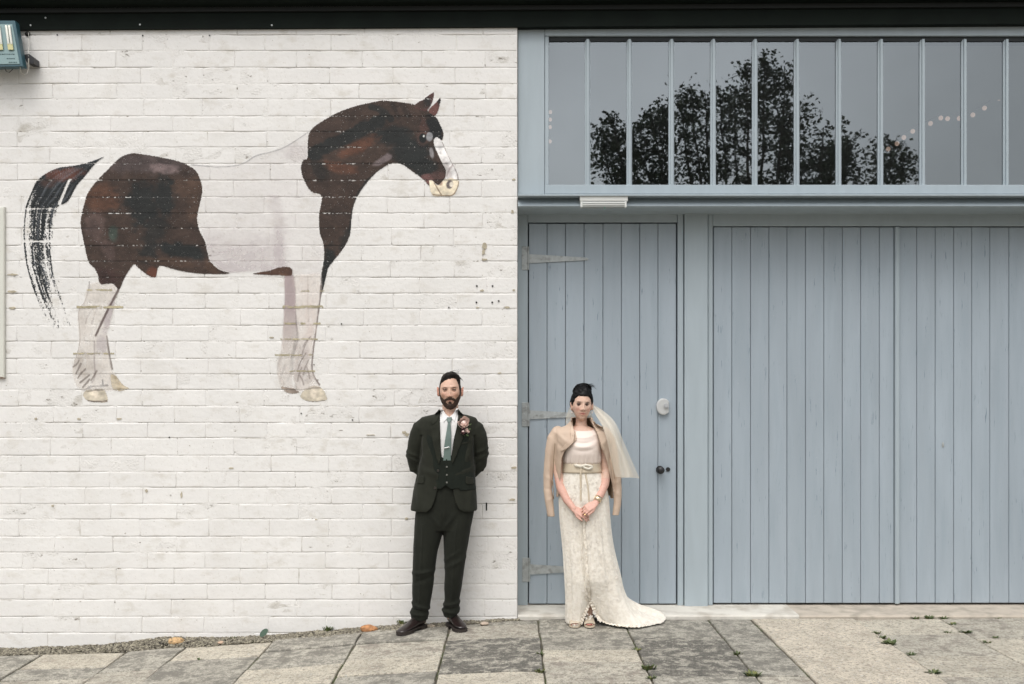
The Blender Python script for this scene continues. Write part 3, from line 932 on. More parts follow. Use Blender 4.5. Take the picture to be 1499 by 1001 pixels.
BEIGE = lin(186, 176, 146)
DK = lin(92, 80, 74)
def c_fleg_far(PX, PY, S):
    C = base_rgba(PX, lin(176, 160, 160))
    t = np.clip((PY - 445) / 80, 0, 1)[..., None]
    C[..., :3] = C[..., :3] * (1 - t * .9) + lin(216, 206, 197) * t * .9
    C[..., 3] = np.clip(.5 + S / 3, 0, 1) * np.clip(.85 - .45 * t[..., 0] * 1.0 - .35 * (fbm(PX / 6, PY / 10, 0, 93, 3) - .3), 0, 1)
    for i, (x, y, h) in enumerate([(409, 530, 26), (414, 545, 22), (428, 520, 40), (432, 505, 34), (425, 548, 20)]):
        stroke(C, PX, PY, [(x + 4, y - h / 2), (x, y), (x - 4, y + h / 2)], 1.3, lin(150, 138, 130), .7, s=30 + i)
    stroke(C, PX, PY, [(434, 455), (434.5, 480), (437, 495), (430, 520), (428, 545)], 1.2, lin(120, 106, 102), .75)
    return C
film('foreleg', spline([(417.8, 404), (430, 404), (433, 428), (433.4, 452.5), (437.6, 490), (436, 516), (430, 542.6), (428, 562), (438, 568), (430, 573), (419.6, 573), (413, 566.6), (406.4, 549), (406.4, 529.5), (412, 512), (415, 479), (417.4, 435)], True, 4), c_fleg_far, .0021, M_wash, step=.0045)
def c_fleg_near(PX, PY, S):
    C = base_rgba(PX, lin(231, 222, 215))
    C[..., 3] = np.clip(.5 + S / 3, 0, 1) * (.12 + .65 * fbm(PX / 7, PY / 12, 0, 92, 3))
    stroke(C, PX, PY, [(470, 418), (469, 437), (466, 459), (462, 490), (459, 512), (457, 538), (461, 552), (468, 563)], 1.1, lin(96, 82, 78), .9, .9)
    blob(C, PX, PY, 440, 535, 10, 34, lin(196, 184, 178), .8, .25)
    blob(C, PX, PY, 455, 470, 8, 30, lin(222, 206, 198), .6)
    blob(C, PX, PY, 450, 553, 12, 8, lin(186, 174, 166), .7)
    for i, (x, y, h, d) in enumerate([(445, 510, 24, 6), (440, 530, 26, 8), (447, 538, 22, 5), (438, 548, 20, 4), (452, 545, 18, -3), (443, 556, 14, -4), (448, 500, 14, 7)]):
        stroke(C, PX, PY, [(x + d, y - h / 2), (x, y), (x - d * .5, y + h / 2)], 1.0, lin(118, 104, 96), .75, .8, s=60 + i)
    stroke(C, PX, PY, [(451, 405), (451, 440), (452, 470)], 1.0, lin(190, 176, 168), .6, .7)
    return C
film('foreleg', spline([(430, 404), (450, 402), (470, 402), (469, 437), (465.7, 459), (461.3, 490), (458, 512), (456.5, 538), (461.3, 553.6), (468, 565), (453, 568), (440, 572), (432, 563), (430, 542), (436, 512), (437, 490), (433, 452), (433, 428)], True, 4), c_fleg_near, .0025, M_wash, step=.0045)
HOOF = lin(204, 194, 175)
def c_hoof(x0, y0, x1, y1):
    def f(PX, PY, S):
        C = base_rgba(PX, HOOF)
        blob(C, PX, PY, (x0 + x1) / 2, (y0 + y1) / 2 - 4, 5, 8, lin(226, 214, 196), .8)
        C[..., 3] = np.clip(.5 + S / 2.2, 0, 1)
        stroke(C, PX, PY, [(x0, y1 - 2), ((x0 + x1) / 2, y1), (x1, y1 - 1)], 1.1, DK, .8, wob=1.0)
        stroke(C, PX, PY, [(x0 + 3, y0 + 3), (x1 - 6, y0 + 1)], 1.0, DK, .6, wob=1.0)
        return C
    return f
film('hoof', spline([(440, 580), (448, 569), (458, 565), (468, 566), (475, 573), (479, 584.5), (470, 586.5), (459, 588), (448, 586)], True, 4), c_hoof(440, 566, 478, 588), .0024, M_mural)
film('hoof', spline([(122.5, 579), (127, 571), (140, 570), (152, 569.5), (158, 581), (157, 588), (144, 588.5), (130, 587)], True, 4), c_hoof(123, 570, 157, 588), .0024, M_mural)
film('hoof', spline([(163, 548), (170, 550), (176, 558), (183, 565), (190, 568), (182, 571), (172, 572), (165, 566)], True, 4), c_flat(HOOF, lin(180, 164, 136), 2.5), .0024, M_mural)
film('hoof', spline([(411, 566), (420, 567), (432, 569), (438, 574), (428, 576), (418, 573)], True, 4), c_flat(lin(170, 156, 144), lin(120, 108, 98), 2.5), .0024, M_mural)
def c_hleg(PX, PY, S):
    C = base_rgba(PX, lin(229, 222, 214))
    C[..., 3] = np.clip(.5 + S / 3, 0, 1) * (.12 + .72 * fbm(PX / 7, PY / 12, 0, 91, 3))
    blob(C, PX, PY, 160, 462, 6, 30, lin(184, 172, 174), .85, .25)
    blob(C, PX, PY, 122, 462, 6, 20, lin(206, 198, 190), .7)
    blob(C, PX, PY, 143, 540, 12, 14, lin(208, 200, 194), .7)
    stroke(C, PX, PY, [(130, 424), (125, 441), (117, 453), (116, 468), (118, 494), (115, 514), (110, 529)], .8, lin(176, 166, 158), .8, .7)
    blob(C, PX, PY, 150, 505, 9, 14, lin(190, 180, 180), .8)
    blob(C, PX, PY, 122, 535, 13, 22, lin(192, 182, 172), .8)
    stroke(C, PX, PY, [(174, 424), (168, 436), (161, 449), (154, 463), (147, 478), (141, 491)], 1.6, lin(88, 72, 68), .9, 1)
    stroke(C, PX, PY, [(157, 492), (160, 513), (163, 530), (165, 540)], 1.2, DK, .8, 1)
    stroke(C, PX, PY, [(120, 372), (126, 390), (131, 405), (131, 422)], 1.0, lin(150, 146, 148), .8, .8)
    stroke(C, PX, PY, [(139, 500), (139, 530), (140, 548), (136, 560)], 1.1, lin(150, 138, 134), .8)
    stroke(C, PX, PY, [(134, 455), (128, 466), (126, 472)], 1.0, lin(150, 136, 126), .6)
    stroke(C, PX, PY, [(140, 457), (137, 468), (135, 474)], 1.0, lin(150, 136, 126), .6)
    for i, (x, y, l) in enumerate([(112, 533, 9), (113, 541, 10), (117, 548, 12), (121, 556, 12), (126, 561, 12), (135, 552, 12)]):
        stroke(C, PX, PY, [(x - 4 + (i * 7) % 4, y + 4 + (i * 5) % 3), (x + 2, y - 1 + i % 2), (x + l * (.5 + .13 * (i % 4)), y - 6 - (i * 3) % 4)], 1.3, lin(108, 96, 88), .8, .85, s=80 + i)
    stroke(C, PX, PY, [(122, 572), (134, 566), (146, 565), (158, 564)], 1.2, DK, .8, wob=.9)
    stroke(C, PX, PY, [(151, 556), (151.5, 562)], 1.1, lin(60, 54, 52), .9)
    return C
film('hind_leg', spline([(129.9, 418), (146, 414), (163.5, 416), (174, 421.5), (171.9, 432), (166.6, 453), (162.4, 471.9), (157, 490.8), (160, 513.9), (163.5, 539), (171.9, 551.6), (178, 566), (160, 572), (140, 572), (123.6, 572), (113, 564), (107, 545), (109, 528.5), (115, 516), (117, 495), (115, 467.7), (116, 453), (123.6, 444.6)], True, 4), c_hleg, .0021, M_wash, step=.0045)
# repointed joints painted beige behind the legs
STRIPS = [(113, 181, 449.5, 1.9), (128, 165, 424.5, 1.2), (108, 168, 517.5, 1.2), (414, 474, 449.2, 2.1), (414, 470, 473.6, 1.5), (411, 466, 496.4, 1.2), (402, 467, 519.6, 1.1), (424, 462, 543, 1.1), (440, 476, 426, .9)]
for (a, b, y, w) in STRIPS:
    poly = [(a, y - w), (b, y - w), (b, y + w), (a, y + w)]
    film('joint_stripe', poly, (lambda f: (lambda PX, PY, S: (lambda C: np.concatenate([C[..., :3], (C[..., 3] * np.clip((fbm(PX / 6, PY / 2, 0, int(y), 3) - .25) * 3.4, 0, 1))[..., None]], -1))(f(PX, PY, S))))(c_flat(BEIGE, lin(150, 142, 118), 1.6, 1.0)), .0030, M_mural, step=.0036)

# bare chips and old fixings in the wall
def chip(px, py, w, h, seed, m=M_chip):
    rs = random.Random(seed)
    bm = bmesh.new()
    n = 11
    c = W(px, py)
    pts = []
    for k in range(n):
        a = 2 * math.pi * k / n
        r = rs.uniform(.55, 1.15)
        pts.append((c.x + math.cos(a) * r * w / 200.0 / 2, c.z + math.sin(a) * r * h / 200.0 / 2))
    prism(bm, pts, -.0105, 0.0)
    return bmo('chipped_patch', bm, m, wall)
for i, (px, py, w, h) in enumerate([(709, 360, 7, 13), (708, 369, 5, 11), (709, 380, 8, 4), (750, 310, 5, 6), (706, 425, 7, 3.5), (742, 450, 9, 3), (731, 546, 6, 2.5), (592, 633, 9, 6), (596, 636, 7, 6), (20, 402, 18, 3.4), (19, 427, 14, 4.5), (19, 451, 12, 4), (752, 684, 10, 4), (595, 759, 7, 4), (750, 731, 11, 3.4), (699, 450, 5, 2), (339, 685, 9, 3), (543, 636.5, 14, 1.4), (398, 494, 8, 3), (752, 425, 4, 4), (752, 263, 5, 3), (622, 800, 5, 3), (463, 760, 4, 2.2), (53, 613, 4, 4), (116, 613, 6, 3), (175, 613, 8, 3), (215, 718, 4, 6), (266, 724, 3, 10), (78, 740, 5, 4)]):
    chip(px, py, w, h, i)
for px, py in [(698, 418.5), (721, 418.5), (697.5, 442.5), (720.5, 442.5), (730, 440.5), (657, 450), (516, 614.5), (441, 605), (248, 640), (500, 474), (84, 51), (209, 52), (307, 52)]:
    bm = bmesh.new(); cyl(bm, W(px, py, -.0095), .0065 if px > 690 else .005, .006, n=10)
    bmo('screw_hole', bm, M_hole, wall)
boxo('wall_slot', M_hole, wall, wx(711.2), wx(713.2), -.012, 0, wz(747), wz(735.5), 0)

# ------------------------------------------------------------------ timber front: doors, posts, beam, windows
YD = .32          # face of the doors
def zD(py): return wz(py, YD)
def xD(px): return wx(px, YD)

# threshold
th = empty('door_sill', (2.0, 0, 0), 'long concrete door sill running under the blue doors, painted pale at its left end', 'sill')
def sill_piece(name, m, x0, x1, top, drop=0):
    bm = bmesh.new()
    nx = int((x1 - x0) / .08)
    prof = [(0.0, -.08), (-.002, top - .012), (.006, top - .003), (.02, top), (.48, top + .002), (.48, -.08)]
    rings = []
    for i in range(nx + 1):
        x = x0 + (x1 - x0) * i / nx
        rings.append([bm.verts.new((x, p[0] + (.004 * (vnoise(x * 9, k * 5.0) - .5) if k < 4 else 0), p[1] + (.004 * (vnoise(x * 7, 40 + k) - .5) if 0 < k < 4 else 0))) for k, p in enumerate(prof)])
    for i in range(nx):
        for k in range(len(prof) - 1):
            bm.faces.new((rings[i][k], rings[i + 1][k], rings[i + 1][k + 1], rings[i][k + 1]))
    bm.faces.new(rings[0]); bm.faces.new(rings[-1][::-1])
    bmesh.ops.recalc_face_normals(bm, faces=bm.faces)
    bmo(name, bm, m, th)
sill_piece('painted_sill', M_sill, XR + .003, wx(1170), .024)
sill_piece('bare_sill', M_sill2, wx(1170) + .002, 4.6, .022)

frame = empty('door_frame', (2.2, YD, 0), 'blue-grey timber posts and head boards framing the doors', 'frame')
zt = wz(304, .03)
boxo('post', M_frame, frame, XR + .004, xD(772.6), YD - .004, YD + .09, .026, zD(305), .003)
boxo('post', M_frame, frame, xD(991.5), xD(1000), YD - .016, YD + .09, .024, zD(305), .004)
boxo('post', M_frame, frame, xD(1001), xD(1035), YD - .034, YD + .09, .020, zD(305), .004)
boxo('post', M_frame, frame, xD(1036), xD(1043), YD - .012, YD + .09, .026, zD(305), .004)
boxo('head_board', M_frame, frame, xD(772.9), xD(991.2), YD - .004, YD + .09, zD(325.5), zD(306), .002)
boxo('head_board', M_frame, frame, xD(1043.3), 4.6, YD - .010, YD + .09, zD(331), zD(306), .003)
boxo('backing', M_dark, frame, XR + .004, 4.6, YD + .0905, YD + .13, .028, zD(300), 0)

def plank_door(name, edges, ytop, ybot, label, y0=0.0):
    root = empty(name, (xD((edges[0] + edges[-1]) / 2), YD, zD(ybot)), label, 'door')
    for a, b in zip(edges[:-1], edges[1:]):
        j = random.uniform(-.0012, .0012)
        boxo('plank', M_blue, root, xD(a) + .0016, xD(b) - .0016, YD + y0 + j, YD + y0 + .04 + j, zD(ybot), zD(ytop) - random.uniform(0, .002), .0042, 2)
    return root
d1 = plank_door('plank_door', [773.9, 800.8, 827.8, 855, 882.6, 909.6, 936.5, 963.2, 990.0], 327, 883.6, 'narrow blue-grey plank door with three strap hinges behind the woman')
d2 = plank_door('barn_door', [1044.6, 1071.6, 1099, 1126, 1152.4, 1179.4, 1206.4, 1233.4, 1260.3, 1287.6, 1309], 332, 882.8, 'wide blue-grey plank barn door beside the square post, right of the narrow door', .006)
d3 = plank_door('barn_door', [1316.5, 1343, 1370, 1397, 1423.5, 1450, 1478, 1505, 1532, 1559, 1586], 332, 882.8, 'blue-grey plank barn door cut off by the right edge, with a raised batten on its left', .012)
boxo('batten', M_frame, d3, xD(1309.6), xD(1316), YD - .014, YD + .05, zD(883.4), zD(332), .004)

def strap_hinge(px0, px1, pytop, pybot, sx1, s0, s1, tip0, tip1, lab):
    bm = bmesh.new()
    box(bm, xD(px0), xD(px1 - 2.4), YD - .012, YD - .003, zD(pybot), zD(pytop), .002)
    h = bmo('hinge', bm, M_zinc, d1)
    bm = bmesh.new()
    pts = [(xD(px1 - .2), zD(s1)), (xD(px1 - .2), zD(s0)), (xD(sx1 - 3), zD(tip0)), (xD(sx1), zD((tip0 + tip1) / 2)), (xD(sx1 - 3), zD(tip1))]
    prism(bm, pts, YD - .010, YD - .002)
    bmo('strap', bm, M_zinc, h)
    bm = bmesh.new()
    cyl(bm, (xD(px1 - 1.2), YD - .010, zD((pytop + pybot) / 2)), .0075, (pybot - pytop) / 196.0, 'Z', 12)
    bmo('knuckle', bm, M_zinc, h)
    for q in (.22, .5, .78):
        bm = bmesh.new(); ball(bm, (xD(px0 + 3.5), YD - .012, zD(pytop + (pybot - pytop) * q)), .0055, .003, .0055, 8, 6)
        bmo('bolt', bm, M_zinc, h)
    for q in (.12, .42, .70, .95):
        bm = bmesh.new(); ball(bm, (xD(px1 + (sx1 - px1) * q), YD - .0105, zD((s0 + s1) / 2)), .0055, .003, .0055, 8, 6)
        bmo('bolt', bm, M_zinc, h)
strap_hinge(763.8, 774.6, 360.8, 395.3, 862, 372, 385.4, 377, 381, '')
strap_hinge(763.8, 775.0, 588.8, 624, 866, 600.4, 613.6, 605, 609, '')
strap_hinge(764.4, 776.0, 816, 851, 866, 825.6, 840.6, 831, 835, '')

# night latch disc and knob
bm = bmesh.new()
pts = []
cx_, cz_ = xD(970.4), zD(595)
for k in range(25):
    a = R(38 + (360 - 76) * k / 24)
    pts.append((cx_ + math.cos(a) * .054, cz_ + math.sin(a) * .064))
prism(bm, pts, YD - .030, YD - .001)
es = [e for e in bm.edges if all(v.co.y < YD - .02 for v in e.verts)]
bmesh.ops.bevel(bm, geom=es, offset=.008, segments=3, profile=.5, affect='EDGES')
lk = bmo('lock_housing', bm, mat('brushed_aluminium', (.60, .61, .60), .45, metal=.4), d1)
bm = bmesh.new(); cyl(bm, (xD(974.2), YD - .036, zD(594)), .019, .014, n=24); cyl(bm, (xD(974.2), YD - .045, zD(594)), .011, .010, n=18)
bmo('lock_cylinder', bm, mat('steel_lock', (.50, .51, .52), .4, metal=.4), lk)
bm = bmesh.new(); cyl(bm, (xD(965.8), YD - .004, zD(687.3)), .030, .008, n=24); cyl(bm, (xD(965.8), YD - .03, zD(687.3)), .012, .05, n=14)
ball(bm, (xD(965.8), YD - .055, zD(687.3)), .029, .02, .029, 20, 12)
bmo('door_knob', bm, M_black, d1)
bm = bmesh.new(); cyl(bm, (xD(977.7), YD - .004, zD(686.8)), .0165, .008, n=20); cyl(bm, (xD(977.7), YD - .009, zD(686.8)), .010, .006, n=16)
bmo('keyhole_cover', bm, M_black, d1)
bm = bmesh.new(); ball(bm, (xD(1381), YD + .008, zD(651)), .009, .004, .022, 10, 8)
bmo('paint_chip', bm, M_zinc, d3)

# lintel beam with its drip
bm = bmesh.new()
zb = lambda py, Y: wz(py, Y)
prof = [(.01, zb(303.8, .01)), (-.022, zb(303.4, -.022)), (-.034, zb(301.5, -.034)), (-.022, zb(298, -.022)), (.018, zb(294, .018)), (.045, zb(290, .045)), (.05, zb(285.8, .05)), (.50, zb(285.8, .05)), (.50, zb(303.8, .01))]
profile_x(bm, prof, XR + .004, 4.6)
tag(bmo('lintel_beam', bm, M_frame), 'long blue-grey lintel beam above the doors and under the windows', 'beam')

# windows
YW = .035
win = empty('window_band', (wx(1150, YW), YW, wz(284, YW)), 'long blue-grey window of narrow upright panes above the doors', 'window')
xw = lambda px: wx(px, YW)
zw = lambda py: wz(py, YW)
boxo('jamb_board', M_frame, win, XR + .004, xw(797), YW, YW + .12, zw(284), zw(39), .002)
boxo('side_bead', M_frame, win, xw(797.4), xw(803.5), YW + .008, YW + .12, zw(270.2), zw(52.5), .003)
boxo('bottom_rail', M_frame, win, xw(797.4), 4.6, YW - .006, YW + .12, zw(284), zw(270.6), .003)
boxo('sill_drip', M_frame, win, XR + .004, 4.6, -.075, YW + .10, wz(286.6, -.075), wz(284.0, -.075), .0015)
boxo('top_rail', M_frame, win, xw(797.4), 4.6, YW - .002, YW + .12, zw(52.3), zw(38.8), .002)
boxo('head_shadow_strip', mat('painted_head_shadow', (.02, .024, .026), .7), win, xw(804), 4.6, YW + .02, YW + .12, zw(59), zw(52.5), 0)  # near-black strip standing in for the shadow at the window head
MUL = [860.5, 921.7, 983.5, 1044.8, 1106, 1167.5, 1229, 1290.5, 1351.8, 1413, 1474.5, 1536]
for px in MUL:
    bm = bmesh.new()
    x = xw(px); a, b = .0085, .020
    z0, z1 = zw(270.8), zw(57)
    P = [(x - b, YW + .045), (x - b, YW + .022), (x - a, YW + .018), (x - a, YW), (x + a, YW), (x + a, YW + .018), (x + b, YW + .022), (x + b, YW + .045)]
    A = [bm.verts.new((p[0], p[1], z0)) for p in P]; B = [bm.verts.new((p[0], p[1], z1)) for p in P]
    bm.faces.new(A); bm.faces.new(B[::-1])
    for i in range(8): bm.faces.new((A[i], B[i], B[(i + 1) % 8], A[(i + 1) % 8]))
    bmesh.ops.recalc_face_normals(bm, faces=bm.faces)
    bmo('mullion', bm, M_frame, win)
def glass_mat():
    m = bpy.data.materials.new('window_glass'); m.use_nodes = True
    N, L = m.node_tree.nodes, m.node_tree.links
    N.remove(N['Principled BSDF'])
    g = N.new('ShaderNodeBsdfGlossy'); g.inputs['Roughness'].default_value = .012; g.inputs['Color'].default_value = (.90, .97, 1, 1)
    t = N.new('ShaderNodeBsdfTransparent'); t.inputs['Color'].default_value = (.80, .84, .83, 1)
    f = N.new('ShaderNodeFresnel'); f.inputs['IOR'].default_value = 2.75
    geo = N.new('ShaderNodeNewGeometry')
    n = N.new('ShaderNodeTexNoise'); n.inputs['Scale'].default_value = 3.5; n.inputs['Detail'].default_value = 1
    L.new(geo.outputs['Position'], n.inputs['Vector'])
    b = N.new('ShaderNodeBump'); b.inputs['Strength'].default_value = .10; b.inputs['Distance'].default_value = .004
    L.new(n.outputs['Fac'], b.inputs['Height']); L.new(b.outputs[0], g.inputs['Normal'])
    x = N.new('ShaderNodeMixShader'); L.new(f.outputs[0], x.inputs[0]); L.new(t.outputs[0], x.inputs[1]); L.new(g.outputs[0], x.inputs[2])
    L.new(x.outputs[0], N['Material Output'].inputs['Surface'])
    return m
M_glass = glass_mat()
pe = [803.0] + MUL
for i, (a, b) in enumerate(zip(pe[:-1], pe[1:])):
    bm = bmesh.new()
    t1, t2 = random.uniform(-.0012, .0012), random.uniform(-.0010, .0010)
    x0, x1, z0, z1 = xw(a) + .004, xw(b) - .004, zw(270.7), zw(57)
    yy = YW + .032
    v = [bm.verts.new(p) for p in ((x0, yy - t1 - t2, z0), (x1, yy + t1 - t2, z0), (x1, yy + t1 + t2, z1), (x0, yy - t1 + t2, z1))]
    bm.faces.new(v)
    bmo('pane', bm, M_glass, win)

# the room behind the glass
room = bmesh.new()
rx0, rx1, ry0, ry1, rz0, rz1 = .05, 9.0, .52, 8.0, 0.0, 4.7
c = [room.verts.new(p) for p in ((rx0, ry0, rz0), (rx1, ry0, rz0), (rx1, ry1, rz0), (rx0, ry1, rz0), (rx0, ry0, rz1), (rx1, ry0, rz1), (rx1, ry1, rz1), (rx0, ry1, rz1))]
for f in ((0, 1, 2, 3), (4, 7, 6, 5), (3, 2, 6, 7), (0, 3, 7, 4), (1, 5, 6, 2)): room.faces.new([c[i] for i in f])
tag(bmo('interior_room', room, mat('dim_interior_plaster', (.30, .31, .31), .8)), kind='structure')
# roof over the room and the wall, so that no sky light leaks in
bm = bmesh.new()
box(bm, -4.6, 9.2, .16, 8.2, 4.72, 4.84)
tag(bmo('flat_roof', bm, M_eave), 'flat dark roof deck over the building', 'roof')

# festoon lights inside
M_bulb = bpy.data.materials.new('warm_bulb'); M_bulb.use_nodes = True
_b = M_bulb.node_tree.nodes['Principled BSDF']; _b.inputs['Base Color'].default_value = (.8, .6, .5, 1)
_b.inputs['Emission Color'].default_value = (1, .68, .55, 1); _b.inputs['Emission Strength'].default_value = .24
M_cable = mat('festoon_cable', (.12, .12, .12), .6)
def festoon(pts, Yf, lab, r=.024):
    P = [W(p[0], p[1], Yf) for p in pts]
    root = empty('string_lights', P[0], lab, 'string lights')
    for k, p in enumerate(P):
        bm = bmesh.new(); ball(bm, p - Vector((0, 0, .03)), r, r, r * 1.05, 12, 8)
        bmo('bulb', bm, M_bulb, root, True)
    bm = bmesh.new()
    limb(bm, [(p + Vector((0, 0, .012)), .0035) for p in P], 5, False)
    bmo('cable', bm, M_cable, root)
festoon([(1300, 214), (1313, 206), (1323, 197), (1336, 188), (1362, 176.5), (1377, 168.5), (1387, 169.5), (1404, 169), (1424, 164), (1441, 154), (1462, 139.5), (1483, 120.5), (1499, 113)], 3.2, 'string of warm bulbs rising rightwards behind the right-hand panes')
festoon([(814, 96), (816.5, 108), (813, 119.5), (809.5, 129), (807.5, 139), (806, 149), (805.6, 160), (805.4, 171), (805.2, 182), (805, 203)], 3.6, 'string of warm bulbs hanging down behind the leftmost window pane', .021)

# bulkhead emergency light on the beam
lt = empty('bulkhead_light', W(884, 303, -.02), 'white oblong bulkhead light fixed to the beam above the narrow door', 'light')
M_white = mat('white_plastic', (.72, .73, .70), .4)
bm = bmesh.new()
box(bm, wx(848.5, -.03), wx(918.5, -.03), -.062, .02, wz(295, -.04), wz(287.4, -.04), .005, 2)
bmo('housing', bm, M_white, lt)
bm = bmesh.new()
M_diff = mat('ribbed_diffuser', (.50, .52, .51), .25, spec=.8)
box(bm, wx(850.5, -.03), wx(916.5, -.03), -.058, .01, wz(303.4, -.04), wz(295.3, -.04), .006, 2)
df = bmo('diffuser', bm, M_diff, lt)
for q in range(2):
    bm = bmesh.new(); z = wz(297.6 + q * 2.8, -.04)
    box(bm, wx(852.5, -.03), wx(914, -.03), -.064, -.057, z - .0025, z + .0025, .001)
    bmo('rib', bm, M_white, df)
for q in (850.8, 915.2):
    bm = bmesh.new(); box(bm, wx(q - 1.4, -.03), wx(q + 1.4, -.03), -.066, -.02, wz(304, -.04), wz(295.5, -.04), .002)
    bmo('end_cap', bm, M_white, lt)
bm = bmesh.new(); box(bm, wx(884.6, -.04), wx(885.6, -.04), -.05, -.045, wz(305.6, -.04), wz(303.2, -.04)); bmo('test_switch', bm, mat('green_indicator', (.1, .35, .25), .4), lt)

# eave over everything
eave = empty('eave', (0, -.1, wz(40)), 'dark green eave and gutter running along the top of the building', 'eave')
SL = .0062
z_e = wz(39.2, -.03)
def eprof(name, pts, m=M_eave):
    bm = bmesh.new(); profile_x(bm, pts, -5.2, 5.2, SL); bmo(name, bm, m, eave)
eprof('fascia_board', [(-.030, z_e), (-.030, z_e + .118), (.16, z_e + .118), (.16, z_e)])
eprof('soffit_strip', [(-.05, z_e + .119), (-.05, z_e + .150), (.16, z_e + .150), (.16, z_e + .119)], mat('black_soffit', (.006, .008, .007), .8))
eprof('gutter', [(-.045, z_e + .152), (-.105, z_e + .157), (-.135, z_e + .18), (-.14, z_e + .245), (-.125, z_e + .245), (-.12, z_e + .19), (-.045, z_e + .17)])
eprof('roof_edge', [(-.044, z_e + .172), (-.115, z_e + .25), (-.115, z_e + .30), (.3, z_e + .36), (.3, z_e + .172)])
for px, py in [(66.8, 26), (45, 37), (398, 37), (205, 36)]:
    bm = bmesh.new(); ball(bm, W(px, py, -.032), .007, .003, .007, 8, 6); bmo('screw_head', bm, M_zinc, eave)

# floodlight at the top left
fl = empty('floodlight', W(20, 70, -.2), 'teal floodlight with pale tubes, tilted down, cut off by the left edge under the eave', 'floodlight')
M_teal = mat('teal_enamel', (.030, .085, .105), .4, var=.15, vscale=10)
FY0, FY1 = -.30, -.20
def fp(px, py):   # tilted face: top nearer the wall side, bottom further out
    t = (py - 30) / 68.0
    return W(px - 3.5, py, -.17 + .04 * (1 - t))
def fquad(name, pts, th, m, parent, lift=0.0):
    bm = bmesh.new()
    f = [fp(*p) + Vector((0, -lift, 0)) for p in pts]
    A = [bm.verts.new(p) for p in f]; B = [bm.verts.new(p + Vector((0, th, 0))) for p in f]
    n = len(f)
    bm.faces.new(A); bm.faces.new(B[::-1])
    for i in range(n): bm.faces.new((A[i], B[i], B[(i + 1) % n], A[(i + 1) % n]))
    bmesh.ops.recalc_face_normals(bm, faces=bm.faces)
    bmesh.ops.bevel(bm, geom=list(bm.edges), offset=.002, segments=1, affect='EDGES')
    return bmo(name, bm, m, parent)
fquad('body', [(-62, 30), (25.6, 30), (37.6, 97), (-74, 100)], .06, M_teal, fl, 0)
face = fquad('glass_front', [(-56, 35.5), (22.2, 35.5), (33, 94), (-66, 95)], .004, mat('grey_green_reflector', (.20, .30, .30), .25, spec=.7), fl, .004)
M_tube = mat('lamp_tube', (.80, .80, .72), .3); M_cap = mat('tube_base', (.55, .52, .26), .5)
for bx in (-1, 14):
    for q, ox in enumerate((0, 4.4)):
        bm = bmesh.new()
        a = fp(bx + ox, 39) + Vector((0, -.012, 0)); b = fp(bx + ox + 3.6, 65) + Vector((0, -.012, 0))
        limb(bm, [(a, .0085), (b, .0085)], 10)
        bmo('lamp_tube', bm, M_tube, face, True)
    fquad('tube_base', [(bx + 1.4, 64.5), (bx + 9.6, 64.5), (bx + 10.8, 74), (bx + 2.8, 74)], .004, M_cap, face, .016)
M_pr = mat('faint_print', (.10, .16, .17), .5)
for (a, b, y) in [(3, 26, 79.5), (14, 26, 86), (17, 30.5, 91.5)]:      # illegible printed lines
    x = a
    while x < b - 1:
        w = random.uniform(1.2, 3.0)
        fquad('print_mark', [(x, y - .55), (x + w, y - .55), (x + w, y + .55), (x, y + .55)], .0012, M_pr, face, .0062)
        x += w + random.uniform(.6, 1.1)
bm = bmesh.new()
P = [W(*p, -.10) for p in ((35, 80), (43, 79), (49.6, 84.5), (49.4, 93), (41, 92.6), (38.6, 90))]
A = [bm.verts.new(p) for p in P]; B = [bm.verts.new(p + Vector((0, .085, 0))) for p in P]
bm.faces.new(A); bm.faces.new(B[::-1])
for i in range(6): bm.faces.new((A[i], B[i], B[(i + 1) % 6], A[(i + 1) % 6]))
bmesh.ops.recalc_face_normals(bm, faces=bm.faces)
bmo('bracket', bm, M_black, fl)
bm = bmesh.new(); limb(bm, [(W(42, 86, -.14), .004), (W(42.2, 99, -.12), .003), (W(40, 107, -.12), .003), (W(36, 110, -.12), .003), (W(31, 107, -.13), .003), (W(29.5, 98, -.15), .003)], 6)
bmo('cable', bm, mat('pale_cable', (.5, .48, .42), .6), fl, True)
bm = bmesh.new(); limb(bm, [(W(7, 99, -.2), .003), (W(9, 104, -.16), .003), (W(14, 106, -.14), .003), (W(19, 101, -.18), .003)], 6)
bmo('cable', bm, M_black, fl, True)
bm = bmesh.new(); limb(bm, [(W(42, 48, -.02), .0025), (W(42.6, 60, -.03), .0025), (W(42, 82, -.1), .0025)], 6)
bmo('cable', bm, mat('white_cable', (.6, .58, .53), .6), fl, True)
bm = bmesh.new(); ball(bm, W(40.5, 49.5, -.012), .02, .012, .018, 10, 8); bmo('cable_clip', bm, M_hole, fl, True)

# edge of a notice board at the left edge
nb = empty('notice_board', W(3, 430, -.02), 'pale board whose right edge shows at the left side of the brick wall', 'board')
boxo('panel', mat('pale_board', (.69, .69, .62), .6, var=.04), nb, -4.35, wx(7.2), -.020, -.008, wz(552), wz(304), .002)
boxo('rim', mat('board_rim', (.60, .59, .53), .6), nb, wx(7.3), wx(9.4), -.026, -.006, wz(552.6), wz(303.4), .002)
boxo('bottom_rim', mat('rust_rim', (.28, .18, .13), .6), nb, -4.35, wx(8.6), -.024, -.006, wz(553.6), wz(552.4), 0)

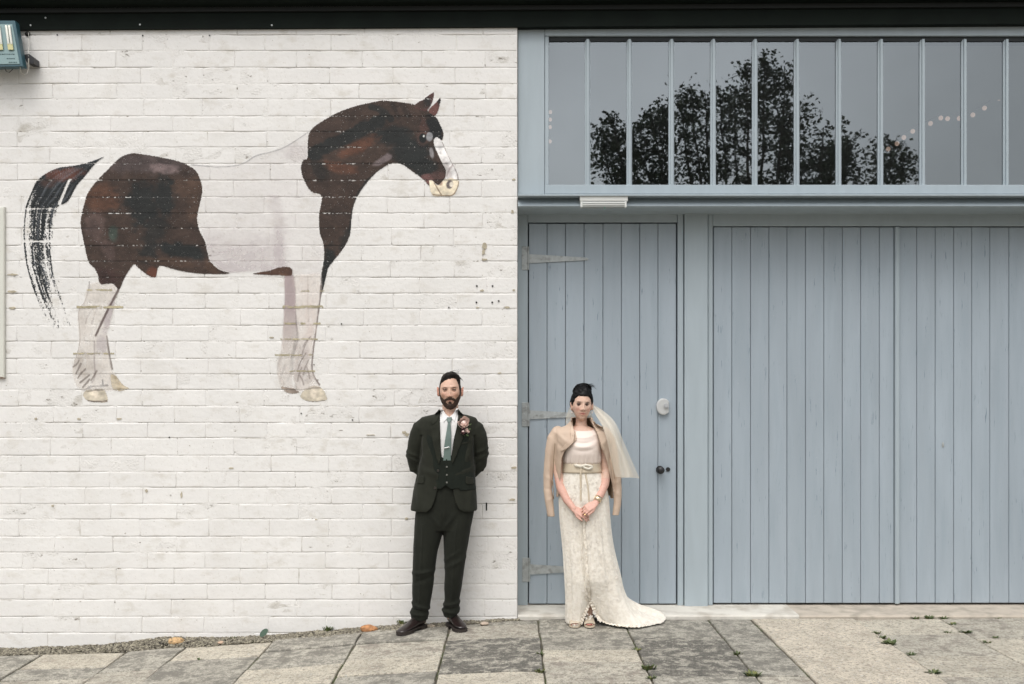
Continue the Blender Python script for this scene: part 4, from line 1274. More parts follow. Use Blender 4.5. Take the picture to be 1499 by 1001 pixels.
# ------------------------------------------------------------------ plants, stones
M_leafw = mat('weed_leaf', (.075, .105, .035), .6, var=.35, vscale=40, col2=(.19, .19, .06), c2scale=30, c2thr=(.5, .65))
def weed(px, py, Y, s, label, n=26, tall=1.0, seed=0, spread=1.0, m=None, drop=0.0):
    rs = random.Random(seed)
    base = Vector((wx(px, Y), Y, gz(wx(px, Y)) - .004))
    s = s * 1.02; n = int(n * 1.5)
    bm = bmesh.new()
    for k in range(n):
        a = rs.uniform(0, 2 * math.pi); r0 = rs.uniform(0, s * .45) * spread
        p = base + Vector((math.cos(a) * r0 * 1.3, math.sin(a) * r0 * .5, 0))
        L_ = s * rs.uniform(.4, 1.0)
        d = Vector((math.cos(a) * .6 * spread, math.sin(a) * .4, rs.uniform(.5, 1.2) * tall)).normalized()
        w = Vector((-math.sin(a), math.cos(a), 0)) * L_ * rs.uniform(.08, .2)
        q = [p - w * .4, p + w * .4, p + d * L_ * .55 + w, p + d * L_ - Vector((0, 0, L_ * .18)), p + d * L_ * .55 - w]
        vs = [bm.verts.new(v) for v in q]
        bm.faces.new((vs[0], vs[1], vs[2], vs[4])); bm.faces.new((vs[4], vs[2], vs[3]))
    o = bmo('weed', bm, m or M_leafw, None)
    o.data.transform(Matrix.Translation(-base)); o.location = base
    return tag(o, label, 'weed', 'weeds growing in the joints and gravel')
def Yg(py, z=0.0): return FOC * (CAMH - z) / (py - CY) - CAMD
WE = [(480, 923, .055, 22, 1.6, 'grey-green upright weed against the wall foot, left of the man', 1), (589, 914, .06, 26, 1.6, 'pale feathery weed against the wall just left of the man\'s shoes', 2),
      (340, 934, .03, 16, .7, 'tiny yellow-green weed on the gravel left of the round dark leaf', 3), (292, 967, .025, 14, 1.0, 'small pale weed in the middle of a grey slab in the left half', 4),
      (790, 958, .032, 20, .7, 'low weed in the joint between the man and the woman, farther back', 5), (791, 984, .04, 26, .9, 'low weed in the joint between the man and the woman, nearest the camera', 6),
      (932, 952, .035, 22, .7, 'small weed in the joint below the bride\'s train, upper one', 7), (949, 980, .055, 44, .9, 'bright green weed clump in the joint below the bride\'s train', 8), (953, 994, .04, 24, .9, 'dark weed at the bottom edge below the bride\'s train', 9),
      (1080, 958, .04, 26, .8, 'green weed beside the concrete strip, farther of the two on its left', 10), (1101, 990, .055, 40, .7, 'green weed at a slab corner left of the concrete strip, near the bottom', 11),
      (1283, 927, .035, 24, .6, 'small weed near the top of the diagonal joint right of the concrete strip', 12), (1291, 934, .04, 26, .6, 'weed in the diagonal joint right of the concrete strip, second from its top', 13), (1303, 943, .06, 44, .6, 'largest weed in the diagonal joint right of the concrete strip', 14),
      (1333, 959, .04, 26, .6, 'small spreading weed in the middle of the diagonal joint on the right', 15), (1366, 986, .05, 34, .6, 'weed low in the diagonal joint on the right, near the bottom edge', 16),
      (1340, 905.5, .035, 22, .7, 'dark weed tuft against the sill, left one of the row on the right', 17), (1360, 905, .045, 34, .8, 'fullest green weed tuft against the sill on the right', 18), (1382, 906, .04, 26, .8, 'weed tuft where the rightmost joint meets the sill', 19), (1395, 914, .035, 22, .6, 'weed just below the sill in the rightmost long joint', 20),
      (1414, 926, .045, 30, .5, 'flat weed at the slab corner in the rightmost long joint', 21), (1445, 941, .035, 20, .6, 'small weed far right in the rightmost long joint', 22), (1388, 926, .035, 24, .4, 'flat weed in the cross joint between two buff slabs on the right', 23),
      (1457, 933, .03, 18, .4, 'thin weed in the cross joint near the right edge', 24), (1462, 905, .03, 16, .5, 'faint weed against the sill near the right edge', 25)]
for (px, py, s, n, tall, lab, sd_) in WE:
    g = gz(wx(px, -.2))
    Yv = min(Yg(py, g), -.015)
    weed(px, py, Yv, s, lab, n, tall, sd_)
# moss and dead stems along the foot of the wall and in the joints
def moss(bm, k):
    random.seed(300 + k)
    for i in range(5):
        a = random.uniform(0, 6.28); d = Vector((math.cos(a), math.sin(a), random.uniform(.6, 1.6)))
        w = Vector((-d.y, d.x, 0)) * .25
        vs = [bm.verts.new(-w * .5), bm.verts.new(w * .5), bm.verts.new(d)]
        bm.faces.new(vs)
st = random.getstate(); random.seed(11)
items = []
for i in range(4200):
    x = random.uniform(-4.2, 0)
    f = vnoise(x * 2.2, 0, 0, 5)
    if random.random() > (f - .25) * 1.6: continue
    items.append((Matrix.Translation((x, -random.random() ** 2 * .16, gz(x) - .002)) @ Matrix.Diagonal((1, 1, 1, 1)) @ Matrix.Scale(random.uniform(.004, .014), 4), i))
for (X, y0, y1, dens) in [(.19, -.05, -1.6, .7), (.81, -.25, -1.6, 1.0), (1.43, -.05, -1.6, .8), (2.495, -.02, -1.7, 1.5), (3.12, -.02, -1.0, 1.5), (-.445, -.1, -1.6, .6), (-1.07, -.2, -1.6, .5), (-1.70, -.25, -1.6, .4), (-2.32, -.25, -1.3, .4), (-2.73, -.25, -1.1, .4), (-3.33, -.3, -1, .4)]:
    for i in range(int(620 * dens)):
        y = random.uniform(y1, y0)
        if random.random() > vnoise(y * 5 + X, X, 0, 8) * 1.5 - .25: continue
        xx = X + random.gauss(0, .007)
        items.append((Matrix.Translation((xx, y, gz(X) - .008)) @ Matrix.Scale(random.uniform(.004, .011), 4), i))
for i in range(500):
    x = random.uniform(1.9, 3.9)
    if random.random() > vnoise(x * 4, 3, 0, 8) * 1.6 - .3: continue
    items.append((Matrix.Translation((x, -.008 - random.random() * .015, gz(x) - .006)) @ Matrix.Scale(random.uniform(.004, .014), 4), i))
scatter_mesh('moss', mat('joint_moss', (.12, .125, .05), .9, var=.4, vscale=20, col2=(.20, .17, .10), c2scale=12, c2thr=(.45, .6)), items, moss, 6)
random.setstate(st)
def rock(px, py, w, h, label, colr, seed):
    random.seed(seed)
    Y = Yg(py + h * .35, gz(wx(px)))
    bm = bmesh.new(); t = bmesh.ops.create_icosphere(bm, subdivisions=3, radius=1.0)
    for v in t['verts']:
        v.co *= .85 + .32 * vnoise(v.co.x * 1.8 + seed, v.co.y * 1.8, v.co.z * 1.8)
        v.co = Vector((v.co.x * w / 205.0 / 1.9, v.co.y * w / 205.0 / 2.6, v.co.z * h / 205.0 / 1.9))
    o = bmo('stone', bm, mat('stone_' + str(seed), colr, .8, var=.3, vscale=40, col2=tuple(v * .35 for v in colr), c2scale=50, c2thr=(.55, .65), bump=.8, bscale=90), None, True)
    o.location = (wx(px, Y), Y, gz(wx(px, Y)) + h / 205.0 * .30)
    tag(o, label, 'stone')
rock(540, 920, 23, 11, 'rounded orange-brown stone by the wall foot, left of the man', (.44, .21, .09), 41)
rock(258, 938.5, 22, 12, 'tan flat-topped stone on the gravel at the left wall foot', (.52, .34, .17), 42)
rock(323, 941, 8, 5, 'small pale pink pebble on the gravel between the tan stone and the dark leaf', (.5, .36, .26), 43)
rock(709, 912.5, 13, 5, 'flat pinkish stone between the man and the wall corner', (.47, .38, .30), 44)
rock(631, 916, 10, 4, 'pale flat pebble just right of the wall-side shoe', (.5, .42, .33), 45)
# round dark leaf lying upright
bm = bmesh.new()
Y = -.1; cc = W(386, 926, Y)
pts = []
for k in range(16):
    a = 2 * math.pi * k / 16
    pts.append((cc.x + math.cos(a) * .028 * (1.1 if math.cos(a) > 0 else .95), cc.z + math.sin(a) * .024 + .012 * math.cos(a)))
prism(bm, pts, Y - .002, Y)
for v in bm.verts: v.co.y += (v.co.z - cc.z) * .5
tag(bmo('leaf', bm, mat('dark_green_leaf', (.018, .06, .028), .45)), 'round dark green leaf standing on the gravel against the wall', 'leaf')

# ------------------------------------------------------------------ tree behind the camera, seen in the glass
def tree():
    rs = random.Random(12)
    TX, TY = 4.75, -13.0
    root = empty('tree', (TX, TY, 0), 'leafy multi-stemmed tree standing across the yard, mirrored dark in the window panes', 'tree')
    outline = [(((px - 749.5) / 71.8 - 4.75), 1.725 + (560 - py) / 71.8) for px, py in [(862, 225), (868, 182), (900, 178), (930, 188), (950, 160), (975, 130), (985, 148), (1010, 118), (1045, 122), (1065, 112), (1080, 102), (1110, 100), (1125, 118), (1140, 112), (1152, 165), (1168, 172), (1176, 148), (1195, 182), (1215, 182), (1235, 215), (1250, 190), (1262, 205), (1282, 212), (1308, 245)]]
    top = lambda x: float(np.interp(x, [p[0] for p in outline], [p[1] for p in outline]))
    bt = bmesh.new(); bl = []
    stems = []
    for k in range(26):
        ex = -3.05 + 6.0 * (k + rs.uniform(.1, .9)) / 26
        ez = top(ex) - rs.uniform(.0, .25)
        ey = rs.uniform(-1.2, 1.2)
        sx = ex * .12 + rs.uniform(-.15, .15)
        p0 = Vector((sx * .5, rs.uniform(-.1, .1), 0)); p1 = Vector((sx, ey * .2, 1.6 + rs.uniform(0, .8)))
        p2 = Vector((ex * .55, ey * .6, 4.0 + rs.uniform(-.3, .3))); p3 = Vector((ex * .9, ey, ez - 1.2)); p4 = Vector((ex, ey, ez))
        pts = spline([tuple(p) for p in (p0, p1, p2, p3, p4)], False, 4)
        n = len(pts)
        limb(bt, [(Vector(p), max(.010, .085 * (1 - i / n) ** 1.1)) for i, p in enumerate(pts)], 6, False)
        stems.append(pts)
        for q in range(64):
            t = rs.uniform(.50, 1.0)
            b = Vector(pts[min(n - 1, int(t * (n - 1)))])
            d = Vector((rs.uniform(-1, 1), rs.uniform(-1, 1), rs.uniform(.0, 1.2))).normalized()
            L_ = rs.uniform(.25, .75) * (1.15 - t * .6)
            e = b + d * L_
            if e.z > top(e.x) + .1: e.z = top(e.x) + rs.uniform(-.3, .05)
            limb(bt, [(b, .010), ((b + e) / 2 + Vector((0, 0, .04)), .007), (e, .004)], 4, False)
            for r in range(rs.randrange(8, 14)):
                u = rs.uniform(.25, 1.05)
                bl.append(b.lerp(e, u) + Vector((rs.gauss(0, .06), rs.gauss(0, .06), rs.gauss(0, .06))))
    o = bmo('trunk', bt, mat('bark', (.09, .075, .06), .9, var=.3), None)
    o.parent = root
    for q in range(15000):
        x = rs.uniform(-3.35, 3.05); z = top(x) + rs.uniform(0, 1) ** 1.4 * (4.6 - top(x)); y = rs.uniform(-1.3, 1.3)
        if fbm(x * 1.7, z * 1.7, y * 1.7, 9, 3) + .10 * fbm(x * 7, z * 7, 0, 4, 1) < .53 + .10 * (z > top(x) - .35): continue
        bl.append(Vector((x, y, z)))
    V, F = [], []
    bl = [p for p in bl if -3.25 < p.x < 3.1 and p.z < top(p.x) + .12]
    for i, p in enumerate(bl):
        a = rs.uniform(0, 6.28); s = rs.uniform(.035, .065)
        d = Vector((math.cos(a), math.sin(a), rs.uniform(-.7, .9))).normalized()
        w = d.cross(Vector((rs.uniform(-1, 1), rs.uniform(-1, 1), rs.uniform(-1, 1)))).normalized() * s * .5
        k = len(V)
        V += [p, p + d * s * .8 + w * 1.3, p + d * s * 1.6, p + d * s * .8 - w * 1.3]
        F.append((k, k + 1, k + 2, k + 3))
    me = bpy.data.meshes.new('crown'); me.from_pydata([v[:] for v in V], [], F)
    link('crown', me, mat('tree_leaves', (.04, .06, .022), .6, var=.4, vscale=3), root, local=True)
    return len(F)
tree()

# ------------------------------------------------------------------ people
def sdf_cut(me, poly, front=True, ymax=None, eps=.0):
    """open a garment: drop the faces inside an outline (x, z), then pull the raw edge onto that outline"""
    poly = np.asarray(poly, float)
    bm = bmesh.new(); bm.from_mesh(me)
    bm.verts.ensure_lookup_table()
    co = np.array([v.co[:] for v in bm.verts])
    S = sdf(poly, co[:, 0], co[:, 2])
    kill = []
    for f in bm.faces:
        c = f.calc_center_median()
        if ymax is not None and c.y > ymax: continue
        if np.mean([S[v.index] for v in f.verts]) > 0: kill.append(f)
    bmesh.ops.delete(bm, geom=kill, context='FACES')
    lo = [v for v in bm.verts if not v.link_faces]
    bmesh.ops.delete(bm, geom=lo, context='VERTS')
    n = len(poly)
    for v in bm.verts:
        if not v.is_boundary: continue
        best, bp = 1e9, None
        for i in range(n):
            a, b = poly[i], poly[(i + 1) % n]; e = b - a; L_ = e @ e + 1e-12
            t = min(1, max(0, ((v.co.x - a[0]) * e[0] + (v.co.z - a[1]) * e[1]) / L_))
            q = a + e * t; d = math.hypot(v.co.x - q[0], v.co.z - q[1])
            if d < best: best, bp = d, q
        if best < .011: v.co.x, v.co.z = bp[0], bp[1]
    bm.to_mesh(me); bm.free(); me.update()
    return me

def thicken(o, t):
    md = o.modifiers.new('cloth', 'SOLIDIFY'); md.thickness = t; md.offset = -1.0
    return o

def bvh_of(*objs):
    vs, fs, off = [], [], 0
    for o in objs:
        w = wloc(o)
        for v in o.data.vertices: vs.append(v.co + w)
        for p in o.data.polygons: fs.append([i + off for i in p.vertices])
        off = len(vs)
    return BVHTree.FromPolygons(vs, fs)

def drape(name, poly, tree, m, parent, off=.003, th=.004, step=.004, fallback=None, puff=0.0, rough=0.0, seed=0, smooth=True):
    """a flat cut panel laid on the front of what is under it, with its own thickness"""
    poly = np.asarray(poly, float)
    x0, x1, z0, z1 = poly[:, 0].min(), poly[:, 0].max(), poly[:, 1].min(), poly[:, 1].max()
    bm = bmesh.new()
    nx, nz = max(2, int((x1 - x0) / step) + 2), max(2, int((z1 - z0) / step) + 2)
    xs = np.linspace(x0 - step * .5, x1 + step * .5, nx); zs = np.linspace(z0 - step * .5, z1 + step * .5, nz)
    Xg, Zg = np.meshgrid(xs, zs); S = sdf(poly, Xg, Zg)
    st_ = max(xs[1] - xs[0], zs[1] - zs[0])
    # snap near-edge vertices on to the outline
    P = np.stack([Xg, Zg], -1)
    keep = S > -st_ * .75
    n = len(poly)
    bestd = np.full(S.shape, 1e9); bp = P.copy()
    for i in range(n):
        a, b = poly[i], poly[(i + 1) % n]; e = b - a; L_ = e @ e + 1e-12
        t = np.clip(((P[..., 0] - a[0]) * e[0] + (P[..., 1] - a[1]) * e[1]) / L_, 0, 1)
        q = a + t[..., None] * e
        d = np.hypot(P[..., 0] - q[..., 0], P[..., 1] - q[..., 1])
        u = d < bestd
        bestd = np.where(u, d, bestd); bp = np.where(u[..., None], q, bp)
    snap = keep & (np.abs(S) < st_ * .5) | (keep & (S < 0))
    P = np.where(snap[..., None], bp, P)
    V = {}
    yl = None
    def vert(j, i):
        k = (j, i)
        if k in V: return V[k]
        x, z = P[j, i]
        h = tree.ray_cast(Vector((x, -3.0, z)), Vector((0, 1, 0)), 3.6)
        y = h[0].y if h[0] is not None else None
        if y is None:
            h2 = tree.find_nearest(Vector((x, -.35, z)))
            y = h2[0].y if h2[0] is not None else (fallback or 0)
        y = y - off - puff * math.sqrt(max(0, min(1, S[j, i] / .012)))
        if rough: y -= rough * (vnoise(x * 60 + seed, z * 60) - .5)
        V[k] = bm.verts.new((x, y, z)); return V[k]
    for j in range(nz - 1):
        for i in range(nx - 1):
            if keep[j, i] and keep[j, i + 1] and keep[j + 1, i] and keep[j + 1, i + 1]:
                try: bm.faces.new((vert(j, i), vert(j, i + 1), vert(j + 1, i + 1), vert(j + 1, i)))
                except ValueError: pass
    bmesh.ops.dissolve_degenerate(bm, dist=1e-5, edges=bm.edges)
    if not bm.faces: bm.free(); return None
    ex = bmesh.ops.extrude_face_region(bm, geom=list(bm.faces))
    for g in ex['geom']:
        if isinstance(g, bmesh.types.BMVert): g.co.y += th
    bmesh.ops.recalc_face_normals(bm, faces=bm.faces)
    return bmo(name, bm, m, parent, smooth)

def tone(me, fn):
    """skin pigment with painted face shade, per vertex: fn(co array) -> rgb array"""
    C = fn(coords(me)); C = np.concatenate([C, np.ones((len(C), 1))], 1)
    ca = me.color_attributes.new('pigment', 'FLOAT_COLOR', 'POINT')
    ca.data.foreach_set('color', C.astype(np.float32).ravel())
def skin_mat(name, rough=.5):
    m = bpy.data.materials.new(name); m.use_nodes = True
    N, L = m.node_tree.nodes, m.node_tree.links; b = N['Principled BSDF']
    at = N.new('ShaderNodeAttribute'); at.attribute_name = 'pigment'
    g = N.new('ShaderNodeNewGeometry')
    n = N.new('ShaderNodeTexNoise'); n.inputs['Scale'].default_value = 70; n.inputs['Detail'].default_value = 4
    L.new(g.outputs['Position'], n.inputs['Vector'])
    r = N.new('ShaderNodeMapRange'); L.new(n.outputs['Fac'], r.inputs[0])
    for i, v in enumerate((.3, .7, .93, 1.07)): r.inputs[i + 1].default_value = v
    v = N.new('ShaderNodeVectorMath'); v.operation = 'SCALE'; L.new(at.outputs['Color'], v.inputs[0]); L.new(r.outputs[0], v.inputs['Scale'])
    L.new(v.outputs[0], b.inputs['Base Color'])
    b.inputs['Roughness'].default_value = rough; b.inputs['Subsurface Weight'].default_value = .06
    b.inputs['Subsurface Radius'].default_value = (.003, .0012, .0008); b.inputs['Subsurface Scale'].default_value = 1.0
    b.inputs['Specular IOR Level'].default_value = .4
    return m

def head_grid(H, nu=96, nv=72):
    """H: dict c, w, d, h, and feature sizes -> arrays of points, normals, local coords. Face looks to -y"""
    th = np.linspace(0, 2 * np.pi, nu, endpoint=False); ph = np.linspace(-np.pi / 2 + .02, np.pi / 2 - .02, nv)
    T, P = np.meshgrid(th, ph)
    sx, sy, sz = np.cos(P) * np.cos(T), np.cos(P) * np.sin(T), np.sin(P)
    e = H.get('e', .88)
    x = H['w'] * np.sign(sx) * np.abs(sx) ** e; y = H['d'] * np.sign(sy) * np.abs(sy) ** .94; z = H['h'] * sz
    t = np.clip(-z / H['h'], 0, 1); up = np.clip(z / H['h'], 0, 1)
    jaw = H.get('jaw', .30)
    x = x * (1 - jaw * t ** 1.7) * (1 - .05 * up)
    y = np.where(y > 0, y * (1 - .45 * t ** 1.2), y * (1 - .04 * t))
    fr = np.clip(-sy * 1.5, 0, 1)
    G = lambda cx, cz, wx_, wz_: np.exp(-((x - cx) / wx_) ** 2 - ((z - cz) / wz_) ** 2)
    s = H['h'] / .115
    dy = 0 * x
    # flatten the face, then features
    dy += .010 * fr * G(0, -.01 * s, .06, .07)
    dy += -H.get('nose', .021) * fr * np.exp(-(x / (.0070 + .0075 * np.clip((.012 - z) / .04, 0, 1))) ** 2) * np.clip((.022 * s - z) / (.048 * s), 0, 1) ** .8 * (z > -.040 * s) * np.clip((z + .040 * s) / .010, 0, 1)
    dy += -.008 * fr * (G(.013, -.030 * s, .008, .008) + G(-.013, -.030 * s, .008, .008))
    dy += .013 * fr * (G(.031, .010 * s, .016, .011) + G(-.031, .010 * s, .016, .011))
    dy += -.006 * fr * (G(.030, .030 * s, .022, .008) + G(-.030, .030 * s, .022, .008)) * H.get('brow', 1)
    dy += -.006 * fr * (G(.046, -.018 * s, .018, .016) + G(-.046, -.018 * s, .018, .016))
    dy += -.006 * fr * G(0, -.053 * s, .024, .007) - .006 * fr * G(0, -.066 * s, .021, .007)
    dy += .006 * fr * G(0, -.0595 * s, .026, .0025)
    dy += .004 * fr * G(0, -.078 * s, .02, .006)
    dy += -.012 * fr * G(0, -.097 * s, .024, .016)
    y = y + dy
    return np.stack([x, y, z], -1), T, P

def grid_mesh_bm(bm, A):
    n, m = A.shape[:2]
    V = [[bm.verts.new(A[j, i]) for i in range(m)] for j in range(n)]
    for j in range(n - 1):
        for i in range(m):
            bm.faces.new((V[j][i], V[j][(i + 1) % m], V[j + 1][(i + 1) % m], V[j + 1][i]))
    bm.faces.new(V[0][::-1]); bm.faces.new(V[-1])

def head_normals(A):
    du = np.roll(A, -1, 1) - np.roll(A, 1, 1)
    dv = np.empty_like(A); dv[1:-1] = A[2:] - A[:-2]; dv[0] = A[1] - A[0]; dv[-1] = A[-1] - A[-2]
    n = np.cross(du, dv); n /= np.linalg.norm(n, axis=-1, keepdims=True) + 1e-9
    return n

def shell(name, A, T, m, parent, inner=.004):
    """hair or beard grown from the head: T = thickness per vertex, nothing where T <= 0"""
    Nn = head_normals(A)
    n, k = A.shape[:2]
    bm = bmesh.new()
    O = A + Nn * np.maximum(T, .0)[..., None]; I = A - Nn * inner
    vo, vi = {}, {}
    def gv(d, B, j, i):
        if (j, i) not in d: d[(j, i)] = bm.verts.new(B[j, i])
        return d[(j, i)]
    on = T > 0
    faces = set()
    for j in range(n - 1):
        for i in range(k):
            i2 = (i + 1) % k
            if on[j, i] or on[j, i2] or on[j + 1, i] or on[j + 1, i2]:
                faces.add((j, i))
    for (j, i) in faces:
        i2 = (i + 1) % k
        bm.faces.new([gv(vo, O, *q) for q in ((j, i), (j, i2), (j + 1, i2), (j + 1, i))])
        bm.faces.new([gv(vi, I, *q) for q in ((j + 1, i), (j + 1, i2), (j, i2), (j, i))])
    # close the rim
    for (j, i) in faces:
        i2 = (i + 1) % k
        for (nb, e) in (((j - 1, i), ((j, i), (j, i2))), ((j + 1, i), ((j + 1, i2), (j + 1, i))), ((j, (i - 1) % k), ((j + 1, i), (j, i))), ((j, i2), ((j, i2), (j + 1, i2)))):
            if nb not in faces:
                a, b = e
                bm.faces.new((gv(vo, O, *a), gv(vi, I, *a), gv(vi, I, *b), gv(vo, O, *b)))
    if n - 2 in {f[0] for f in faces}:
        try:
            bm.faces.new([gv(vo, O, n - 1, i) for i in range(k)])
        except Exception: pass
    bmesh.ops.recalc_face_normals(bm, faces=bm.faces)
    return bmo(name, bm, m, parent, True)

def ear_bm(bm, c, s, side):
    """outer rim, bowl and lobe"""
    pts = []
    for k in range(15):
        a = R(200 - 290 * k / 14)
        pts.append((c + Vector((side * (.006 + .007 * math.sin(max(0, math.pi * k / 14))), .014 * math.cos(a) * s * -1 * .9, .027 * math.sin(a) * s)), .0052 * s if k < 11 else .0065 * s))
    limb(bm, pts, 8)
    ball(bm, c + Vector((side * .003, .003, -.002)), .006, .013 * s, .024 * s, 12, 8)

M_lash = mat('dark_lashes', (.012, .008, .006), .6)
def eyes(parent, c, dx, y, z, r, iris, open_=.0035, lid=None, lash=.0016):
    for s in (-1, 1):
        p = Vector((c.x + s * dx, y, z))
        lash_pts = []
        bm = bmesh.new(); ball(bm, p, r, r, r, 18, 12)
        e = bmo('eye', bm, mat('eye_white', (.62, .58, .55), .25), parent, True)
        bm = bmesh.new(); ball(bm, p + Vector((0, -r * .62, 0)), r * .50, r * .44, r * .50, 14, 10)
        bmo('iris', bm, mat('iris', iris, .15), e, True)
        for q, (z0, z1) in enumerate(((open_, r * 1.15), (-r * 1.15, -open_ * .75))):   # lids
            bm = bmesh.new()
            rr = r * 1.10
            A = []
            for j in range(6):
                zz = z0 + (z1 - z0) * j / 5
                row = []
                for i in range(15):
                    u = -1 + 2 * i / 14
                    droop = (u * u) * open_ * (1.1 if q == 0 else -1.0)
                    zq = max(-rr * .97, min(rr * .97, zz - droop * (1 - j / 5 if q == 0 else j / 5)))
                    w_ = math.sqrt(max(rr * rr - zq * zq, 1e-9))
                    if q == 0 and j == 0: lash_pts.append(p + Vector((u * w_ * 1.0, -math.sqrt(max(w_ * w_ - (u * w_ * .98) ** 2, 1e-10)) - .001, zq)))
                    row.append(bm.verts.new(p + Vector((u * w_ * 1.0, -math.sqrt(max(w_ * w_ - (u * w_ * .98) ** 2, 1e-10)), zq))))
                A.append(row)
            for j in range(5):
                for i in range(14): bm.faces.new((A[j][i], A[j][i + 1], A[j + 1][i + 1], A[j + 1][i]))
            bmo('eyelid', bm, lid, e, True)
        bm = bmesh.new(); limb(bm, [(q_, lash) for q_ in lash_pts], 6, False); bmo('lashes', bm, M_lash, e)

def hand(bm, wrist, fwd, palm_n, s=1.0, side=1, curl=(.5, .5, .55, .6), spread=.12, thumb=.5, fr=.0085):
    """palm, four unequal bent fingers and a thumb leaving the side of the palm. fwd: towards the fingertips; palm_n: out of the palm"""
    f = Vector(fwd).normalized(); n = Vector(palm_n); n = (n - f * n.dot(f)).normalized(); a = f.cross(n) * side   # a: towards the index side
    W_ = Vector(wrist)
    limb(bm, [(W_ - f * .01, .021 * s, .016 * s), (W_ + f * .03 * s, .029 * s, .014 * s), (W_ + f * .065 * s, .036 * s, .013 * s), (W_ + f * .088 * s, .036 * s, .012 * s)], 12) if abs(a.x) > .5 else None
    # palm as overlapping rays so that its width follows 'a'
    for k in range(5):
        o = (k - 2) * .0135 * s
        limb(bm, [(W_ + a * o * .55, .0135 * s), (W_ + f * .045 * s + a * o * .9, .0135 * s), (W_ + f * .086 * s + a * o * 1.05, .0115 * s)], 10)
    L4 = (.072, .080, .074, .058)
    for k in range(4):
        o = (1.5 - k) * .0178 * s
        base = W_ + f * (.082 - .004 * abs(k - 1)) * s + a * o
        d = (f + a * (1.5 - k) * spread).normalized()
        c = curl[k]; L_ = L4[k] * s
        p = [base]; ang = 0
        for q, fr_ in enumerate((.46, .30, .24)):
            ang += c * (.7 if q == 0 else 1.0)
            dd = d * math.cos(ang) + n * math.sin(ang)
            p.append(p[-1] + dd * L_ * fr_)
        rr = fr * s * (1.0 if k < 3 else .88)
        limb(bm, [(base - d * .02 * s, rr), (p[0], rr * 1.05), (p[0].lerp(p[1], .5), rr * .94), (p[1], rr * 1.0), (p[1].lerp(p[2], .5), rr * .86), (p[2], rr * .9), (p[3], rr * .74)], 10)
    tb = W_ + f * .026 * s + a * .022 * s
    d1 = (f * .8 + a * (.75 - .35 * thumb) + n * .35).normalized(); d2 = (f * .95 + a * (.25 - .5 * thumb) + n * .3 * thumb).normalized()
    limb(bm, [(tb, .014 * s), (tb + d1 * .035 * s, .0115 * s), (tb + d1 * .035 * s + d2 * .03 * s, .0098 * s), (tb + d1 * .035 * s + d2 * .054 * s, .0078 * s)], 10)

def fold(me, fn):
    A = coords(me); Nn = normals(me)
    setco(me, A + Nn * fn(A)[:, None])

def strands(name, lst, m, parent, r=.0009):
    bm = bmesh.new()
    for pts in lst:
        P = spline(pts, False, 4); n = len(P)
        limb(bm, [(Vector(p), max(.0002, r * (1 - .8 * i / n))) for i, p in enumerate(P)], 4, False)
    return bmo(name, bm, m, parent)

# ================================================================== the man
MY = -.24
def mp(px, py, dy=0.0):
    v = W(px, py, MY); return Vector((v.x, MY + dy, v.z))
msc = FOC / (CAMD + MY)
def mw(p): return p / msc
man = empty('person', Vector((mp(650, 0).x, -.2, gz(-.45))), 'bearded man in a dark green three-piece suit against the brick wall, hands behind back', 'person')
M_suit = mat('dark_green_wool', (.0225, .0240, .0175), .9, var=.16, vscale=14, bump=.35, bscale=420, sheen=.06, spec=.15)
M_trous = mat('dark_green_trouser_wool', (.0165, .0180, .0135), .9, var=.16, vscale=12, bump=.3, bscale=420, sheen=.05, spec=.15)
M_vest = mat('green_waistcoat_wool', (.0135, .0170, .0130), .9, var=.1, vscale=20, sheen=.05, spec=.15)
M_shirt = mat('white_cotton', (.74, .73, .71), .75, var=.03, vscale=30)
M_tie = mat('sage_silk_tie', (.125, .175, .155), .5, var=.08, vscale=40, bump=.2, bscale=300, sheen=.3)
M_skin = skin_mat('skin')
M_hairm = mat('dark_brown_hair', (.011, .008, .0065), .6, spec=.2, var=.4, vscale=60, stretch=(3, 3, .6), bump=.8, bscale=90)
M_beard = mat('brown_beard', (.040, .019, .010), .75, var=.5, vscale=90, bump=1.0, bscale=160)
M_shoe = mat('oxblood_leather', (.018, .011, .010), .28, var=.2, vscale=20, coat=.3)
M_sole = mat('shoe_sole', (.03, .022, .018), .7)
M_button = mat('horn_button', (.03, .025, .02), .3)

HC = mp(659.2, 573.0, -.012)              # centre of the head
Hm = dict(w=.0775, d=.096, h=.122, jaw=.22, nose=.022, brow=1.2)
A, T_, P_ = head_grid(Hm)
tilt = Matrix.Rotation(R(-2.0), 3, 'Y')
A = A @ np.array(tilt).T
Aw = A + np.array(HC)
bb = bmesh.new()
grid_mesh_bm(bb, Aw)
for s in (-1, 1): ear_bm(bb, HC + Vector((s * .0765, .010, .000)), 1.08, s)
limb(bb, [(mp(659, 590, .015), mw(11.5), mw(12)), (mp(659, 603, .012), mw(11.8), mw(12)), (mp(658.5, 612, .01), mw(14), mw(13))], 18)
tors = [(607, 15, 11), (612, 24, 13), (618, 34, 17), (630, 36.5, 22), (645, 36, 23), (662, 34.5, 22), (680, 33.5, 21.5), (700, 33, 20), (715, 33, 18), (735, 33, 16), (760, 32, 15)]
loft(bb, interp_secs([(mp(656, 0).x if py > 625 else mp(657.5, 0).x, MY, wz(py, MY), mw(a), mw(b), 2.3) for py, a, b in tors], .03), 30)
SH = {-1: [(mp(621, 626, .0), .046), (mp(611, 646, .012), .046), (mp(605, 672, .045), .043), (mp(625, 694, .105), .038), (mp(646, 706, .135), .029)],
      1: [(mp(691.5, 626, .0), .046), (mp(700, 645, .012), .046), (mp(703.5, 668, .045), .043), (mp(686, 692, .105), .038), (mp(664, 704, .135), .029)]}
for s in (-1, 1): limb(bb, SH[s], 16)
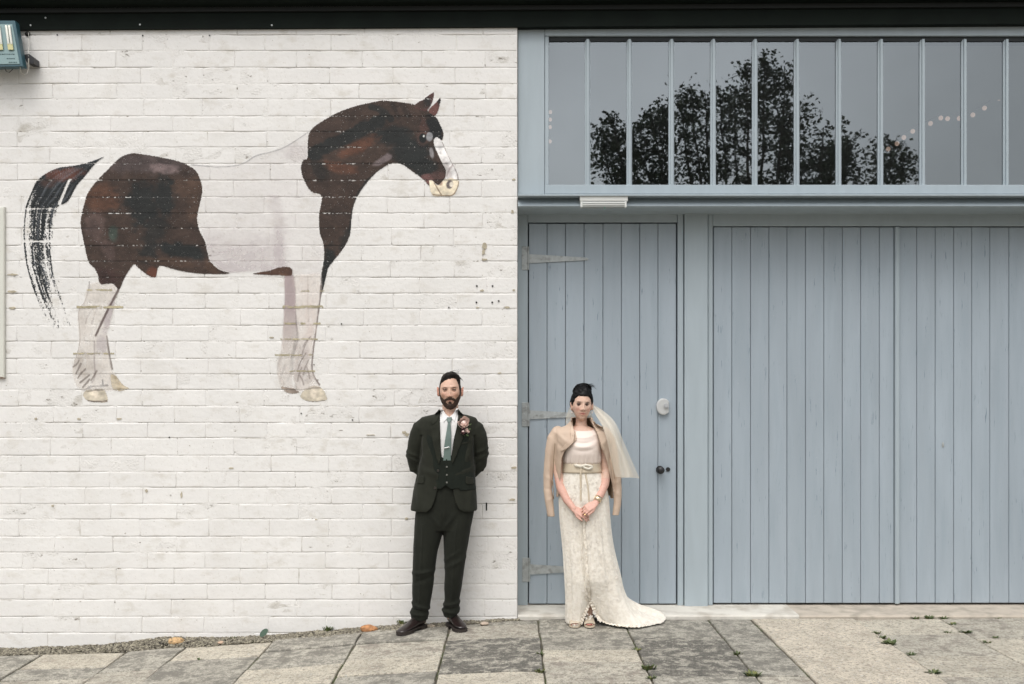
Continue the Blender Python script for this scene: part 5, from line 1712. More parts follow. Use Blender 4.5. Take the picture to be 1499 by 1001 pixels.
hand(bb, mp(646, 706, .137), (.9, .1, -.35), (0, -1, 0), .98, 1, (.25, .3, .35, .4))
hand(bb, mp(664, 705, .150), (-.9, .05, -.35), (0, -1, 0), .98, -1, (.25, .3, .35, .4))
LEG = {-1: [(mp(630, 755), .070), (mp(624, 790, -.0), .066), (mp(620, 835, .0), .052), (mp(617, 870, .025), .046), (mp(613.5, 898, .05), .032), (mp(613, 908, .06), .031)],
       1: [(mp(669, 755), .070), (mp(667, 790, .0), .064), (mp(665, 835, .01), .052), (mp(662, 870, .03), .044), (mp(659, 896, .062), .030), (mp(658.5, 905, .075), .030)]}
for s in (-1, 1): limb(bb, LEG[s], 16)
body = remesh(bb, .0034, 1)
def sk_m(C):
    p = (C - np.array(HC)) @ np.linalg.inv(np.array(tilt).T)
    x, y, z = p.T
    base = np.array([.63, .405, .30]); out = np.tile(base, (len(C), 1))
    f = (y < -.02)
    def add(cx, cz, sx_, sz_, col, amt):
        w = (np.exp(-((x - cx) / sx_) ** 2 - ((z - cz) / sz_) ** 2) * amt * f)[:, None]
        out[:] = out * (1 - w) + np.array(col) * w
    for s in (-1, 1):
        add(s * .042, -.022, .022, .018, (.66, .32, .23), .5)
        add(s * .031, .0275, .019, .0062, (.045, .022, .012), 1.0)
        add(s * .0085, -.0405, .0050, .0035, (.12, .05, .035), .9)    # brows above; these dark nostril spots paint shade under the nose
        add(s * .031, .012, .017, .009, (.38, .21, .15), .6)  # eye socket shade painted into the skin colour
    add(0, -.028, .014, .012, (.66, .33, .25), .5)
    add(0, .045, .05, .03, (.70, .47, .36), .5)
    for s in (-1, 1):
        add(s * .058, -.045, .020, .030, (.30, .15, .085), .75)
        add(s * .024, -.076, .012, .008, (.52, .30, .21), .6)
    add(0, -.0655, .018, .0048, (.47, .19, .15), .9)
    add(0, -.0590, .020, .0020, (.16, .06, .045), .8)
    ear = (np.abs(x) > .074) & (z < .05) & (z > -.05)
    out[ear] = (.66, .34, .25)
    return out
tone(body, sk_m)
mbody = link('body', body, M_skin, man, True)
eyes(mbody, HC, .0305, HC.y - .0735, HC.z + .0105, .0115, (.06, .07, .06), .0026, None) if False else None
M_lid = mat('eyelid_skin', (.44, .26, .19), .5)
eyes(man, HC + Vector((0, 0, 0)), .0308, HC.y - .0720, HC.z + .0125, .0122, (.02, .02, .018), .0034, M_lid, .0022)

# hair: swept top, shaved sides
loc = A @ np.linalg.inv(np.array(tilt).T)
x, y, z = loc[..., 0], loc[..., 1], loc[..., 2]
front_line = np.interp(x, [-.078, -.068, -.058, -.03, 0, .03, .048, .060, .072], [.0, .045, .062, .081, .090, .094, .088, .060, .0]) + .004 * (fbm(x * 140, y * 60, z * 40, 5, 2) - .5)
line = np.where(y < -.03, front_line, np.interp(y, [-.03, 0, .03, .09], [.035, .012, -.02, -.06]))
side = np.clip((np.abs(x) - .045) / .022, 0, 1)
d_ = z - line
rn = fbm(x * 55, y * 55, z * 16, 3, 3)
top = np.clip((z - .045) / .05, 0, 1)
Th = np.where(d_ > 0, .003 + top * (.014 + .008 * np.clip(x / .06, -1, 1)) * (1 - .2 * side) + .010 * (rn - .5) * top, -1)
Th = np.where((d_ > 0) & (d_ < .008), np.minimum(Th, .0035), Th)
shell('hair', Aw, Th, M_hairm, man)
stl = []
rs = random.Random(4)
for i in range(150):
    a = rs.uniform(-1, 1); x0 = HC.x + a * .052
    z0 = HC.z + .088 + .028 * math.sqrt(max(0, 1 - a * a)) - .004; y0 = HC.y + rs.uniform(-.075, .02)
    q = rs.uniform(.015, .045)
    stl.append([(x0, y0, z0), (x0 + q * .5, y0 + .01, z0 + .012 * rs.random() - .1 * max(0, a) * q * 2), (x0 + q, y0 + .02, z0 - .4 * q * max(0, a + .2) + .004)])
for i in range(12):   # flyaway tuft on the viewer's right
    x0 = HC.x + .028 + rs.uniform(-.01, .014); z0 = HC.z + .118; y0 = HC.y - .02 + rs.uniform(-.02, .02)
    stl.append([(x0, y0, z0), (x0 + rs.uniform(-.03, .02), y0, z0 + rs.uniform(.008, .03)), (x0 + rs.uniform(-.045, .045), y0, z0 + rs.uniform(.0, .042))])
strands('hair_strands', stl, M_hairm, man, .0013)
# beard and moustache
jl = np.interp(np.abs(x), [0, .007, .012, .024, .034, .045, .06, .078], [-.072, -.074, -.086, -.084, -.066, -.054, -.038, -.002])
bd = np.where((y < .020) & (z < jl) & (z > -.150), 1.0, 0)
den = np.interp(np.abs(x), [0, .03, .058, .078], [1, 1, .7, .25])
rb = fbm(x * 90, y * 90, z * 60, 8, 3)
Tb = np.where(bd > 0, (.0020 + .0125 * np.clip((jl - z) / .03, 0, 1) * np.clip(-y / .05, 0, 1)) * den + .007 * (rb - .5), -1)
Tb = np.where((bd > 0), np.maximum(Tb, .0015), Tb)
soul = (np.abs(x) < .010) & (z < -.071)
shell('beard', Aw, Tb, M_beard, man, .003)
must = np.where((y < -.03) & (z < -.0405 - .30 * np.abs(x)) & (z > -.0555 - .55 * np.clip(np.abs(x) - .012, 0, 1)) & (np.abs(x) < .036), .0050 + .004 * (rb - .3), -1)
shell('moustache', Aw, must, M_beard, man, .002)
M_crop = mat('cropped_hair', (.05, .033, .025), .8, var=.3, vscale=200)
for s in (-1, 1):
    sb = np.where((x * s > .058) & (y < .03) & (z < .06) & (z > -.02) & (y > -.044), .0018, -1)
    shell('sideburn', Aw, sb, M_crop, man, .001)

# shirt
bm = bmesh.new()
loft(bm, interp_secs([(mp(657.5, 0).x, MY + .012 if py < 612 else MY, wz(py, MY), mw(a) + .006, mw(b) + .006, 2.2) for py, a, b in [(600, 12.4, 12.8), (605, 16, 13.2), (610, 27, 16), (614, 35, 18.5), (620, 36, 20), (640, 36, 23), (670, 35, 22.5), (700, 35, 20.5), (712, 34, 18)]], .02), 40)
sh = remesh(bm, .005, 2)
sdf_cut(sh, [(mp(p, q).x, mp(p, q).z) for p, q in ((640, 585), (648.5, 597.5), (652.5, 604.5), (658.6, 610.0), (664.5, 604.5), (668, 597.5), (676, 585))], ymax=MY)
shirt = link('shirt', sh, M_shirt, man, True)
# waistcoat
bm = bmesh.new()
loft(bm, interp_secs([(mp(656.5, 0).x, MY - .002, wz(py, MY), mw(a) + .012, mw(b) + .013, 2.3) for py, a, b in [(620, 34, 19), (640, 36, 23), (670, 35, 22.7), (700, 36.5, 22.5), (716, 38.5, 22)]], .02), 40)
wc = remesh(bm, .005, 2)
def MP(l): return [(mp(a, b).x, mp(a, b).z) for a, b in l]
sdf_cut(wc, MP([(640, 590), (678, 590), (666, 640), (662.5, 664), (659, 669), (653.5, 669.5), (648.5, 667), (645.5, 650)]), ymax=MY)
sdf_cut(wc, MP([(630, 722), (638, 712), (647, 713.5), (654.2, 707.5), (662, 713.5), (672, 712), (682, 722)]), ymax=MY)
vest = link('waistcoat', wc, M_vest, man, True); thicken(vest, .003)
tv = bvh_of(vest, shirt)
for py in (681.0, 692.5, 703.5):
    c = mp(655.8, py); h = tv.ray_cast(Vector((c.x, -3, c.z)), Vector((0, 1, 0)), 4)
    bm = bmesh.new(); cyl(bm, (c.x, h[0].y - .003, c.z), .0062, .005, n=14)
    bmo('waistcoat_button', bm, mat('grey_button', (.17, .17, .15), .3), man)
drape('waistcoat_placket', MP([(654.5, 669), (656.2, 669), (655.4, 709), (653.8, 709)]), tv, M_vest, man, .001, .002)
drape('shirt_glimpse', MP([(652.5, 710.5), (655.5, 708.7), (657.6, 711), (656.8, 712.6), (655, 710.6)]), tv, M_shirt, man, .002, .002, .002)  # bit of white shirt showing below the waistcoat points
# collar and tie
ts = bvh_of(shirt)
for pts in ([(644.8, 596), (647, 604), (650.8, 617.5), (656.4, 611.0), (652.5, 604), (647.5, 597)], [(670.8, 597), (669.5, 605), (666.4, 616.5), (661.4, 610.5), (665.5, 603.5), (668.6, 597)]):
    drape('collar_point', MP(pts), ts, M_shirt, man, .006, .004, .003)
drape('tie_knot', MP([(655.6, 610.2), (662.2, 609.8), (663.0, 613), (661.0, 617.2), (656.9, 617.4), (655.0, 613.5)]), ts, M_tie, man, .010, .008, .0025, puff=.004)
drape('tie_blade', MP([(657.2, 617.2), (660.8, 617.0), (662.2, 632), (662.2, 650), (661.4, 672), (650.6, 672), (652.2, 650), (655.2, 630)]), ts, M_tie, man, .011, .004, .004)
drape('tie_clip', MP([(651.4, 653.8), (659.6, 651.8), (659.9, 653.2), (651.6, 655.3)]), ts, mat('silver_clip', (.75, .75, .75), .2, metal=.9), man, .019, .003, .002)

# jacket
bm = bmesh.new()
J = [(603.5, 657.5, 14.5, 13.5), (605.5, 657, 19, 15), (608, 656.8, 31, 17.5), (611.5, 656.6, 41, 19.5), (616, 656.3, 43, 21.5), (626, 656.2, 43.5, 24), (640, 656, 41, 25.5), (660, 655.2, 40, 25.5), (680, 654, 41, 25), (700, 652.5, 43.5, 25), (720, 651, 46.5, 25.5), (743, 649.8, 48.8, 26.5), (747, 649.8, 48.5, 26)]
loft(bm, interp_secs([(mp(cx, 0).x, MY + .004, wz(py, MY), mw(a), mw(b), 2.35) for py, cx, a, b in J], .012), 56)
SL_ = {-1: [(mp(622, 621.5, .004), .052), (mp(616, 627, .005), .062), (mp(612.5, 636, .008), .063), (mp(609.5, 648, .014), .061), (mp(606.0, 668, .038), .056), (mp(607.5, 682, .062), .052), (mp(622, 696, .100), .046), (mp(641, 707, .128), .040)],
       1: [(mp(690, 622.5, .004), .052), (mp(696, 628, .005), .062), (mp(699.5, 637, .008), .063), (mp(701.5, 646, .014), .060), (mp(703.2, 664, .038), .055), (mp(702, 680, .062), .051), (mp(689, 694, .100), .046), (mp(670, 706, .128), .040)]}
for s in (-1, 1): limb(bm, SL_[s], 22)
jm = remesh(bm, .0048, 4)
def jfold(C):
    x, y, z = C.T
    px = x * msc + CX; py = CY - (z - CAMH) * msc
    f = .0075 * (fbm(x * 14, y * 14, z * 7, 2, 3) - .5)
    for (a, b, L_, w, amp, an) in [(622, 655, 26, 4.5, .006, 1.25), (689, 655, 26, 4.5, .006, -1.25), (632, 690, 26, 5, .005, .35), (676, 690, 26, 5, .005, -.35), (615, 725, 18, 4, .005, 1.5), (604, 672, 14, 2.6, .006, .5), (602, 664, 14, 2.4, .005, .4), (708, 668, 14, 2.6, .006, -.5), (706, 659, 12, 2.4, .005, -.4), (600, 690, 10, 2.2, .005, -.3), (708, 690, 10, 2.2, .005, .3), (690, 725, 18, 4, .004, 1.6), (628, 640, 20, 4, -.004, 1.3), (684, 640, 20, 4, -.004, -1.3)]:
        u = (px - a) * math.cos(an) + (py - b) * math.sin(an); v = -(px - a) * math.sin(an) + (py - b) * math.cos(an)
        f += 1.6 * amp * np.exp(-(u / L_) ** 2 - (v / w) ** 2) * (y < MY + .06)
    # the crease between sleeve and side
    for s, c0 in ((-1, 618.0), (1, 694.5)):
        cxp = c0 + s * -1 * 0 + np.where(py > 660, (py - 660) * (-.22 if s < 0 else .10), 0)
        f -= .010 * np.exp(-((px - cxp) / 2.0) ** 2) * (py > 636) * (py < 705) * (y < MY - .0)
    return f
fold(jm, jfold)
OPEN = [(641.0, 588), (643.4, 603), (645.5, 625), (646.6, 650), (646.8, 664), (646.2, 676), (644.8, 686), (643.3, 700), (641.5, 715), (638.5, 728), (633.5, 740), (627, 746.5), (616, 749.3), (600, 750), (590, 765), (720, 765), (707, 748), (698, 747.5), (684, 748.8), (674, 743), (669, 734), (665.6, 720), (663.6, 704), (662.6, 688), (662.4, 672), (665, 655), (669.5, 630), (672.0, 604), (674.5, 588)]
sdf_cut(jm, MP(OPEN), ymax=MY - .02)
jacket = link('jacket', jm, M_suit, man, True); thicken(jacket, .004)
tj = bvh_of(jacket, vest, shirt)
drape('lapel', MP([(644.6, 597.5), (645.2, 610), (646.0, 630), (647.0, 652), (647.2, 668), (644.6, 677), (641.8, 671), (637.8, 655), (633.8, 638), (631.4, 624.5), (634.8, 620.5), (632.6, 616.5), (637.5, 607)]), tj, M_suit, man, .0085, .006, .004)
drape('lapel', MP([(671.2, 597.5), (671.2, 610), (669.4, 630), (665.4, 652), (662.4, 672), (663.6, 677), (668.2, 668), (674.5, 652), (680.0, 636), (683.2, 624), (679.6, 620.6), (682.2, 616), (678.0, 607)]), tj, M_suit, man, .0085, .006, .004)
drape('collar', MP([(642.6, 600.5), (645.4, 599), (645.2, 607), (641, 616), (635.2, 620.8), (632.4, 616.4), (636.6, 606.5)]), tj, M_suit, man, .0115, .004, .004)
drape('collar', MP([(670.8, 599), (674, 600.5), (679.2, 606.5), (682.6, 615.6), (679.4, 620.2), (674, 614), (670.8, 606)]), tj, M_suit, man, .0115, .004, .004)
drape('pocket_flap', MP([(611.5, 696), (622.6, 694.5), (622.8, 703.6), (620.8, 705.6), (611.2, 706.0), (610.6, 703)]), tj, M_suit, man, .0060, .005, .004)
drape('pocket_flap', MP([(683.0, 695.2), (693.4, 697.6), (694.0, 705.3), (692.4, 707.4), (684.6, 706.8), (682.6, 704)]), tj, M_suit, man, .0060, .005, .004)
drape('breast_pocket', MP([(676.5, 646.8), (687, 644.8), (687.3, 647), (676.8, 649.2)]), tj, M_suit, man, .0025, .003, .003)
for px, py in [(643.2, 686.5), (638.6, 711.5)]:
    c = mp(px, py); h = tj.ray_cast(Vector((c.x, -3, c.z)), Vector((0, 1, 0)), 4)
    bm = bmesh.new(); cyl(bm, (c.x, h[0].y - .002, c.z), .0088, .005, n=16); bmo('jacket_button', bm, M_button, man)

# trousers
bm = bmesh.new()
loft(bm, interp_secs([(mp((a + b) / 2, 0).x, MY + .006, wz(py, MY), mw((b - a) / 2), mw(d), 2.2) for py, a, b, d in [(707, 619, 690, 22), (718, 615, 693, 23), (730, 611, 694, 23), (750, 608, 694, 22.5), (766, 607, 690.5, 21), (775, 610, 688, 19)]], .02), 40)
TL_ = [(745, 609, 650, 19, 0), (774, 606.5, 649.5, 19, 0), (807, 605, 640.5, 17, 0), (835, 603.8, 636.5, 16, .004), (855, 603, 634.5, 15, .012), (872, 603, 632, 14.5, .022), (884, 603.5, 629.5, 14, .034), (893, 600.6, 628.2, 14.5, .044), (900, 599.8, 626.5, 14.5, .050), (908.5, 600.8, 625.4, 14, .056)]
TR_ = [(745, 650, 693, 19, 0), (774, 648.8, 688.8, 19, 0), (807, 649.8, 683.2, 17, .004), (840, 651.3, 678.8, 16, .012), (862, 649.8, 675.6, 15, .024), (878, 650.2, 672, 14, .040), (886, 648.6, 672.6, 14, .050), (895, 645.8, 673, 14, .058), (904.5, 649, 667, 13.5, .064)]
for S_ in (TL_, TR_):
    loft(bm, interp_secs([(mp((a + b) / 2, 0).x, MY + dy, wz(py, MY), mw((b - a) / 2), mw(d), 2.1) for py, a, b, d, dy in S_], .012), 30)
tm = remesh(bm, .0046, 3)
def tfold(C):
    x, y, z = C.T
    px = x * msc + CX; py = CY - (z - CAMH) * msc
    f = .008 * (fbm(x * 18, y * 14, z * 6, 12, 3) - .5)
    for (a, b, L_, w, amp, an) in [(618, 836, 16, 3, .007, -.15), (622, 846, 14, 3, -.006, -.3), (668, 822, 16, 3, .005, -.5), (662, 812, 16, 2.6, .004, -.6), (612, 886, 18, 2.6, .007, .35), (616, 893, 18, 2.4, -.007, .2), (610, 899, 16, 2.2, .006, .1), (660, 884, 16, 2.4, .007, -.2), (660, 890, 16, 2.2, -.006, -.1), (658, 896, 14, 2.2, .006, .15), (640, 762, 14, 3, .005, .9), (658, 762, 14, 3, .005, -.9), (650, 770, 10, 3, -.006, 1.5), (652, 745, 3, 22, .004, 0)]:
        u = (px - a) * math.cos(an) + (py - b) * math.sin(an); v = -(px - a) * math.sin(an) + (py - b) * math.cos(an)
        f += 1.5 * amp * np.exp(-(u / L_) ** 2 - (v / w) ** 2)
    for c0 in (lambda p: 622 - (p - 745) * .055, lambda p: 671 - (p - 745) * .075):     # pressed creases
        f += .005 * np.exp(-((px - c0(py)) / 1.5) ** 2) * (y < MY) * (py > 765) * (py < 892)
    return f
fold(tm, tfold)
link('trousers', tm, M_trous, man, True)

# shoes
def man_shoe(heel, toe, name='shoe'):
    heel = Vector(heel); toe = Vector(toe)
    f = (toe - heel); L_ = f.length; f.normalize(); a = Vector((-f.y, f.x, 0)); up = Vector((0, 0, 1))
    def ring(bm, t, w, h0, h1, n=20):
        c = heel + f * L_ * t
        vs = []
        for k in range(n):
            q = 2 * math.pi * k / n
            zz = h0 + (h1 - h0) * (.5 + .5 * math.sin(q)) ** (.8)
            vs.append(bm.verts.new(c + a * w * math.cos(q) * (1 - .25 * max(0, math.sin(q))) + up * zz))
        return vs
    bm = bmesh.new()
    S_ = [(.0, .020, .02, .055), (.04, .032, .015, .085), (.16, .036, .012, .098), (.28, .037, .012, .100), (.40, .038, .012, .088), (.52, .042, .012, .072), (.66, .046, .012, .058), (.80, .044, .012, .048), (.92, .034, .012, .038), (.985, .018, .014, .028)]
    rg = [ring(bm, *s) for s in S_]
    for i in range(len(rg) - 1):
        for k in range(20): bm.faces.new((rg[i][k], rg[i][(k + 1) % 20], rg[i + 1][(k + 1) % 20], rg[i + 1][k]))
    bm.faces.new(rg[0][::-1]); bm.faces.new(rg[-1])
    bmesh.ops.recalc_face_normals(bm, faces=bm.faces)
    sh_ = bmo(name, bm, M_shoe, man, True)
    md = sh_.modifiers.new('s', 'SUBSURF'); md.levels = 1; md.render_levels = 1
    bm = bmesh.new()
    out = [(0, .018), (.03, .034), (.2, .040), (.42, .038), (.6, .047), (.75, .050), (.9, .041), (1.0, .020)]
    pl = [heel + f * L_ * t + a * w for t, w in out] + [heel + f * L_ * t - a * w for t, w in out[::-1]]
    def slab_(z0, z1, sel):
        A_ = [bm.verts.new((p.x, p.y, heel.z + z0)) for p in sel]; B_ = [bm.verts.new((p.x, p.y, heel.z + z1)) for p in sel]
        bm.faces.new(A_[::-1]); bm.faces.new(B_)
        for i in range(len(sel)): bm.faces.new((A_[i], A_[(i + 1) % len(sel)], B_[(i + 1) % len(sel)], B_[i]))
    slab_(.010, .018, pl)
    hl = [heel + f * L_ * t + a * w for t, w in out[:3]] + [heel + f * L_ * .27 + a * .038, heel + f * L_ * .27 - a * .038] + [heel + f * L_ * t - a * w for t, w in out[:3][::-1]]
    slab_(-.008, .0099, hl)
    fr_ = [heel + f * L_ * t + a * w * .96 for t, w in out[4:]] + [heel + f * L_ * t - a * w * .96 for t, w in out[4:][::-1]]
    slab_(-.006, .0098, fr_)
    bmesh.ops.recalc_face_normals(bm, faces=bm.faces)
    bmo('sole', bm, M_sole, sh_)
    bm = bmesh.new()
    for q in range(4):
        t = .40 + q * .045; c = heel + f * L_ * t + up * (.090 - q * .0062)
        limb(bm, [(c - a * .014, .0016), (c + up * .003, .0016), (c + a * .014, .0016)], 6)
    bmo('laces', bm, M_button, sh_)
    return sh_
man_shoe((-.630, -.135, gz(-.63) + .008), (-.790, -.372, gz(-.78) + .008))
man_shoe((-.447, -.115, gz(-.44) + .008), (-.338, -.345, gz(-.35) + .008))

# boutonniere
bq = mp(681.0, 619, 0); hh = tj.ray_cast(Vector((bq.x, -3, bq.z)), Vector((0, 1, 0)), 4)
by = hh[0].y - .012 if hh[0] is not None else MY - .13
bout = bpy.data.objects.new('boutonniere', None); COL.objects.link(bout); bout.parent = man; bout.location = Vector((bq.x, by, bq.z)) - man.location
M_rose = mat('blush_rose_petal', (.88, .71, .64), .6, var=.18, vscale=60, sheen=.2)
M_mauve = mat('mauve_petal', (.40, .22, .24), .6, var=.25, vscale=80)
M_green = mat('pale_green_leaf', (.13, .19, .09), .5, var=.3, vscale=60)
def petal_flower(c, R_, m, n=14, name='petal', seed=0, ax=(.1, -1, .35)):
    rs = random.Random(seed)
    q = Vector((0, -1, 0)).rotation_difference(Vector(ax).normalized())
    for k in range(n):
        t = k / (n - 1); a = k * 2.4 + rs.uniform(-.25, .25)
        r = R_ * (.30 + .62 * t); th0 = R(28 + 34 * t); half = R(62 - 10 * t)
        bm = bmesh.new(); A_ = []
        for j in range(6):
            v = j / 5
            th = R(150) + (th0 - R(150)) * v
            rr = r * (1 + .22 * v ** 4 * (.4 + t)) 
            row = []
            for i in range(7):
                u = i / 6 * 2 - 1
                ph = a + u * half * math.sin(math.pi * min(.9, .25 + .7 * v)) ** .6
                w = rr * (1 + .06 * u * u * v) 
                p = Vector((math.sin(th) * math.cos(ph), -math.cos(th), math.sin(th) * math.sin(ph))) * w
                row.append(bm.verts.new(Vector(c) + q @ p))
            A_.append(row)
        for j in range(5):
            for i in range(6): bm.faces.new((A_[j][i], A_[j][i + 1], A_[j + 1][i + 1], A_[j + 1][i]))
        bmo(name, bm, m, bout, True)
BALLS = []
def bp_(px, py, d=0): v = mp(px, py); return Vector((v.x, by - d, v.z))
petal_flower(bp_(680.3, 617.8, .016), .042, M_rose, 13, seed=2)
petal_flower(bp_(679.2, 630.2, .014), .021, M_mauve, 8, seed=3)
petal_flower(bp_(685.4, 629.8, .012), .018, M_rose, 7, seed=4)
for cc, r_ in ((bp_(680.3, 617.8, .016), .017), (bp_(679.2, 630.2, .014), .009), (bp_(685.4, 629.8, .012), .008)):
    bm = bmesh.new(); ball(bm, cc, r_, r_, r_, 12, 8); bmo('flower_heart', bm, M_rose, bout, True)
for (p0, p1, w) in [((677, 627), (672.6, 622.5), .007), ((683, 634), (687.5, 637.5), .008), ((676.5, 632), (674.5, 637.5), .007), ((686, 622), (691.6, 619), .006), ((680, 634), (681, 639.5), .006), ((686, 628), (690.5, 626), .007), ((674, 622), (671.8, 617.4), .005)]:
    bm = bmesh.new(); a_, b_ = bp_(*p0), bp_(*p1); d = (b_ - a_); s_ = Vector((-d.z, 0, d.x)).normalized() * w
    v = [bm.verts.new(q) for q in (a_, a_.lerp(b_, .5) + s_ + Vector((0, -.006, 0)), b_ + Vector((0, .003, 0)), a_.lerp(b_, .5) - s_ + Vector((0, .004, 0)))]
    bm.faces.new(v); bmo('leaf', bm, M_green, bout)
bm = bmesh.new(); limb(bm, [(bp_(677, 626), .003), (bp_(672.5, 631), .0042), (bp_(668.6, 637.5), .0040)], 8)
bmo('ribbon_stem', bm, M_shirt, bout, True)

# ================================================================== the bride
BY = -.17
def bq_(px, py, dy=0.0):
    v = W(px, py, BY); return Vector((v.x, BY + dy, v.z))
bsc = FOC / (CAMD + BY)
def bw(p): return p / bsc
def BP(l): return [(bq_(a, b).x, bq_(a, b).z) for a, b in l]
bride = empty('person', Vector((bq_(855, 0).x, -.17, 0)), 'woman in a cream lace gown, beige jacket on her shoulders, before the plank door', 'person')
M_dress = mat('cream_lace', (.84, .79, .70), .8, var=.04, vscale=10, col2=(.73, .67, .57), c2scale=34, c2thr=(.44, .58), c2amt=.65, bump=1.0, bscale=60, bdet=6, sheen=.2, bdist=.005, c2rough=.6)
M_bod = mat('blush_silk', (.80, .69, .615), .5, var=.03, vscale=8, sheen=.3, bump=.15, bscale=30)
M_belt = mat('champagne_satin', (.60, .51, .38), .42, var=.05, vscale=20, sheen=.2)
M_jack = mat('beige_leather', (.58, .445, .34), .6, var=.08, vscale=9, col2=(.49, .37, .275), c2scale=7, c2thr=(.5, .75), c2amt=.4, bump=.35, bscale=60)
M_lining = mat('dark_lining', (.26, .18, .115), .7)
M_bhair = mat('black_hair', (.005, .005, .0055), .5, spec=.22, var=.3, vscale=50, stretch=(1, 1, 2), bump=.7, bscale=60)
M_nude = mat('champagne_shoe', (.55, .47, .36), .35)

BC = bq_(851.6, 593.2, -.015)
Hb = dict(w=.0665, d=.088, h=.112, jaw=.26, nose=.019, brow=.4, e=.97)
A2, _, _ = head_grid(Hb)
A2[..., 1] += -0.0
tilt2 = Matrix.Rotation(R(3.0), 3, 'Y') @ Matrix.Rotation(R(4), 3, 'Z')
A2 = A2 @ np.array(tilt2).T
A2w = A2 + np.array(BC)
bb = bmesh.new()
grid_mesh_bm(bb, A2w)
for s in (-1, 1): ear_bm(bb, BC + Vector((s * .0655, .012, -.006)), .95, s)
limb(bb, [(bq_(851.5, 606, .012), bw(8.2)), (bq_(851, 618, .012), bw(8.2)), (bq_(850.5, 627, .01), bw(10.5), bw(10))], 18)
loft(bb, interp_secs([(bq_(cx, 0).x, BY + dy, wz(py, BY), bw(a), bw(b), 2.2) for py, cx, a, b, dy in [(624, 850.5, 12, 10, .01), (629, 850.5, 26, 13, .008), (634, 850.5, 31.5, 16, .004), (645, 851, 29, 19, 0), (656, 851, 27, 21, -.004), (668, 851, 25, 18, 0), (680, 851, 24, 17, 0), (695, 852, 28, 19, 0), (715, 853, 33, 21, 0), (735, 855, 34, 21, 0), (760, 856, 33, 20, 0)]], .03), 30)
ARL = [(bq_(822.5, 635, .0), .042), (bq_(818.5, 660, .005), .038), (bq_(817.0, 690, -.005), .034), (bq_(820.5, 712, -.04), .034), (bq_(829, 730, -.09), .028), (bq_(838.2, 741.5, -.125), .0215)]
ARR = [(bq_(880.5, 635, .0), .042), (bq_(885.5, 660, .0), .038), (bq_(887.5, 688, -.01), .036), (bq_(883.5, 708, -.045), .035), (bq_(877.0, 722, -.09), .029), (bq_(869.5, 733.5, -.125), .0215)]
limb(bb, ARL, 14); limb(bb, ARR, 14)
hand(bb, bq_(838.2, 741.5, -.130), (.80, -.10, -.42), (-.15, .75, -.5), .84, -1, (.22, .25, .28, .3), .06, .2, .0080)
hand(bb, bq_(869.5, 733.5, -.135), (-.86, -.26, -.46), (.1, .75, -.5), .84, 1, (.25, .3, .32, .4), .10, .3, .0080)
for (hx, kx, ax, fx) in ((841, 842, 842.5, 840.5), (866, 863, 862.5, 862.0)):
    limb(bb, [(bq_(hx, 750, .0), .078), (bq_(hx, 790, -.005), .068), (bq_(kx, 830, -.01), .050), (bq_(kx, 860, .01), .046), (bq_(ax, 890, .02), .032), (bq_(ax, 902, .02), .028), (bq_(fx, 908, -.02), .029, .020), (bq_(fx, 912, -.055), .030, .014)], 14)
    for k in range(5):
        tx = bq_(fx, 913).x + (k - 2) * .0105
        limb(bb, [(Vector((tx, BY - .06, .022)), .0075), (Vector((tx, BY - .098 + abs(k - 1.5) * .004, .016)), .0062 if k not in (1,) else .0075)], 8)
body = remesh(bb, .0033, 1)
def sk_b(C):
    p = (C - np.array(BC)) @ np.linalg.inv(np.array(tilt2).T)
    x, y, z = p.T
    out = np.tile(np.array([.66, .44, .34]), (len(C), 1))
    f = (y < -.02) & (z > -.13)
    def add(cx, cz, sx_, sz_, col, amt):
        w = (np.exp(-((x - cx) / sx_) ** 2 - ((z - cz) / sz_) ** 2) * amt * f)[:, None]
        out[:] = out * (1 - w) + np.array(col) * w
    for s in (-1, 1):
        add(s * .038, -.028, .016, .014, (.70, .33, .26), .6)
        add(s * .029, .0240, .0165, .0046, (.025, .016, .013), 1.0)
        add(s * .0075, -.0375, .0045, .0030, (.20, .08, .06), .8)
        add(s * .0285, .0115, .0165, .0058, (.16, .09, .065), .85)
    add(0, -.0575, .021, .0070, (.50, .15, .135), 1.0)
    add(0, -.0570, .020, .0015, (.20, .05, .05), .7)
    add(0, .04, .045, .03, (.72, .51, .40), .5)
    hnd = C[:, 2] < 1.05
    out[hnd & (C[:, 2] > .6)] = (.66, .39, .31)
    toes = (C[:, 1] < BY - .088) & (C[:, 2] < .05)
    return out
tone(body, sk_b)
link('body', body, M_skin, bride, True)
eyes(bride, BC, .0285, BC.y - .0665, BC.z + .010, .0108, (.02, .014, .010), .0032, mat('lid_makeup', (.15, .09, .07), .5), .0027)
# brows, lashes and nails read as thin dark strips
# hair
loc = A2 @ np.linalg.inv(np.array(tilt2).T)
x, y, z = loc[..., 0], loc[..., 1], loc[..., 2]
fl_ = .069 - .9 * np.clip(np.abs(x) - .034, 0, 1)
line = np.where(y < -.03, fl_, np.interp(y, [-.03, -.012, .01, .03, .09], [.030, .016, -.006, -.045, -.07]))
rn = fbm(x * 30, y * 30, z * 30, 6, 3)
Th = np.where(z > line, .010 + .012 * np.clip((z - line) / .05, 0, 1) + .004 * (rn - .5), -1)
shell('hair', A2w, Th, M_bhair, bride)
bm = bmesh.new()
ball(bm, BC + Vector((.006, .020, .110)), .066, .052, .046, 22, 14)
ball(bm, BC + Vector((.022, .015, .128)), .038, .040, .030, 20, 12)
ball(bm, BC + Vector((-.012, .012, .126)), .036, .036, .026, 20, 12)
ball(bm, BC + Vector((.004, .005, .090)), .070, .07, .050, 22, 12)
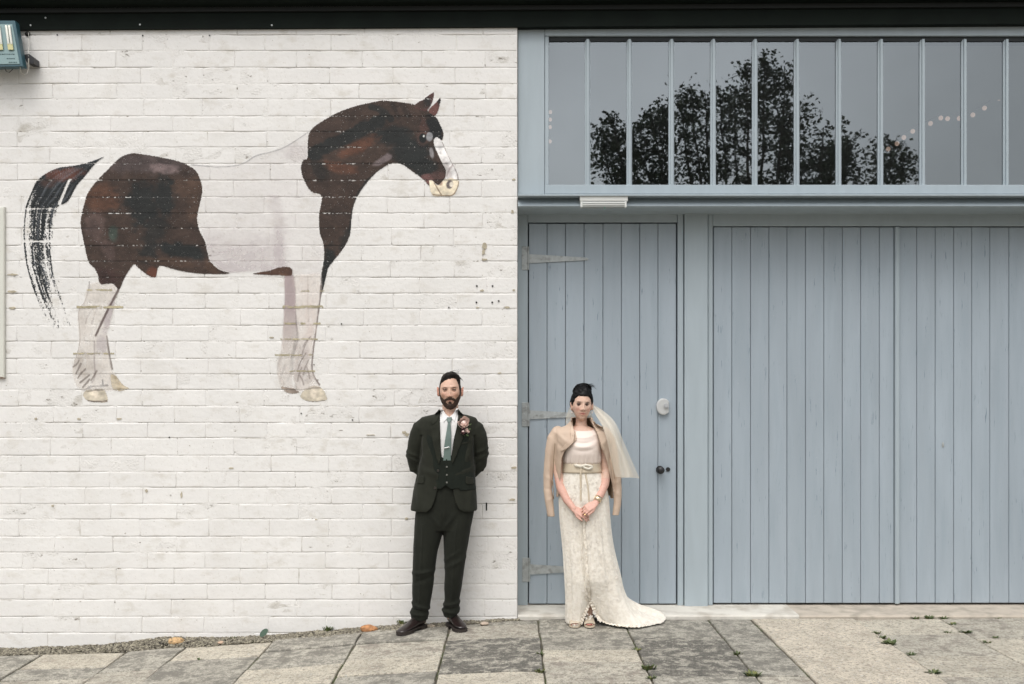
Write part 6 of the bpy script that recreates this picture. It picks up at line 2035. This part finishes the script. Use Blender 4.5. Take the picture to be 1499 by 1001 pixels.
hb = remesh(bm, .004, 5); fold(hb, lambda C: .007 * np.sin(C[:, 0] * 130 + C[:, 2] * 60 + 3 * fbm(C[:, 0] * 20, C[:, 1] * 20, C[:, 2] * 20, 6, 2)) * .5 + .010 * (fbm(C[:, 0] * 40, C[:, 1] * 40, C[:, 2] * 25, 5, 3) - .5))
link('hair_bun', hb, M_bhair, bride, True)
stl = []
rs = random.Random(8)
for i in range(16):
    s0 = BC + Vector((.03 + rs.uniform(-.01, .02), .0, .135 + rs.uniform(-.01, .01)))
    stl.append([s0, s0 + Vector((.03, -.01, .008 + rs.uniform(-.006, .006))), s0 + Vector((.055 + rs.uniform(-.015, .02), -.01, rs.uniform(-.015, .008)))])
for i in range(200):
    a = rs.uniform(0, math.pi); r = .066
    s0 = BC + Vector((.006 + math.cos(a) * r * .9, -.02, .108 + math.sin(a) * .045))
    stl.append([s0, s0 + Vector((-math.sin(a) * .02, -.008, math.cos(a) * .02 + .002)), s0 + Vector((-math.sin(a) * .04, 0, math.cos(a) * .03 - .004))])
strands('hair_strands', stl, M_bhair, bride, .0014)
for s, px in ((-1, 837.2), (1, 866.6)):
    bm = bmesh.new(); c = bq_(px, 602, -.018); ball(bm, c, .0042, .004, .0045, 10, 8); ball(bm, c - Vector((0, 0, .010)), .0058, .0045, .0065, 10, 8)
    bmo('earring', bm, mat('pearl', (.62, .56, .50), .2), bride, True)

# bodice
bm = bmesh.new()
loft(bm, interp_secs([(bq_(cx, 0).x, BY + dy, wz(py, BY), bw(a), bw(b), 2.2) for py, cx, a, b, dy in [(627.5, 851, 20, 12.5, .005), (631, 851, 28, 15.5, .003), (636, 851, 30.5, 18.5, 0), (645, 851.5, 28.5, 22.5, -.004), (654, 851.5, 27.8, 24.8, -.007), (664, 851.5, 28.3, 24, -.005), (671, 851.5, 29, 22.5, -.002), (676, 851.5, 28.3, 21.5, 0), (679, 851.5, 25.5, 19, 0)]], .008), 48)
bo = remesh(bm, .0042, 3)
def bfold(C):
    x, y, z = C.T
    px = x * bsc + CX; py = CY - (z - CAMH) * bsc
    f = .003 * (fbm(x * 20, y * 20, z * 20, 4, 2) - .5)
    for k, (dz, amp) in enumerate([(640, .006), (647, -.005), (653, .005), (659, -.003)]):
        u = (px - 852) / 22.0
        f += amp * np.exp(-((py - (dz - 7 * u * u)) / 2.2) ** 2) * np.clip(1.2 - np.abs(u), 0, 1) * (y < BY)
    for k in range(16):      # gathers into the belt
        f += .004 * np.exp(-((px - (825 + k * 3.5 + (k % 3))) / .9) ** 2) * np.clip((py - 662) / 12, 0, 1) * (1 if k % 2 else -.6)
    return f
fold(bo, bfold)
sdf_cut(bo, BP([(838, 615), (864, 615), (868.5, 628.6), (864, 629.6), (858, 630.0), (851, 630.1), (844, 629.8), (840.5, 629.0), (836.5, 627)]))
bod = link('bodice', bo, M_bod, bride, True); thicken(bod, .002)

# skirt with slit and train
HEM = [(0, 863.5, 880, -.200), (3, 866.5, 889, -.205), (8, 873, 899, -.21), (16, 878.5, 906.5, -.215), (26, 884, 911.5, -.225), (40, 903.5, 916.6, -.275), (55, 932, 918.8, -.31), (70, 951, 915.8, -.245), (80, 963, 913, -.2), (88, 970.5, 910.2, -.15), (96, 976, 905, -.06), (104, 973.5, 899, -.03), (112, 966, 893.6, -.02), (122, 951, 889.2, -.02), (138, 930, 887.8, .0), (155, 905, 889, .02), (180, 872, 893, .03), (210, 850, 897, .02), (235, 836, 900, -.01), (255, 829.5, 903, -.06), (275, 828.5, 908, -.12), (295, 831.5, 914, -.19), (315, 837, 915.6, -.225), (332, 844, 916.2, -.235), (342, 850, 915.2, -.235), (348, 852, 909, -.225), (353, 856, 900, -.215), (357, 861, 891, -.21), (360, 863.5, 880, -.200)]
HEMW = []
for a, px, py, Y in HEM:
    p = W(px, py, Y); HEMW.append((a, p.x, p.y, max(p.z, .006)))
HEMW = np.array(HEMW)
LEV = [(677, 851.5, 26.5, 19), (684, 851.5, 27.6, 19.6), (691, 851.5, 28.8, 20.5), (700, 852.5, 31.5, 21.5), (712, 853.5, 34.5, 23), (725, 854, 36.5, 24), (740, 854.8, 37.2, 24), (760, 856, 37.4, 24), (778, 857.8, 37.2, 24), (795, 860, 37.4, 24.5), (812, 862.5, 38.4, 25), (830, 865.4, 40.2, 25.5), (846, 868, 41.6, 26)]
NA = 220
ang = np.linspace(0, 360, NA, endpoint=False)
A0 = R(-90 + 0)
ctr = 863.0
rows = []
for py, cx, rx, ry in LEV:
    th_ = np.radians(ang) - np.pi / 2
    # keep the slit at the front, slightly right of the middle of the hips
    sx_ = bq_(cx, 0).x; X = sx_ + bw(rx) * np.cos(th_); Y = BY + bw(ry) * np.sin(th_)
    shift = (bq_(ctr, 0).x - sx_) * np.exp(-(np.minimum(ang, 360 - ang) / 40) ** 2) * np.clip((py - 700) / 80, 0, 1)
    X = X + shift
    rows.append(np.stack([X, Y, np.full(NA, wz(py, BY))], -1))
hem = np.stack([np.interp(ang, HEMW[:, 0], HEMW[:, k]) for k in (1, 2, 3)], -1)
for k in range(3): hem[:, k] = np.convolve(np.concatenate([hem[-2:, k], hem[:, k], hem[:2, k]]), [.1, .2, .4, .2, .1], 'valid')
hem[0] = HEMW[0, 1:]
last = rows[-1]
slit = np.exp(-(np.minimum(ang, 360 - ang) / 9.0) ** 2)[:, None]
for t in np.linspace(0, 1, 18)[1:]:
    e = t ** 1.9                                    # falls first, then runs out along the ground
    trainw = np.clip(1 - np.abs(ang - 100) / 70, 0, 1)[:, None]
    ee = (1 - trainw) * t + trainw * e
    P = last.copy()
    P[:, :2] = last[:, :2] * (1 - ee) + hem[:, :2] * ee
    tz = (1 - trainw[:, 0]) * t + trainw[:, 0] * (1 - (1 - t) ** 1.9)
    P[:, 2] = last[:, 2] * (1 - tz) + hem[:, 2] * tz
    rows.append(P)
Rw = np.array(rows)
nr = len(Rw)
lev = np.linspace(0, 1, nr)[:, None]
aa = ang[None, :]
fld = (np.sin(np.radians(aa * 9 + 20)) * .5 + np.sin(np.radians(aa * 17 + 60)) * .35 + np.sin(np.radians(aa * 31)) * .25) * .010 * lev ** 1.2
fld = fld + .010 * (vnoise(aa / 9.0, lev * 3.0, 0, 7) - .5) * np.clip(lev * 2, .2, 1)
cen = Rw.mean(1, keepdims=True)
dirv = Rw - cen; dirv[..., 2] = 0; dirv /= np.linalg.norm(dirv, axis=-1, keepdims=True) + 1e-9
Rw = Rw + dirv * fld[..., None]
# rumples on the train
tw = np.clip((Rw[..., 0] - bq_(905, 0).x) / .15, 0, 1)
Rw[..., 2] += tw * .022 * fbm(Rw[..., 0] * 14, Rw[..., 1] * 22, 0, 15, 3) * (lev < .995)
# frilled hem: small scallops
Rw[-1, :, 2] += .006 * np.sin(np.radians(ang * 60)) * (1 - .5 * tw[-1]); Rw[..., 2] = np.maximum(Rw[..., 2], .004)
bm = bmesh.new()
VV = [[bm.verts.new(Rw[j, i]) for i in range(NA)] for j in range(nr)]
for j in range(nr - 1):
    for i in range(NA):
        if i == NA - 1 and j > nr - 12: pass
        bm.faces.new((VV[j][i], VV[j + 1][i], VV[j + 1][(i + 1) % NA], VV[j][(i + 1) % NA]))
bmesh.ops.recalc_face_normals(bm, faces=bm.faces)
skirt = bmo('lace_skirt', bm, M_dress, bride, True)
skirt.modifiers.new('s', 'SUBSURF').levels = 1
md = skirt.modifiers.new('c', 'SOLIDIFY'); md.thickness = .003; md.offset = -1
# applied lace edging down the front and round the hem
M_trim = mat('lace_edging', (.78, .72, .62), .8, var=.12, vscale=50, col2=(.55, .47, .36), c2scale=60, c2thr=(.5, .6), c2amt=.6, bump=1.0, bscale=90)
def ruffle(name, pts, w, waves, amp, nrm=Vector((0, -1, 0)), m=M_trim, seed=0):
    P = spline([tuple(p) for p in pts], False, 14); n = len(P)
    bm = bmesh.new(); prev = None
    for i in range(n):
        p = Vector(P[i]); t = (Vector(P[min(i + 1, n - 1)]) - Vector(P[max(i - 1, 0)])).normalized()
        s_ = t.cross(nrm).normalized()
        row = []
        for k in range(5):
            u = k / 4 - .5
            wv = math.sin(i * waves + seed + u * 1.4) * amp * abs(u) * 2 + amp * .6 * vnoise(i * .9, k * 1.7, 0, seed + 3)
            sc = 1 + .12 * math.sin(i * 1.9 + seed)
            row.append(bm.verts.new(p + s_ * u * w * sc + nrm * (wv + .004)))
        if prev:
            for k in range(4): bm.faces.new((prev[k], row[k], row[k + 1], prev[k + 1]))
        prev = row
    return bmo(name, bm, m, bride, True)
tk = bvh_of(skirt)
def on(px, py, off=.004, tree=None):
    d = (tree or tk).ray_cast(Vector((0, -CAMD, CAMH)), (W(px, py, BY) - Vector((0, -CAMD, CAMH))).normalized(), 12)
    return (d[0] if d[0] is not None else W(px, py, BY - .12)) + Vector((0, -off, 0))
ruffle('front_edging', [on(854.5, 752), on(855, 775), on(857, 800), on(858.5, 825), on(860.5, 850), on(862.5, 872), on(864, 880)], .018, .7, .004, seed=1)
ruffle('front_edging', [on(849.5, 752), on(851, 790), on(853.5, 830), on(857, 865), on(860, 880)], .009, .8, .003, seed=2)
ruffle('slit_edging', [on(862.5, 880), on(858.5, 892, .006), on(853.5, 903, .006), on(850, 913, .006)], .022, 1.3, .009, seed=3)
ruffle('slit_edging', [on(864.5, 880), on(870, 892, .006), on(874.5, 901, .006), on(880, 909, .006)], .024, 1.3, .009, seed=4)
ruffle('hem_edging', [on(849, 914.5, .004), on(841, 915.0, .004), on(834, 913, .004)], .018, 1.2, .005, seed=5)
ruffle('hem_edging', [on(881, 909.5), on(892, 913.5), on(905, 915.4), on(920, 917), on(934, 917.4), on(948, 915)], .016, 1.2, .004, Vector((0, -.5, .85)), seed=6)
# corded flower motifs of the lace, raised on the cloth
def motifs():
    rs = random.Random(31); bm = bmesh.new()
    for i in range(330):
        py = rs.uniform(700, 908); lv = np.interp(py, [l[0] for l in LEV] + [908], list(range(len(LEV))) + [len(LEV)])
        cx = np.interp(py, [l[0] for l in LEV], [l[1] for l in LEV]); hw = np.interp(py, [l[0] for l in LEV], [l[2] for l in LEV])
        px = cx + rs.uniform(-.9, .9) * hw
        c = on(px, py, .0015)
        s_ = rs.uniform(.008, .016); a0 = rs.uniform(0, 6.28)
        for q in range(rs.choice((3, 4, 5))):
            a = a0 + q * 1.3
            d = Vector((math.cos(a), 0, math.sin(a))); w = Vector((-d.z, 0, d.x)) * s_ * .28
            v = [bm.verts.new(c + o) for o in (Vector((0, 0, 0)), d * s_ * .55 + w + Vector((0, -.0015, 0)), d * s_, d * s_ * .55 - w + Vector((0, -.0015, 0)))]
            bm.faces.new(v)
    bmo('lace_motifs', bm, mat('lace_thread', (.79, .74, .66), .7), bride)
motifs()

# belt and bow
bm = bmesh.new()
lv_ = [(676.2, 851.5, 28.2, 20.6), (680, 851.5, 28.5, 20.8), (684, 851.5, 28.9, 21.2), (688.5, 851.5, 29.6, 21.8), (690.8, 851.5, 29.9, 22)]
loft(bm, [(bq_(cx, 0).x, BY, wz(py, BY), bw(a), bw(b), 2.0) for py, cx, a, b in lv_][::-1], 60)
belt = bmo('belt', bm, M_belt, bride, True)
tb = bvh_of(belt, skirt)
def rib(name, pts, w, m=M_belt, off=.004):
    P = [on(a, b, off + (c[0] if c else 0), tb) for a, b, *c in pts]
    P = [Vector(q) for q in spline([tuple(p) for p in P], False, 5)]
    bm = bmesh.new(); prev = None
    for i, p in enumerate(P):
        t = (P[min(i + 1, len(P) - 1)] - P[max(i - 1, 0)]).normalized(); s_ = t.cross(Vector((0, -1, 0))).normalized()
        row = [bm.verts.new(p + s_ * w * .5), bm.verts.new(p - s_ * w * .5)]
        row += [bm.verts.new(p - s_ * w * .5 + Vector((0, .002, 0))), bm.verts.new(p + s_ * w * .5 + Vector((0, .002, 0)))]
        if prev:
            for k in range(4): bm.faces.new((prev[k], row[k], row[(k + 1) % 4], prev[(k + 1) % 4]))
        prev = row
    bmesh.ops.recalc_face_normals(bm, faces=bm.faces)
    return bmo(name, bm, m, bride, True)
M_bow = mat('pale_satin_ribbon', (.74, .69, .58), .35, sheen=.2)
rib('bow_loop', [(852.5, 681.5), (847, 677.5, .010), (842, 677.0, .016), (843, 680.5, .010), (851.5, 683, .004)], .020, M_bow)
rib('bow_loop', [(852.5, 681.8), (858, 680.5, .010), (866.5, 683, .014), (861, 686, .008), (853, 683, .004)], .017, M_bow)
rib('bow_tail', [(852, 682.5), (850.0, 692), (850.2, 710), (850.0, 733)], .013, M_belt)
rib('bow_tail', [(854, 682.5), (857.5, 696), (861, 716), (862.4, 736)], .011, M_belt)
rib('bow_tail', [(850.2, 752), (850.4, 764)], .013, M_belt); rib('bow_tail', [(856.5, 752), (857, 768)], .011, M_belt)
bm = bmesh.new(); c = on(852.6, 682, .008, tb); ball(bm, c, .009, .006, .008, 12, 8); bmo('bow_knot', bm, M_bow, bride, True)

# bracelet and ring
wr, el = ARR[-1][0], ARR[-2][0]
ax = (el - wr).normalized()
bm = bmesh.new()
p0 = wr + ax * .016; p1 = wr + ax * .052
rr = bmesh.ops.create_cone(bm, cap_ends=False, segments=28, radius1=.0262, radius2=.0295, depth=(p1 - p0).length)
q = Vector((0, 0, 1)).rotation_difference(ax)
bmesh.ops.transform(bm, matrix=Matrix.Translation((p0 + p1) / 2) @ q.to_matrix().to_4x4(), verts=rr['verts'])
cuff = bmo('bracelet', bm, mat('pale_gold', (.83, .66, .47), .22, metal=.85), bride, True); thicken(cuff, .002)
bm = bmesh.new()
bmesh.ops.create_cone(bm, cap_ends=False, segments=16, radius1=.0088, radius2=.0088, depth=.004)
bmesh.ops.transform(bm, matrix=Matrix.Translation(bq_(853.5, 748.5, -.185)) @ Matrix.Rotation(R(70), 4, 'Y'), verts=bm.verts)
bmo('ring', bm, mat('gold', (.85, .60, .25), .2, metal=1), bride, True)

# shoes, open at the toe
for (fx, sd_) in ((840.5, 1), (862.0, 2)):
    bm = bmesh.new()
    cx0 = bq_(fx, 913).x
    n = 20
    secs = [(BY + .045, .027, .055, .095), (BY + .02, .030, .045, .080), (BY - .01, .034, .025, .062), (BY - .045, .039, .008, .045), (BY - .075, .040, .004, .036), (BY - .092, .037, .004, .031)]
    rg = []
    for (yy, w, z0, z1) in secs:
        rg.append([bm.verts.new((cx0 + w * math.cos(2 * math.pi * k / n), yy, z0 + (z1 - z0) * (.5 + .5 * math.sin(2 * math.pi * k / n)))) for k in range(n)])
    for i in range(len(rg) - 1):
        for k in range(n): bm.faces.new((rg[i][k], rg[i][(k + 1) % n], rg[i + 1][(k + 1) % n], rg[i + 1][k]))
    bmesh.ops.recalc_face_normals(bm, faces=bm.faces)
    s_ = bmo('peep_toe_shoe', bm, M_nude, bride, True); thicken(s_, .003)
    bm = bmesh.new()
    pl = [(cx0 + .041 * math.cos(a) * (1 if math.sin(a) > -.2 else .95), BY - .072 + .050 * -abs(math.sin(a)) * (1 if math.sin(a) < 0 else -2.0)) for a in np.linspace(0, 2 * math.pi, 24, endpoint=False)]
    A_ = [bm.verts.new((p[0], p[1], .002)) for p in pl]; B_ = [bm.verts.new((p[0], p[1], .009)) for p in pl]
    bm.faces.new(A_[::-1]); bm.faces.new(B_)
    for i in range(24): bm.faces.new((A_[i], A_[(i + 1) % 24], B_[(i + 1) % 24], B_[i]))
    bmo('sole', bm, M_nude, s_)
    bm = bmesh.new(); limb(bm, [(Vector((cx0, BY + .04, .06)), .014), (Vector((cx0, BY + .05, .004)), .006)], 10, False); bmo('heel', bm, M_nude, s_)
    bm = bmesh.new()
    for k in range(4):
        tx = cx0 + (k - 2) * .0105
        ball(bm, (tx, BY - .104 + abs(k - 1.5) * .004, .020), .0042, .003, .0045, 8, 6)
    bmo('toenails', bm, mat('red_nail_polish', (.35, .02, .03), .2), s_, True)

# jacket on the shoulders
bm = bmesh.new()
JB = [(611, 852, 16, 13, .014), (617, 852, 17, 14, .012), (623, 851.5, 24, 16, .008), (627, 850, 36, 19, .004), (632, 849.5, 41, 22, .0), (645, 850, 42, 26, -.002), (660, 851, 41.5, 27, -.002), (680, 853, 41, 26.5, 0), (700, 855, 41, 25, .002), (718, 855.5, 41.5, 25, .004), (730, 856, 41.5, 25, .004)]
loft(bm, interp_secs([(bq_(cx, 0).x, BY + dy, wz(py, BY), bw(a), bw(b), 2.3) for py, cx, a, b, dy in JB], .010), 56)
limb(bm, [(bq_(817, 632, .0), .046), (bq_(811, 642, .0), .050), (bq_(806.5, 662, .0), .043), (bq_(803.5, 690, .002), .038), (bq_(802.3, 718, -.004), .034), (bq_(804.5, 740, -.008), .028), (bq_(807.0, 756.5, -.010), .025)], 20)
limb(bm, [(bq_(884, 633, .0), .046), (bq_(890.5, 644, .0), .048), (bq_(896.5, 664, .0), .042), (bq_(900.5, 690, .002), .036), (bq_(904.0, 715, -.002), .031), (bq_(903.4, 738, -.006), .027), (bq_(901.0, 754.5, -.008), .024)], 20)
jb = remesh(bm, .0045, 3)
def jbf(C):
    x, y, z = C.T
    px = x * bsc + CX; py = CY - (z - CAMH) * bsc
    f = .011 * (fbm(x * 16, y * 14, z * 7, 22, 3) - .5)
    for (a, b, L_, w, amp, an) in [(812, 655, 24, 2.2, -.010, 1.62), (808, 690, 26, 2.2, -.010, 1.55), (893, 668, 22, 2.2, -.009, 1.75), (899, 700, 24, 2, -.009, 1.6), (822, 640, 14, 3, .006, .7), (818, 650, 14, 3, -.005, .8), (826, 700, 20, 3, .004, 1.5), (804, 700, 9, 2.5, .003, .5), (803, 715, 9, 2.5, -.003, .2), (805, 730, 8, 2.5, .003, -.4), (903, 705, 8, 2.5, .003, -.5), (903, 722, 8, 2.5, .003, .4), (884, 645, 12, 3, .005, -.8)]:
        u = (px - a) * math.cos(an) + (py - b) * math.sin(an); v = -(px - a) * math.sin(an) + (py - b) * math.cos(an)
        f += amp * np.exp(-(u / L_) ** 2 - (v / w) ** 2)
    return f
fold(jb, jbf)
sdf_cut(jb, BP([(838.5, 600), (836.5, 612), (838.0, 622), (840.0, 634), (838, 646), (832, 652), (824.5, 659), (820.8, 670), (819.6, 690), (817.5, 715), (815.0, 733), (812.6, 745), (812.6, 762), (896.2, 762), (896.6, 745), (898.5, 735), (898, 722), (896.5, 710), (892.5, 694), (888, 676), (883, 662), (878.8, 655), (875, 640), (870.5, 628), (864.5, 615), (861.5, 600)]), ymax=BY + .02)
# hollow cuffs and an open hem
bmx = bmesh.new(); bmx.from_mesh(jb)
zc1, zc2 = bq_(0, 755.0).z, bq_(0, 753.4).z
hemz = bq_(0, 727).z
kill = []
for f in bmx.faces:
    c = f.calc_center_median(); px = c.x * bsc + CX
    if px < 813 and c.z < zc1: kill.append(f)
    elif px > 895 and c.z < zc2: kill.append(f)
    elif 813.0 <= px <= 895 and c.z < hemz: kill.append(f)
bmesh.ops.delete(bmx, geom=kill, context='FACES'); bmx.to_mesh(jb); bmx.free()
bj = link('leather_jacket', jb, [M_jack, M_lining], bride, True)
md = bj.modifiers.new('c', 'SOLIDIFY'); md.thickness = .0045; md.offset = -1; md.material_offset = 1; md.material_offset_rim = 0
tbj = bvh_of(bj, bod)
drape('jacket_collar', BP([(835.8, 611), (839.0, 610.5), (840.2, 624), (842.8, 640), (838, 647.5), (834, 641), (833.4, 628)]), tbj, M_jack, bride, .008, .005, .004)
drape('jacket_collar', BP([(861.2, 610.5), (864.5, 611), (871.5, 619.5), (883.5, 625), (885, 629), (876, 630.4), (871.5, 630.5), (866.5, 622)]), tbj, M_jack, bride, .008, .005, .004)
drape('jacket_lapel', BP([(834.5, 640), (841.8, 638), (842.4, 642.5), (835.2, 649.6), (826.5, 656), (819.6, 659.6), (819.8, 656.5), (825, 650)]), tbj, M_jack, bride, .010, .006, .004)
drape('jacket_lapel', BP([(871, 630), (882, 630), (886.5, 640), (884, 655), (881, 660), (877.5, 652), (874.5, 641)]), tbj, M_jack, bride, .008, .005, .004)
for (a, b) in (((837.5, 637), (841.5, 633.5)), ((880, 627.6), (884, 626.4))):
    bm = bmesh.new(); limb(bm, [(on(*a, .010, tbj), .0022), (on(*b, .012, tbj), .0022)], 6); bmo('buckle', bm, mat('brass', (.6, .5, .35), .3, metal=.8), bride)
drape('seam', BP([(811.4, 648), (812.3, 648), (809.2, 700), (810.6, 730), (809.6, 730), (808.0, 700)]), tbj, mat('leather_seam', (.33, .24, .165), .7), bride, .0008, .002, .003)
drape('seam', BP([(889.6, 640), (890.5, 640), (896.2, 670), (899.6, 700), (898.8, 700), (895.2, 670)]), tbj, mat('leather_seam_dark', (.33, .24, .165), .7), bride, .0008, .002, .003)
# dark jacket lining showing beside the waist
for nm, pts in (('lining', [(817.8, 679), (823.5, 681), (823.2, 690), (819.0, 692), (818.2, 688)]),):
    pass

# veil: two soft layers of tulle
def tulle(dens=.40, c=(.93, .85, .71)):
    m = bpy.data.materials.new('tulle'); m.use_nodes = True
    N, L = m.node_tree.nodes, m.node_tree.links; b = N['Principled BSDF']
    b.inputs['Base Color'].default_value = c + (1,); b.inputs['Roughness'].default_value = .9
    tl = N.new('ShaderNodeBsdfTranslucent'); tl.inputs['Color'].default_value = c + (1,)
    ad = N.new('ShaderNodeMixShader'); ad.inputs[0].default_value = .25
    L.new(b.outputs[0], ad.inputs[1]); L.new(tl.outputs[0], ad.inputs[2])
    tr = N.new('ShaderNodeBsdfTransparent'); mx = N.new('ShaderNodeMixShader')
    lw = N.new('ShaderNodeLayerWeight'); lw.inputs['Blend'].default_value = .35
    r = N.new('ShaderNodeMapRange'); L.new(lw.outputs['Facing'], r.inputs[0])
    for i, v in enumerate((0, 1, dens, .80)): r.inputs[i + 1].default_value = v
    L.new(r.outputs[0], mx.inputs[0]); L.new(tr.outputs[0], mx.inputs[1]); L.new(ad.outputs[0], mx.inputs[2])
    L.new(mx.outputs[0], N['Material Output'].inputs['Surface'])
    return m
M_veil = tulle()
def veil(left, right, y0, y1, waves, amp, seed, name='veil'):
    Lp = spline(left, False, 60); Rp = spline(right, False, 60)
    n = 34; Lp = Lp[np.linspace(0, len(Lp) - 1, n).astype(int)]; Rp = Rp[np.linspace(0, len(Rp) - 1, n).astype(int)]
    bm = bmesh.new(); G = []
    for j in range(n):
        row = []
        for i in range(25):
            u = i / 24; t = j / (n - 1)
            px, py = Lp[j] * (1 - u) + Rp[j] * u
            tt = min(1, t * 1.9); dy = y0 + (y1 - y0) * (tt * tt * (3 - 2 * tt)) + amp * (t ** .7) * math.sin(u * waves + seed + t) + .01 * (vnoise(u * 5 + seed, t * 4) - .5)
            row.append(bm.verts.new(bq_(px, py, dy)))
        G.append(row)
    for j in range(n - 1):
        for i in range(24): bm.faces.new((G[j][i], G[j][i + 1], G[j + 1][i + 1], G[j + 1][i]))
    return bmo(name, bm, M_veil, bride, True)
veil([(864, 590), (871, 606), (880, 624), (887, 648), (892, 672), (898, 695)], [(867, 591), (881, 600), (897, 616), (910, 646), (922, 674), (932, 697)], .03, -.15, 9, .012, 1)
veil([(865, 592), (876, 612), (890, 634), (901, 658), (908, 682), (911, 702)], [(868, 592), (883, 603), (899, 620), (910, 648), (921, 676), (930, 699)], .09, .10, 12, .012, 4)
veil([(843, 583), (836, 594), (830, 610), (829, 622)], [(860, 584), (866, 600), (872, 618), (880, 628)], .07, .10, 8, .008, 7)
